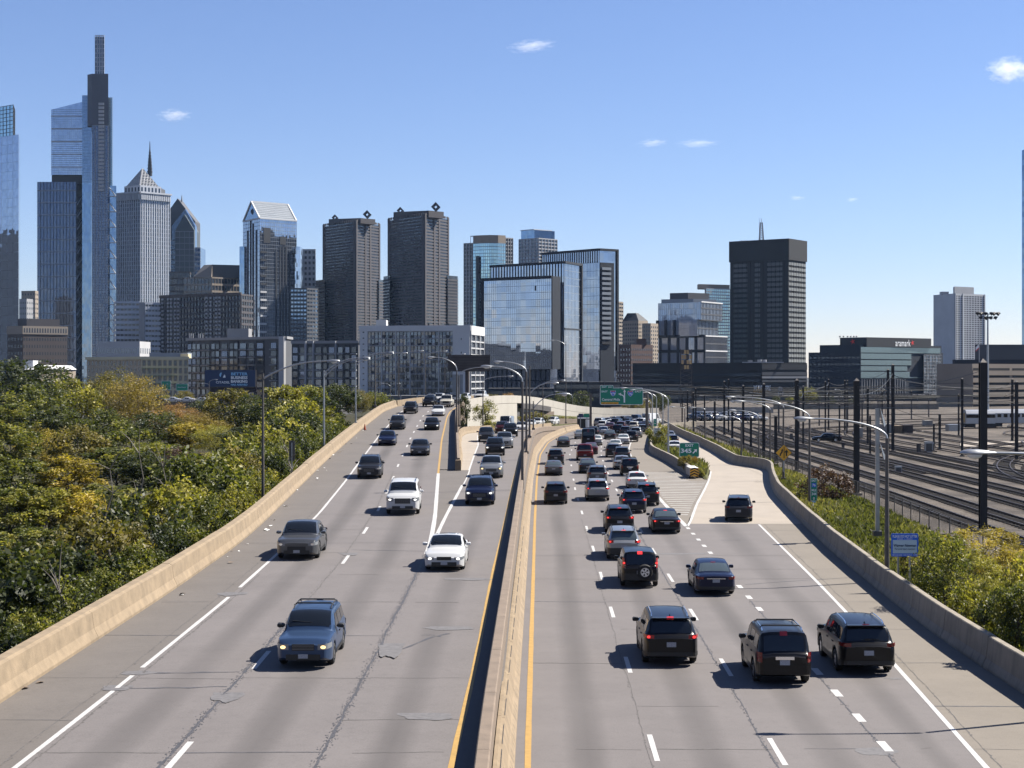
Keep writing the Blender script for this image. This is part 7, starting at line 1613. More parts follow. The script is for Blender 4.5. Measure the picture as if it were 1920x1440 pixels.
b = MB(); q = nearest(1012); e = nearest(1030); b.prism([(q.x, q.y + 4), (e.x + 1, e.y + 1.4), (e.x + 1, e.y + 4), (q.x, q.y + 6)], -1.2, 2.2); b.build('abutment', M['concrete_brown'], r)
sel2 = [p for p in fly_near if 960 + p.x * F / p.y > 1024]
r = empty('retaining_wall', (sel2[0].x, sel2[0].y, -1), 0, 'long descending pale wall under the right half of the flyover', 'wall')
i0 = 0
while i0 < len(sel2) - 1:
    i1 = min(i0 + 3, len(sel2) - 1); b = MB(); rows = []
    for p in sel2[i0:i1 + 1]: rows.append([(p.x + .05, p.y + .06, -1.5), (p.x + .05, p.y + .06, p.z - .62), (p.x + .02, p.y + .9, p.z - .62), (p.x + .02, p.y + .9, -1.5)])
    b.rows(rows, closed=True); b.f += [(3, 2, 1, 0), tuple(range((len(rows) - 1) * 4, len(rows) * 4))]; b.m += [0, 0]; b.build('wall_panel', M['concrete_white'], r); i0 = i1
# grassy slope in front of that wall
vs = []; 
for i, px in enumerate(range(1018, 1100, 6)):
    p = nearest(px); 
    for j in range(4): t = j / 3; vs.append((p.x + .2 - (1 - t) * 1.0, p.y - 9 * (1 - t) - .4, -.9 + t * max(.4, p.z * .55 + .3)))
n = 4; m_ = len(vs) // 4; me = bpy.data.meshes.new('grass_slope'); me.from_pydata(vs, [], [(i * n + j, i * n + j + 1, (i + 1) * n + j + 1, (i + 1) * n + j) for i in range(m_ - 1) for j in range(n - 1)]); me.materials.append(M['grass_soil']); o = link_mesh('grass_slope', me); o['kind'] = 'structure'
# dark low wall left of the far jam and a dark gate house there
b = MB(); b.rows([[(WX(1030, 330), 330, -.3), (WX(1030, 330), 330, 1.1), (WX(1030, 330), 330.5, 1.1), (WX(1030, 330), 330.5, -.3)], [(WX(1085, 345), 345, -.3), (WX(1085, 345), 345, .6), (WX(1085, 345), 345.5, .6), (WX(1085, 345), 345.5, -.3)]], closed=True); o = b.build('low_wall', M['concrete_brown']); tag(o, 'low dark wall at the foot of the flyover slope', 'wall')
D = 303; r = empty('van', (WX(1092, D), D, 0), 0, 'dark box-shaped service cabin under the guide sign beside the jam', 'cabin'); b = MB(); b.box((WX(1094, D), D, 1.2), (2.4, 2.2, 2.4)); b.build('wall', M['black'], r); b = MB(); b.box((WX(1101, D), D - 1.12, .9), (.7, .05, 1.5)); b.build('door', M['white_sign'], r); r.name = 'service_cabin'
# rail yard: cabinets, sheds, containers, coaches
def cabinet(px, by, w, h, label, mat='galv', name='relay_cabinet'):
    D = DZ(by, YARD_Z); k = D / F; x = WX(px, D); r = empty(name, (x, D, YARD_Z), 0, label, 'cabinet'); b = MB(); b.box((x, D + w * k * .3, YARD_Z + h * k / 2), (w * k, w * k * .6, h * k)); b.build('housing', M[mat], r)
    b = MB(); b.box((x, D + w * k * .3, YARD_Z + h * k + .06), (w * k * 1.08, w * k * .68, .12)); b.build('lid', M[mat], r); b = MB(); b.box((x, D - .015, YARD_Z + h * k * .5), (w * k * .8, .03, h * k * .8)); b.build('door', M['galv_dark'], r)
for q in ((1742, 848, 14, 18, 'pale grey relay cabinet among the curved sidings'), (1685, 888, 12, 12, 'squat grey cabinet beside the straight tracks'), (1723, 850, 7, 17, 'narrow brown post box left of the relay cabinet', 'rust'), (1373, 842, 8, 18, 'white equipment cabinet at the ramp fence'), (1581, 842, 5, 10, 'small dark signal box between the tracks', 'black_steel'), (1484, 824, 5, 10, 'tiny rusty signal box left of the black car', 'rust'), (1749, 845, 4, 14, 'slim grey cabinet touching the relay cabinet')): cabinet(*q)
for i, (px, by, w, h, mt, lab) in enumerate(((1662, 812, 30, 17, 'concrete_white', 'white container at the far side of the yard'), (1685, 812, 14, 14, 'concrete', 'tan container between two white ones'), (1703, 812, 18, 15, 'rust', 'brown container right of the tan one'), (1742, 800, 14, 12, 'concrete_white', 'small white cabin beyond the sidings'), (1790, 808, 22, 12, 'galv', 'grey shed left of the silver coaches'), (1614, 822, 8, 20, 'concrete_white', 'white upright tank by the slender poles'))):
    D = DZ(by, YARD_Z); k = D / F; x = WX(px, D); r = empty('container', (x, D, YARD_Z), 0, lab, 'container'); b = MB(); b.box((x, D + 1.3, YARD_Z + h * k / 2), (w * k, 2.6, h * k)); b.build('body', M[mt], r)
    for j in range(5): b = MB(); b.box((x - w * k * (.4 - .2 * j), D - .03, YARD_Z + h * k / 2), (.12, .06, h * k * .95)); b.build('rib', M[mt], r)
M['coach'] = M_plain('stainless_coach', (.42, .43, .45), .35, .6, var=.1, scale=.5)
D = 330.0; k = D / F
for i, (pa, pb) in enumerate(((1812, 1868), (1870, 1950))):
    x0, x1 = WX(pa, D), WX(pb, D + 6 * i); r = empty('rail_coach', (x0, D + 5 * i, YARD_Z), 0, ('silver passenger coach, its dark end facing left', 'second silver coach running out of the picture at right')[i], 'rail coach', 'silver coaches in the yard'); z0 = YARD_Z + 1.0
    b = MB(); d0, d1 = D + 5 * i, D + 5 * i + 2.9; prof = [(0, z0), (0, z0 + 2.1), (.35, z0 + 2.65), (1.0, z0 + 2.9), (1.9, z0 + 2.9), (2.55, z0 + 2.65), (2.9, z0 + 2.1), (2.9, z0)]
    b.rows([[(x, d0 + p[0] + (x - x0) * .12, p[1]) for p in prof] for x in (x0, x1)], closed=True); b.f += [tuple(range(7, -1, -1)), tuple(range(8, 16))]; b.m += [0, 0]; b.build('body', M['coach'], r)
    for j in range(8): b = MB(); xx = x0 + (x1 - x0) * (j + .5) / 8; b.box((xx, d0 - .02 + (xx - x0) * .12, z0 + 1.55), (.85, .06, .7), .12); b.build('window', M['car_glass'], r)
    b = MB(); b.box((x0 - .03, d0 + 1.45, z0 + 1.2), (.05, 1.0, 2.0)); b.build('end_door', M['old_yellow'] if i == 0 else M['black'], r)
    for q in (.15, .85): b = MB(); b.box((x0 + (x1 - x0) * q, d0 + 1.4, YARD_Z + .6), (2.2, 2.0, .8)); b.build('bogie', M['black_steel'], r)
# concrete apron and low pale wall strips seen beyond the yard
for i, (pa, pb, D, z, hh, lab) in enumerate(((1290, 1450, 470, -1.3, 2.0, 'long pale low wall behind the parked cars'), (1450, 1760, 520, -1.3, 2.2, 'long grey-white wall along the far edge of the yard'))):
    r = empty('boundary_wall', (WX(pa, D), D, z), 0, lab, 'wall'); n = 14
    for j in range(n): b = MB(); x0, x1 = WX(pa + (pb - pa) * j / n, D), WX(pa + (pb - pa) * (j + 1) / n, D); b.box(((x0 + x1) / 2, D, z + hh / 2), (x1 - x0 - .06, .4, hh + random.uniform(-.06, .06))); b.build('wall_panel', M['concrete_r'] if i else M['concrete_white'], r)
b = MB(); b.rows([[(x, y, YARD_Z + .12) for x in (WX(1290, y), WX(1425, y))] for y in (368, 392, 420)]); o = b.build('car_park', M['shoulder']); o['kind'] = 'structure'
b = MB(); b.rows([[(x, y, YARD_Z + .11) for x in (WX(1800, y), WX(2000, y))] for y in (243, 262)]); o = b.build('pale_apron', M['ramp']); o['kind'] = 'structure'
# ================================================================ VEHICLES
# stations: (y, half width, shoulder height, roof height, roof half width); forward is +y
def SPEC(L, W, H, hood, deck, kind, wb, rw, base=.24, **kw):
    h = L / 2; w = W / 2; wr = kw.get('wr', .66 * w + .06); zb = kw.get('belt', H * .60); z0 = hood
    ws0, ws1 = kw['ws']; rg1, rg0 = kw['rg']        # windshield foot, windshield head; rear glass head, rear glass foot (y)
    f = kw.get('nose', .12); st = []
    st += [(-h, w * .86, zb * .90, zb * .90, w * .66), (-h + .10, w * .93, zb * .97, zb * .98, w * .72), (-h + .35, w * .985, zb, None, None)]
    S_ = dict(L=L, W=W, H=H, w=w, h=h, zb=zb, hood=hood, deck=deck, wr=wr, ws0=ws0, ws1=ws1, rg1=rg1, rg0=rg0, wb=wb, rw=rw, base=base, f=f, kind=kind, kw=kw)
    return S_
def prof(S_, y):
    """returns half width, shoulder, top, roof half width at station y"""
    h, w = S_['h'], S_['w']; e = h - abs(y)
    tap = 1.0 if e > .9 else (1 - (.9 - e) / .9 * .0 - (max(0, .5 - e) / .5) ** 2.2 * (.17 if y > 0 else .13))
    hw = w * tap * (1 - .012 * (abs(y) / h) ** 2)
    if y > S_['ws0']:
        t = (y - S_['ws0']) / (h - S_['ws0']); zb = S_['hood'] + (S_['zb'] - S_['hood']) * (1 - t) ** .7 * .75 - .05 * t ** 4 - max(0, t - .86) / .14 * S_['f']; return hw, zb - .03, zb, hw * .80
    if y > S_['ws1']:
        t = (S_['ws0'] - y) / (S_['ws0'] - S_['ws1']); zb = S_['hood'] + (S_['zb'] - S_['hood']) * (.75 + .25 * t); return hw, zb - .03 * (1 - t), zb + (S_['H'] - .03 - zb) * (math.sin(t * math.pi / 2) ** .92), hw * .80 + (S_['wr'] - hw * .80) * t
    if y > S_['rg1']:
        t = (y - S_['rg1']) / (S_['ws1'] - S_['rg1']); return hw, S_['zb'], S_['H'] - .03 * (2 * t - 1) ** 2 - S_['kw'].get('slope', .0) * (1 - t) ** 1.5, S_['wr']
    zr = S_['H'] - .03 - S_['kw'].get('slope', .0)
    if y > S_['rg0']:
        t = (S_['rg1'] - y) / max(1e-3, S_['rg1'] - S_['rg0']); top = S_['deck']; return hw, S_['zb'] + (min(S_['deck'], S_['zb']) - S_['zb']) * t - .02 * t, zr + (top - zr) * t ** 1.25, S_['wr'] + (hw * .80 - S_['wr']) * t
    t = (S_['rg0'] - y) / max(1e-3, S_['rg0'] + h); zd = S_['deck'] - .05 * t ** 2 - max(0, t - .8) * .2; return hw, min(S_['zb'], zd) - .02, zd, hw * .80
def ring(S_, y):
    hw, zb, zt, wr = prof(S_, y); z0 = S_['base'] + (.10 if S_['h'] - abs(y) < .25 else 0) * (1 - (S_['h'] - abs(y)) / .25 if S_['h'] - abs(y) < .25 else 0); R = S_['rw'] + .07; arch = 0
    for yw in (S_['wb'] / 2 + S_['kw'].get('wo', 0), -S_['wb'] / 2 + S_['kw'].get('wo', 0)):
        d = abs(y - yw)
        if d < R: arch = max(arch, S_['rw'] + math.sqrt(R * R - d * d))
    zl = max(z0, arch); z3 = max(zl + .05, z0 + .26); z4 = max(z3 + .05, zb - .20); z5 = max(z4 + .03, zb - .07)
    t = min(1, max(0, (zt - zb - .03) / .35)); k = lambda a, b_: a + (b_ - a) * t
    return [(0, zl), (hw * .90, zl), (hw * .985, zl + .02), (hw, z3), (hw * .995, z4), (hw * .98, z5), (k(hw * .95, hw * .945), zb + .0), (k(hw * .90, wr + .045), k(zb + .015, zt - .12)),
            (k(hw * .82, wr - .01), k(zt + .0, zt - .04)), (k(hw * .5, wr * .66), k(zt + .028, zt + .0)), (0, k(zt + .035, zt + .015))]
def shell(S_):
    h = S_['h']; ys = sorted(set([-h, -h + .03, -h + .08] + [round(-h + .12 + i * (2 * h - .24) / 84, 4) for i in range(85)] + [h - .08, h - .03, h]))
    rows = []
    for y in ys:
        r = ring(S_, y); rows.append([(x, y, z) for x, z in r] + [(-x, y, z) for x, z in r[-2:0:-1]])
    # close ends slightly domed
    for idx, yy in ((0, -h - .035), (-1, h + .04)):
        r = rows[idx]; zc = sum(p[2] for p in r) / len(r); rr = [(p[0] * .93, yy, zc + (p[2] - zc) * .90) for p in r]
        if idx == 0: rows.insert(0, rr)
        else: rows.append(rr)
    b = MB(); b.rows(rows, closed=True); n = len(rows[0]); b.f += [tuple(range(n)), tuple(range((len(rows) - 1) * n, len(rows) * n))[::-1]]; b.m += [0, 0]
    return b
def lerp(a, b_, t): return a + (b_ - a) * t
def top_patch(S_, y0, y1, q0, q1, off=.008, n=8, m=9):
    """panel lying on the upper surface between stations y0..y1 (glass, sunroof, bed)"""
    b = MB(); rows = []
    for i in range(n + 1):
        y = lerp(y0, y1, i / n); r = ring(S_, y)[7:]; row = []
        for j in range(m + 1):
            q = lerp(-1, 1, j / m); w = lerp(q0, q1, i / n); xs = [p[0] for p in r][::-1]; zs = [p[1] for p in r][::-1]; x = abs(q) * r[0][0] * w; z = float(np.interp(x, xs, zs))
            e = .04; dz = prof(S_, y + e)[2] - prof(S_, y - e)[2]; L = math.hypot(2 * e, dz); row.append((math.copysign(x, q) if q else 0, y - dz / L * off, z + 2 * e / L * off))
        rows.append(row)
    b.rows(rows); return b
def side_patch(S_, yb0, yb1, yt0, yt1, s0, s1, sg, off=.010, n=8, m=5, lo=6, hi=7):
    b = MB(); rows = []; zlo = S_['zb']; zhi = S_['H'] - .12 - S_['kw'].get('slope', 0) * .5
    for j in range(m + 1):
        v = lerp(s0, s1, j / m); row = []
        for i in range(n + 1):
            y = lerp(lerp(yb0, yb1, i / n), lerp(yt0, yt1, i / n), j / m); r = ring(S_, y); p, q = r[lo], r[hi]; zt = zlo + (zhi - zlo) * v; s = min(max((zt - p[1]) / max(.02, q[1] - p[1]), .03), .97); row.append((sg * (lerp(p[0], q[0], s) + off), y, lerp(p[1], q[1], s) + .002))
        rows.append(row)
    b.rows(rows); return b
def wrap(S_, y_in, depth, z0, z1, front, x_in, sg, zs=0.0, out=.014):
    """lamp that wraps round the corner: from x_in on the end face, round the corner, back along the side"""
    h = S_['h']; s = 1 if front else -1; pts = []
    he = h + (.04 if front else .035)
    hw_e = prof(S_, s * h)[0] * .93
    pts.append((x_in, s * (he + out))); 
    if hw_e > x_in + .03: pts.append((hw_e - .02, s * (he + out)))
    for k in range(6): y = h - .02 - depth * k / 5; pts.append((prof(S_, s * y)[0] * 1.0 + out, s * y))
    n = len(pts); b = MB(); rows = []
    for i, (x, y) in enumerate(pts): t = i / (n - 1); rows.append([(sg * x, y, lerp(z0, z0 + zs, t)), (sg * x, y, lerp(z1, z1 + zs * .6, t))])
    b.rows(rows); return b
def endbox(S_, front, x0, x1, z0, z1, out=.02, y=None):
    he = (S_['h'] + (.04 if front else .035)) * (1 if front else -1); s = 1 if front else -1; b = MB(); b.box(((x0 + x1) / 2, he + s * out / 2, (z0 + z1) / 2), (abs(x1 - x0), out, z1 - z0)); return b
def wheel_parts(rw, wd=.22):
    b = MB(); pr = [(-wd / 2, rw * .62), (-wd / 2, rw * .90), (-wd * .38, rw * .985), (0, rw), (wd * .38, rw * .985), (wd / 2, rw * .90), (wd / 2, rw * .62)]; n = 22
    b.rows([[(x, r * math.cos(a), r * math.sin(a)) for x, r in pr] for a in [k * 2 * math.pi / n for k in range(n + 1)]])
    ty = b.mesh('wheel', M['rubber'], smooth=50); b = MB(); x = wd / 2 - .02
    for k in range(5):
        a = k * 2 * math.pi / 5; ca, sa = math.cos(a), math.sin(a); w0, w1 = .05, .085
        P = lambda r, t: (x, r * ca - t * sa, r * sa + t * ca)
        b.add([P(.03, -w0), P(rw * .6, -w1), P(rw * .6, w1), P(.03, w0)], [(0, 1, 2, 3)])
    b.rows([[(x - .01, r * math.cos(a), r * math.sin(a)) for r in (rw * .55, rw * .64)] for a in [k * 2 * math.pi / n for k in range(n + 1)]])
    rows = [[(x - .07, rw * .6 * math.cos(a), rw * .6 * math.sin(a))] for a in [k * 2 * math.pi / n for k in range(n)]]; b2 = MB(); b2.add([p[0] for p in rows], [tuple(range(n))])
    b.add([(x + .005, .05 * math.cos(a), .05 * math.sin(a)) for a in [k * math.pi / 5 for k in range(10)]], [tuple(range(10))])
    return ty, b.mesh('rim', M['rim']), b2.mesh('hub_disc', M['black'])
KINDS = {}
def make_kind(key, S_):
    """all the part meshes of one type of vehicle: list of (name, mesh, parent index or None, offset)"""
    kw = S_['kw']; P = []; h, w, zb, H_ = S_['h'], S_['w'], S_['zb'], S_['H']
    def add(nm, b, mat, sm=False): P.append((nm, b.mesh(nm, mat, smooth=sm))); 
    add('body', shell(S_), PAINT['black'], 38); g = M['car_glass']
    add('windshield', top_patch(S_, S_['ws0'] - .10, S_['ws1'] + .06, .93, .90), g)
    if kind_has(S_, 'rear'): add('rear_window', top_patch(S_, S_['rg1'] - .05, lerp(S_['rg1'], S_['rg0'], .93), .86, .88), M['car_glass'])
    ya, yb = kw.get('sw', (S_['rg1'] + .1, S_['ws1'])); ym = kw.get('bp', .05)
    for sg in (-1, 1):
        add('side_window', side_patch(S_, ym + .04, S_['ws0'] - .42, ym + .04, S_['ws1'] + .0, .10, .93, sg), g)
        if kw.get('rearwin', True): add('side_window', side_patch(S_, kw.get('ry0', S_['rg1'] + .12) - kw.get('rk', .0), ym - .04, kw.get('ry0', S_['rg1'] + .12), ym - .04, .10, .93, sg), g)
        if 'q' in kw: add('side_window', side_patch(S_, kw['q'][0] - kw.get('qk', .1), kw['q'][1], kw['q'][0], kw['q'][1], .14, .90, sg), g)
        zf = min(prof(S_, h - .1)[1] - .02, S_['hood'] - .06)
        hh = kw.get('hl', (.15, .56, .42)); add('headlight', wrap(S_, 0, .30, zf - hh[0], zf, True, w * hh[1], sg, .05), M['head_off'], 60)
        hx = w * (hh[1] + .2); bb = MB(); bb.add([(sg * hx + .085 * math.cos(a), h + .062, zf - hh[0] * .5 + .055 * math.sin(a)) for a in [q * math.pi / 5 for q in range(10)]], [tuple(range(10))]); add('headlight_bulb', bb, M['chrome'])
        tl = kw.get('tl', (zb - .30, zb - .10, .50, .22)); add('taillight', wrap(S_, 0, tl[3], tl[0], tl[1], False, w * tl[2], sg, .02), M['tail_off'], 60)
        tx0 = w * min(.86, tl[2] + .2); bb = MB(); bb.add([(sg * tx0 + .06 * math.cos(a), -h - .056, (tl[0] + tl[1]) / 2 + .05 * math.sin(a)) for a in [q * math.pi / 5 for q in range(10)]], [tuple(range(10))]); add('taillight_bulb', bb, M['tail_off'])
        mb = MB(); mx = w * .97; my = S_['ws0'] - .50; mz = zb + .10
        mb.rows([[(sg * (mx + a), my + .10 * cy, mz + s_ * cz) for cy, cz in ((-1, -.8), (-1, .8), (-.2, 1), (.9, .6), (.9, -.6), (-.2, -1))] for a, s_ in ((.0, .03), (.05, .075), (.19, .085), (.23, .05))], closed=True)
        mb.f += [tuple(range(6)), tuple(range(18, 24))]; mb.m += [0, 0]; add('mirror', mb, PAINT['black'], 40)
        for yh in ((ym + .12), (ym - .85)): hb = MB(); hb.box((sg * (prof(S_, yh)[0] * .99 + .012), yh, zb - .13), (.03, .20, .035)); add('door_handle', hb, M['black'])
        for yd in (ym, S_['ws0'] - .55):
            sb = MB(); rows = []
            for r_i in range(3, 7): rows.append([(sg * (ring(S_, yd)[r_i][0] + .004), yd + o, ring(S_, yd)[r_i][1]) for o in (-.008, .008)])
            sb.rows(rows); add('door_seam', sb, M['black'])
        rk = MB(); rows = []
        for y in [lerp(-S_['wb'] / 2 + S_['rw'] + .12, S_['wb'] / 2 - S_['rw'] - .12, i / 8) for i in range(9)]:
            y += kw.get('wo', 0); x = prof(S_, y)[0]; rows.append([(sg * (x * .99 + .008), y, S_['base'] + .02), (sg * (x * 1.0 + .008), y, S_['base'] + .17)])
        rk.rows(rows); add('sill', rk, M['black'])
        if kw.get('rails'):
            tb = MB(); ys = [lerp(S_['rg1'] + .15, S_['ws1'] - .15, i / 8) for i in range(9)]; tb.tube([(sg * (S_['wr'] - .06), y, prof(S_, y)[2] + (.055 if 0 < i < 8 else .0)) for i, y in enumerate(ys)], .022, 6); add('roof_rail', tb, M['chrome'] if kw['rails'] == 'chrome' else M['black'], 50)
    zc = S_['base']
    gz0, gz1, gw = kw.get('grille', (zc + .30, prof(S_, h)[1] - .03, .44)); add('grille', endbox(S_, True, -w * gw, w * gw, gz0, gz1, .022), M['black'])
    for i in range(4 if kw.get('slats', 1) else 0): add('grille_bar', endbox(S_, True, -w * gw * .96, w * gw * .96, lerp(gz0, gz1, (i + .7) / 4.4), lerp(gz0, gz1, (i + .7) / 4.4) + .013, .036), M['dark_chrome'])
    add('lower_intake', endbox(S_, True, -w * .62, w * .62, zc + .06, zc + .24, .018), M['black'])
    add('licence_plate', endbox(S_, False, -.16, .16, *(kw.get('pz', (zb - .38, zb - .22))), .03), M['plate']); add('front_plate', endbox(S_, True, -.15, .15, zc + .12, zc + .25, .035), M['plate'])
    rb = MB(); rows = []
    for sg_ in (1,):
        pts = [(prof(S_, -h + .30)[0] + .012, -h + .30), (prof(S_, -h + .12)[0] + .014, -h + .12), (prof(S_, -h)[0] + .008, -h - .005), (prof(S_, -h)[0] * .9, -h - .055), (0, -h - .062)]
        pts = pts + [(-x, y) for x, y in pts[-2::-1]]; rows = [[(x, y, zc + .10), (x, y, zc + (.42 if kw.get('clad') else .24))] for x, y in pts]
    rb.rows(rows); add('bumper_trim', rb, M['black'])
    if kind_has(S_, 'rear'): add('brake_light', (lambda b_: b_)(top_patch(S_, S_['rg1'] + .0, S_['rg1'] - .06, .16, .16, .018, 1, 2)), M['tail_off'])
    add('wiper', (lambda m_: (m_.bar((-.1, S_['ws0'] - .17, prof(S_, S_['ws0'] - .17)[2] + .03), (.55, S_['ws0'] - .22, prof(S_, S_['ws0'] - .22)[2] + .03), .02, .02), m_)[1])(MB()), M['black'])
    for ex in kw.get('extra', []): ex(S_, add)
    KINDS[key] = (P, wheel_parts(S_['rw'], kw.get('tw', .22)), S_)
def kind_has(S_, what): return S_['kw'].get('rearglass', True)
def x_cross(S_, add):
    for y in (S_['ws1'] - .55, S_['rg1'] + .55): b = MB(); z = prof(S_, y)[2] + .10; b.tube([(-S_['wr'] + .02, y, z - .07), (-S_['wr'] + .1, y, z), (S_['wr'] - .1, y, z), (S_['wr'] - .02, y, z - .07)], .026, 6); add('cross_bar', b, M['black'])
def x_spare(S_, add):
    b = MB(); y = -S_['h'] - .14; n = 24; rw = .36; c = (.22, S_['zb'] - .28)
    b.rows([[(c[0] + r * math.cos(a), y + o, c[1] + r * math.sin(a)) for r, o in ((.02, -.03), (rw * .9, -.03), (rw, .03), (rw, .14))] for a in [k * 2 * math.pi / n for k in range(n + 1)]]); add('spare_wheel', b, M['rubber'], 50)
    b = MB(); b.rows([[(c[0] + r * math.cos(a), y - .034, c[1] + r * math.sin(a)) for r in (rw * .48, rw * .58)] for a in [k * 2 * math.pi / n for k in range(n + 1)]])
    for k in range(5): a = k * 2 * math.pi / 5; b.add([(c[0] + r * math.cos(a) - t * math.sin(a), y - .036, c[1] + r * math.sin(a) + t * math.cos(a)) for r, t in ((.03, -.03), (rw * .5, -.05), (rw * .5, .05), (.03, .03))], [(0, 1, 2, 3)])
    add('spare_rim', b, M['rim'])
def x_sunroof(S_, add): add('sunroof', top_patch(S_, S_['ws1'] - .25, S_['ws1'] - 1.05, .72, .72, .006, 4, 4), M['car_glass'])
def x_fin(S_, add): b = MB(); y = S_['rg1'] + .25; z = prof(S_, y)[2]; b.add([(-.02, y + .1, z), (.02, y + .1, z), (.02, y - .1, z), (-.02, y - .1, z), (0, y - .08, z + .09)], [(0, 1, 4), (1, 2, 4), (2, 3, 4), (3, 0, 4)]); add('antenna_fin', b, M['black'])
def x_bar(S_, add): add('chrome_bar', endbox(S_, False, -.30, .30, S_['zb'] - .21, S_['zb'] - .11, .04), M['chrome'])
def x_spoiler(S_, add): b = MB(); y = S_['rg1'] - .02; z = prof(S_, S_['rg1'])[2]; b.prism([(-S_['wr'] + .06, y - .16), (S_['wr'] - .06, y - .16), (S_['wr'] - .06, y + .06), (-S_['wr'] + .06, y + .06)], z - .02, z + .012); add('spoiler', b, PAINT['black'])
def x_bed(S_, add):
    b = MB(); w = S_['w'] * .80; b.add([(-w, -S_['h'] + .10, S_['deck'] + .045), (w, -S_['h'] + .10, S_['deck'] + .045), (w, S_['rg0'] - .1, S_['deck'] + .045), (-w, S_['rg0'] - .1, S_['deck'] + .045)], [(0, 1, 2, 3)]); add('bed_cover', b, M['black'])
def x_garnish(S_, add): add('tail_strip', endbox(S_, False, -.42, .42, S_['zb'] - .14, S_['zb'] - .115, .03), M['chrome'])
make_kind('sedan', SPEC(4.75, 1.82, 1.46, .78, .98, 's', 2.75, .325, .20, belt=.92, ws=(.98, .20), rg=(-1.0, -1.66), slope=.06, bp=-.25, ry0=-.92, rk=-.12, tl=(.76, .88, .62, .26), pz=(.62, .76), extra=[x_garnish]))
make_kind('bmw', SPEC(4.62, 1.81, 1.43, .78, .98, 's', 2.81, .33, .19, belt=.92, ws=(.86, .06), rg=(-1.05, -1.66), slope=.06, bp=-.3, ry0=-.95, grille=(.52, .67, .36), slats=0, hl=(.12, .5, .42), tl=(.72, .88, .5, .28), pz=(.62, .76), extra=[x_sunroof]))
make_kind('crossover', SPEC(4.60, 1.85, 1.66, .98, 1.02, 'c', 2.68, .36, .25, belt=1.04, ws=(1.12, .36), rg=(-1.72, -2.12), slope=.07, bp=-.12, ry0=-.98, q=(-1.70, -1.06), qk=.1, rails='black', clad=1, tl=(.93, 1.09, .62, .26), extra=[x_spoiler, x_fin]))
make_kind('suv', SPEC(4.80, 1.90, 1.70, 1.02, 1.06, 'c', 2.78, .375, .27, belt=1.07, ws=(1.22, .46), rg=(-1.90, -2.24), slope=.05, bp=-.08, ry0=-.98, q=(-1.85, -1.08), qk=.12, rails='chrome', tl=(.97, 1.10, .62, .30), extra=[x_spoiler, x_fin]))
make_kind('boxy', SPEC(4.45, 1.82, 1.74, 1.04, 1.04, 'c', 2.62, .36, .29, belt=1.08, wr=.70, ws=(1.10, .48), rg=(-1.90, -2.12), slope=.0, bp=-.06, ry0=-.95, q=(-1.82, -1.02), qk=.02, rails='chrome', tl=(.78, 1.10, .80, .16), clad=1, extra=[x_bar, x_cross]))
make_kind('spare', SPEC(4.50, 1.78, 1.70, 1.0, 1.02, 'c', 2.62, .345, .27, belt=1.04, wr=.69, ws=(1.10, .44), rg=(-1.90, -2.12), bp=-.08, ry0=-.95, q=(-1.82, -1.02), qk=.03, tl=(.95, 1.42, .84, .12), pz=(.66, .82), clad=1, extra=[x_spare]))
make_kind('wagon', SPEC(4.48, 1.735, 1.58, .93, 1.0, 'c', 2.52, .33, .24, belt=.98, wr=.66, ws=(.98, .22), rg=(-1.78, -2.08), slope=.03, bp=-.18, ry0=-.98, q=(-1.72, -1.06), qk=.05, rails='black', grille=(.60, .80, .40), hl=(.18, .52, .42), extra=[x_cross]))
make_kind('coupe_suv', SPEC(4.92, 1.98, 1.66, .98, 1.04, 'c', 2.9, .385, .24, belt=1.03, ws=(1.15, .30), rg=(-1.45, -2.14), slope=.12, bp=-.2, ry0=-1.05, q=(-1.5, -1.12), qk=-.1, grille=(.42, .66, .44), slats=0, hl=(.16, .56, .42), tl=(.92, 1.02, .2, .3)))
make_kind('big_suv', SPEC(5.30, 2.03, 1.92, 1.20, 1.20, 'c', 3.08, .41, .33, belt=1.22, wr=.78, ws=(1.42, .82), rg=(-2.28, -2.52), bp=.08, ry0=-.88, q=(-2.2, -.96), qk=.02, rails='chrome', grille=(.72, 1.04, .46), hl=(.22, .55, .42), tl=(.95, 1.3, .72, .2), clad=0))
make_kind('pickup', SPEC(5.70, 2.0, 1.90, 1.16, 1.14, 'p', 3.6, .40, .36, belt=1.18, wr=.74, ws=(1.42, .80), rg=(-.62, -.86), bp=.05, ry0=-.52, grille=(.66, 1.02, .5), hl=(.24, .58, .4), tl=(.80, 1.10, .82, .10), pz=(.6, .74), extra=[x_bed]))
make_kind('van', SPEC(5.6, 2.02, 2.45, 1.25, 1.3, 'v', 3.4, .38, .30, belt=1.30, wr=.86, ws=(2.0, 1.25), rg=(-2.62, -2.74), bp=.55, rearwin=False, tl=(.9, 1.4, .86, .1)))
make_kind('minivan', SPEC(5.05, 1.98, 1.76, 1.02, 1.06, 'c', 3.0, .35, .22, belt=1.06, wr=.72, ws=(1.45, .52), rg=(-2.1, -2.38), bp=.02, ry0=-1.1, q=(-2.05, -1.2), qk=.05, rails='black', tl=(.95, 1.3, .82, .2)))
KIND_CAT = dict(sedan='car', bmw='car', crossover='SUV', suv='SUV', boxy='SUV', spare='SUV', wagon='SUV', coupe_suv='SUV', big_suv='SUV', pickup='pickup truck', van='van', minivan='minivan')
KIND_NAME = dict(sedan='sedan', bmw='sedan', crossover='crossover_car', suv='suv', boxy='suv', spare='suv', wagon='estate_car', coupe_suv='suv', big_suv='suv', pickup='pickup_truck', van='van', minivan='minivan')
FARSKIP = {'door_handle', 'door_seam', 'wiper', 'grille_bar', 'front_plate', 'sill', 'antenna_fin', 'lower_intake', 'hub_disc'}
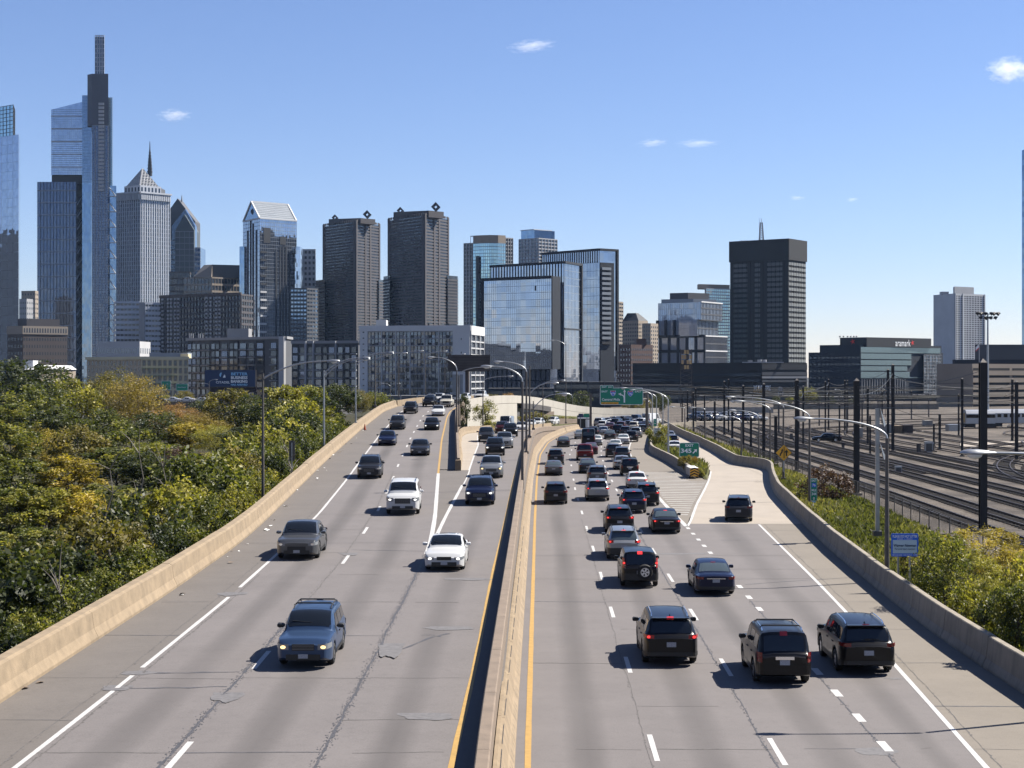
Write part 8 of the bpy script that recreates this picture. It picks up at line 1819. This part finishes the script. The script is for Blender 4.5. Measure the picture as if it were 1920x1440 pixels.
def put_car(kind, x, y, z, rz, colour, label, group, lights='', pitch=0.0, detail=2):
    P, (ty, rim, disc), S_ = KINDS[kind]; r = empty(KIND_NAME[kind], (x, y, z), rz, label, KIND_CAT[kind], group); r.rotation_euler = (pitch, 0, rz)
    for nm, me in P:
        if detail < 2 and nm in FARSKIP: continue
        o = bpy.data.objects.new(nm, me); COL.objects.link(o); o.parent = r; mt = None
        if nm in ('body', 'spoiler'): mt = PAINT[colour]
        elif nm == 'mirror': mt = PAINT[colour] if colour in ('white', 'silver', 'navy', 'grey') and 'b' not in lights else M['black']
        elif nm == 'headlight_bulb': mt = M['head_on'] if 'h' in lights else M['head_warm'] if 'w' in lights else None
        elif nm in ('taillight_bulb', 'brake_light'): mt = M['tail_on'] if 't' in lights else None
        elif nm == 'taillight': mt = M['tail_dim'] if 't' in lights else None
        elif nm in ('bumper_trim', 'sill') and 'p' in lights: mt = PAINT[colour]
        elif nm == 'rear_window' and 'g' in lights: mt = M['car_glass_lit']
        if mt is not None: o.material_slots[0].link = 'OBJECT'; o.material_slots[0].material = mt
    wo = S_['kw'].get('wo', 0)
    for sy in (1, -1):
        for sx in (-1, 1):
            o = bpy.data.objects.new('wheel', ty); COL.objects.link(o); o.parent = r; o.location = (sx * (S_['w'] - .12), sy * S_['wb'] / 2 + wo, S_['rw']); o.rotation_euler = (0, 0, 0 if sx > 0 else math.pi)
            for nm, me in (('rim', rim), ('hub_disc', disc)):
                if detail < 2 and nm in FARSKIP: continue
                c = bpy.data.objects.new(nm, me); COL.objects.link(c); c.parent = o
    return r
def heading(key, d, e=3.0): return math.atan2(TX(key, d - e) - TX(key, d + e), 2 * e)     # rotation about z so that +y follows the road
def solve(zf, py, lo=25, hi=420):
    for _ in range(60):
        mid = (lo + hi) / 2
        if YH + F * (H - zf(mid)) / mid > py: lo = mid
        else: hi = mid
    return lo
GA, GL, GM, GE, GF, GP = 'vehicles driving away on the right carriageway', 'vehicles coming toward us on the left carriageway', 'vehicles coming toward us on the middle carriageway', 'vehicles queued on the exit ramp', 'vehicles on the flyover', 'cars parked beyond the rail yard'
def drive(kind, px, py, colour, label, road, lights='', key=None):
    """px, py: photo position of the middle of the near bumper's foot"""
    zf = {'R': zero, 'L': ZL, 'M': ZM}[road]; key = key or {'R': 'l1', 'L': 'ldash', 'M': 'mleg'}[road]; S_ = KINDS[kind][2]
    D = solve(zf, py); d = D + S_['h'] * .93; rz = heading(key, d); x = WX(px, D) + (d - D) * -math.tan(rz)
    pitch = math.atan2(zf(d + 1.5) - zf(d - 1.5), 3)
    if road != 'R': rz += math.pi; pitch = -pitch
    put_car(kind, x, d, zf(d) + .006, rz, colour, label, {'R': GA, 'L': GL, 'M': GM}[road], lights, pitch, 2 if D < 150 else 1)
# ---- left carriageway, coming toward us
drive('wagon', 570, 1254, 'blue', 'bright blue estate with roof bars and amber headlights, nearest on the left road', 'L', 'wb')
drive('coupe_suv', 557, 1050, 'grey', 'dark grey rounded SUV beside the left shoulder line', 'L', '')
drive('big_suv', 755, 966, 'white', 'big white SUV with chrome grille in the middle left lane', 'L', 'h')
drive('bmw', 833, 1071, 'white', 'white sedan with a dark sunroof at the tip of the left gore', 'L', 'hp', key='myel')
drive('suv', 899, 948, 'navy', 'dark navy SUV with wide grille leading the middle road', 'M', 'h')
drive('suv', 692, 898, 'darkgrey', 'dark slate SUV straddling the left shoulder line behind the grey one', 'L', 'b')
drive('sedan', 787, 855, 'darkgrey', 'dark sedan in the right lane of the climbing left road', 'L', 'b')
drive('sedan', 725, 836, 'navy', 'dark navy sedan close to the left shoulder line uphill', 'L', 'b')
drive('crossover', 744, 806, 'darkgrey', 'dark crossover third along the left lane uphill', 'L', 'b')
drive('sedan', 809, 807, 'black', 'black sedan third along the right uphill lane', 'L', 'hb')
drive('suv', 768, 776, 'black', 'black SUV near the crest in the left lane', 'L', 'b')
drive('sedan', 821, 780.5, 'white', 'white sedan near the crest in the right lane', 'L', '')
drive('pickup', 836, 764, 'cream', 'cream pickup just below the crest beside the yellow line', 'L', '')
drive('sedan', 807, 756, 'white', 'white sedan at the top of the crest', 'L', '')
# ---- middle carriageway
drive('crossover', 921, 897, 'silver', 'silver crossover with warm headlights second on the middle road', 'M', 'w')
drive('suv', 928, 855, 'black', 'black SUV with a row of bright grille slots on the middle road', 'M', 'h')
drive('crossover', 946, 841, 'silver', 'silver crossover half hidden behind the black SUV', 'M', '')
drive('crossover', 912, 829, 'darkgrey', 'dark grey crossover next to the gore parapet on the middle road', 'M', 'b')
drive('suv', 957, 819, 'black', 'tall black SUV fifth on the middle road', 'M', 'h')
drive('crossover', 940, 813, 'maroon', 'dark maroon crossover with one lamp lit on the middle road', 'M', '', key='mleg')
drive('van', 945, 806, 'silver', 'pale van roof showing behind the maroon crossover', 'M', '')
drive('sedan', 976, 809, 'white', 'white sedan behind the median lamp posts', 'M', '', key='myel')
drive('crossover', 990, 803, 'white', 'white crossover between the median lamp posts', 'M', '', key='myel')
drive('suv', 1004, 800, 'white', 'white SUV second of the white file on the middle road', 'M', '', key='myel')
drive('sedan', 1014, 797.5, 'silver', 'pale sedan at the bend of the middle road', 'M', '', key='myel')
drive('crossover', 1030, 797, 'white', 'white crossover at the far bend of the middle road', 'M', '', key='myel')
# ---- right carriageway, driving away
drive('suv', 1258, 1249, 'black', 'black SUV with silver roof rails and lit brake lights in the second lane', 'R', 't')
drive('boxy', 1470, 1286, 'black', 'black boxy SUV with a chrome strip above its plate', 'R', 'bp')
drive('suv', 1627, 1266, 'black', 'black SUV on the right edge line, rightmost of the near three', 'R', 'b')
drive('spare', 1200, 1102, 'black', 'black SUV with a spare wheel on its tailgate', 'R', 't', key='l2')
drive('sedan', 1342, 1117, 'navy', 'dark blue sedan in the third lane', 'R', 'g')
drive('crossover', 1170, 1050, 'silver', 'silver crossover with red tail lights ahead of the spare-wheel SUV', 'R', 'tg', key='l2')
drive('crossover', 1162, 1000, 'black', 'black rounded crossover just ahead of the silver one', 'R', 't', key='l2')
drive('sedan', 1250, 1001, 'black', 'black sedan with lit tail lights at the tip of the right gore', 'R', 'tg', key='l3')
drive('crossover', 1189, 963, 'navy', 'dark blue crossover with brake lights in the third lane', 'R', 't', key='l2')
drive('suv', 1214, 949, 'black', 'black SUV partly hidden beside the dark blue crossover', 'R', 't', key='l3')
drive('suv', 1121, 940, 'silver', 'silver SUV with tall tail lights in the second lane', 'R', 't')
drive('crossover', 1042, 946, 'black', 'black crossover alone in the left lane beside the median', 'R', '', key='yel')
drive('sedan', 1195, 917, 'white', 'white sedan beside the hatched gore', 'R', 't', key='l3')
drive('crossover', 1120, 908, 'grey', 'grey crossover directly ahead of the silver SUV', 'R', '')
drive('sedan', 1038, 892, 'grey', 'grey sedan in the left lane ahead of the black crossover', 'R', 'g', key='yel')
drive('sedan', 1102, 888, 'black', 'black sedan in the second lane behind the red pickup', 'R', 'g')
drive('boxy', 1181, 893, 'black', 'black square-backed SUV beside the gore', 'R', 'p', key='l3')
drive('suv', 1042, 871, 'darkgrey', 'dark grey SUV in the left lane ahead of the grey sedan', 'R', 'b', key='yel')
drive('pickup', 1097, 864, 'red', 'dark red pickup truck in the second lane', 'R', '')
drive('sedan', 1167, 881, 'silver', 'silver sedan squeezed left of the square-backed SUV', 'R', '', key='l2')
drive('suv', 1167, 866, 'darkgrey', 'dark SUV behind the silver sedan in the third lane', 'R', '', key='l2')
drive('crossover', 1150, 858, 'black', 'black crossover right of the red pickup', 'R', '', key='l2')
drive('sedan', 1108, 852, 'maroon', 'maroon sedan peeking out ahead of the red pickup', 'R', 'g')
drive('sedan', 1154, 845, 'white', 'white sedan ahead of the black crossover', 'R', 'g', key='l2')
drive('sedan', 1056, 838.5, 'black', 'black sedan alone far along the left lane', 'R', 'g', key='yel')
drive('van', 1103, 836, 'black', 'black box-shaped van in the second lane', 'R', '')
drive('sedan', 1169, 833, 'white', 'white sedan with a dark boot lid in the queue of the third lane', 'R', 'g', key='l2')
drive('sedan', 1118, 835, 'white', 'white sedan just right of the black van', 'R', 'g')
drive('suv', 1184, 829, 'black', 'black SUV right of the white sedan in the queue', 'R', '', key='l3')
drive('sedan', 1087, 823.5, 'silver', 'silver sedan hugging the median far away', 'R', 'g', key='yel')
drive('sedan', 1143, 824, 'darkgrey', 'dark sedan in the middle of the queue', 'R', 'g', key='l2')
drive('crossover', 1112, 819.5, 'black', 'black crossover ahead of the black van', 'R', '', key='l1')
drive('sedan', 1130, 816, 'white', 'white sedan left of the tall dark minivan in the queue', 'R', 'g', key='l1')
drive('minivan', 1158, 816, 'black', 'tall dark minivan in the queue', 'R', '', key='l2')
drive('suv', 1192, 821, 'silver', 'silver SUV near the shoulder line far along the queue', 'R', '', key='l3')
drive('crossover', 1205, 814, 'grey', 'grey crossover last before the shoulder bend', 'R', '', key='l3')
drive('crossover', 1172, 818, 'darkgrey', 'dark grey crossover ahead of the queued white sedan', 'R', '', key='l2')
drive('suv', 1187, 808, 'cream', 'cream SUV in the far queue', 'R', '', key='l3')
FARQ = [('sedan', 1142, 807, 'maroon'), ('suv', 1163, 808, 'maroon'), ('crossover', 1177, 805, 'navy'), ('sedan', 1202, 806.5, 'navy'), ('crossover', 1128, 805, 'white'), ('sedan', 1141, 800.5, 'white'), ('suv', 1152, 801, 'black'), ('crossover', 1172, 799.5, 'black'), ('sedan', 1188, 800, 'white'), ('minivan', 1199, 801, 'white'), ('suv', 1121, 799.5, 'silver'), ('sedan', 1133, 796.5, 'grey'), ('crossover', 1146, 796, 'darkgrey'), ('suv', 1160, 795.5, 'black'), ('pickup', 1182, 795, 'blue'), ('sedan', 1197, 795.5, 'black'), ('van', 1209, 798, 'white'), ('crossover', 1210, 806, 'black')]
FARQ.sort(key=lambda q: -q[2]); cw = {}
CN = dict(maroon='maroon', navy='navy blue', white='white', black='black', silver='silver', grey='grey', darkgrey='dark grey', blue='blue', cream='cream')
for kd, px, py, cl in FARQ:
    kk = f'{CN[cl]} {KIND_NAME[kd].replace("_", " ")}'; tot = sum(1 for q in FARQ if f'{CN[q[3]]} {KIND_NAME[q[0]].replace("_", " ")}' == kk); n = cw.get(kk, 0); cw[kk] = n + 1
    nb = 'left side' if px < 1140 else 'middle' if px < 1180 else 'right side'
    drive(kd, px, py, cl, f'tiny {kk} far in the jam, {nb}' + (f', {ordinal(n)} nearest' if tot > 1 else ''), 'R', '', key='l1' if px < 1150 else 'l2')
# ---- exit ramp
def ramp_car(kind, px, py, colour, label, lights=''):
    S_ = KINDS[kind][2]; D = DZ(py); d = D + S_['h'] * .93; rz = heading('rleg', d); put_car(kind, WX(px, D), d, .006, rz, colour, label, GE, lights, 0, 1 if D > 140 else 2)
ramp_car('suv', 1394, 979, 'darkgrey', 'dark grey SUV alone at the mouth of the exit ramp', 'b')
ramp_car('sedan', 1267, 848, 'white', 'white sedan on the exit ramp behind the exit sign', '')
ramp_car('crossover', 1262, 838, 'black', 'black crossover on the exit ramp left of the exit sign', '')
ramp_car('sedan', 1257, 826, 'silver', 'silver sedan highest up the exit ramp', '')
# ---- flyover
def fly_car(kind, px, f, colour, label):
    p = min(fly_near, key=lambda q: abs(px - (960 + q.x * F / q.y))); i = fly_near.index(p); t = fly_near[min(i + 1, len(fly_near) - 1)] - fly_near[max(0, i - 1)]; n_ = Vector((-t.y, t.x, 0)).normalized(); q = p + n_ * f
    put_car(kind, q.x, q.y, q.z + .01, math.atan2(-t.x, t.y) + math.pi, colour, label, GF, '', 0, 1)
fly_car('suv', 857, 5.4, 'black', 'black SUV at the start of the flyover beside the billboard column'); fly_car('sedan', 872, 3.2, 'black', 'black sedan on the flyover behind the billboard column'); fly_car('crossover', 887, 3.0, 'silver', 'silver crossover on the flyover right of the billboard column')
fly_car('suv', 896, 6.6, 'white', 'white SUV in the outer flyover lane'); fly_car('suv', 903, 3.0, 'white', 'white SUV in the inner flyover lane'); fly_car('sedan', 914, 6.4, 'grey', 'grey sedan in the outer flyover lane'); fly_car('pickup', 930, 3.0, 'white', 'white pickup at the highest point of the flyover')
# ---- cars parked beyond the yard, one black car in the yard
k = 0
for row, (D, px0, px1, st) in enumerate(((381, 1302, 1424, 11.5), (405, 1306, 1420, 13))):
    px = px0
    while px < px1:
        c = random.choice(('white', 'silver', 'white', 'grey', 'white', 'navy', 'silver')); kd = random.choice(('sedan', 'crossover', 'sedan', 'suv')); D_ = D + random.uniform(-.6, .6)
        r = put_car(kd, WX(px, D_), D_, YARD_Z + .125, random.uniform(.55, .75), c, f'{CN[c]} car parked in the {("front", "back")[row]} row beyond the rail yard, {ordinal(k)} from the left', GP, '', 0, 1); k += 1; px += st * random.uniform(.9, 1.15)
    k = 0
D = DZ(829, YARD_Z); put_car('sedan', WX(1550, D), D, YARD_Z + .07, 1.45, 'black', 'black car standing alone among the tracks of the yard', GP, '', 0, 1)
for i, (px, c) in enumerate(((293, 'black'), (323, 'white'), (350, 'white'), (378, 'white'))):
    D = 440; put_car('sedan', WX(px, D), D, WZ(754, D), 1.5, c, ('black car on the far left road at the small green sign', 'white car on the far left road under the gantry signs', 'second white car on the far left road right of the gantry signs', 'white car on the far left road beside the twin-armed lamp')[i], 'cars on the far left road', '', 0, 1)
bd = MB(); D = 440; bd.rows([[(WX(270, D), D - 4, WZ(754, D) - .02), (WX(270, D), D + 4, WZ(754, D) - .02)], [(WX(400, D), D - 4, WZ(754, D) - .02), (WX(400, D), D + 4, WZ(754, D) - .02)]]); o = bd.build('far_road', M['road']); o['kind'] = 'structure'
b = MB(); b.box((WX(335, D), D - 4.3, WZ(754, D) - 1.0), (WX(400, D) - WX(270, D), .3, 2.4)); o = b.build('road_parapet', M['concrete_brown']); tag(o, 'dark parapet of the far left road just above the autumn trees', 'barrier')
# ================================================================ CLOUDS
def m_cloud():
    t = NT('cloud_vapour'); t.t.nodes.remove(t.b); v = t.n('ShaderNodeVolumePrincipled'); v.inputs['Color'].default_value = (1, 1, 1, 1); v.inputs['Anisotropy'].default_value = .2
    tc = t.coord('Object'); n1 = t.noise(2.6, 7, .66, tc); ln = t.n('ShaderNodeVectorMath', operation='LENGTH'); t.l(tc, ln.inputs[0])
    d = t.math('SUBTRACT', n1, t.math('ADD', .22, t.math('MULTIPLY', ln.outputs['Value'], .36))); d = t.math('MAXIMUM', d, 0.0); t.l(t.math('MULTIPLY', d, .055), v.inputs['Density'])
    t.l(v.outputs[0], t.out.inputs['Volume']); return t.m
M['cloud'] = m_cloud()
b = MB(); n = 16; b.rows([[(math.sin(p) * math.cos(a), math.sin(p) * math.sin(a), math.cos(p)) for a in [k * 2 * math.pi / n for k in range(n)]] for p in [.02 + (math.pi - .04) * k / 10 for k in range(11)]], closed=True); b.f += [tuple(range(n))[::-1], tuple(range(10 * n, 11 * n))]; b.m += [0, 0]
b.f = [q[::-1] for q in b.f]; cme = b.mesh('cloud', M['cloud'])
for px, py, w, h, lab in ((327, 216, 62, 26, 'small white cloud above the lattice pyramid at left'), (997, 86, 88, 26, 'thin wispy cloud near the top of the sky'), (1224, 268, 58, 17, 'small white cloud, left of two close together'), (1308, 269, 82, 17, 'longer white cloud, right of two close together'), (1892, 131, 92, 52, 'bright white cloud at the right edge of the sky'), (1494, 371, 34, 11, 'faint tiny cloud above the black tower'), (1598, 374, 26, 10, 'faintest tiny cloud right of the black tower')):
    D = 6000.0; o = bpy.data.objects.new('cloud', cme); COL.objects.link(o); o.location = (WX(px, D), D, WZ(py, D)); o.scale = (w * D / F / 2 * 1.15, h * D / F * .7, h * D / F / 2 * 1.1); o.rotation_euler = (random.uniform(0, .1), random.uniform(-.1, .1), random.uniform(-.4, .4)); tag(o, lab, 'cloud')
# thin autumn haze over the city
t = NT('haze_air'); t.t.nodes.remove(t.b); v = t.n('ShaderNodeVolumePrincipled'); v.inputs['Color'].default_value = (.45, .66, 1, 1); v.inputs['Density'].default_value = .00002; v.inputs['Anisotropy'].default_value = 0.0; t.l(v.outputs[0], t.out.inputs['Volume'])
b = MB(); b.box((0, 2300, 232), (4400, 5000, 480)); o = b.build('haze', t.m); o['kind'] = 'stuff'
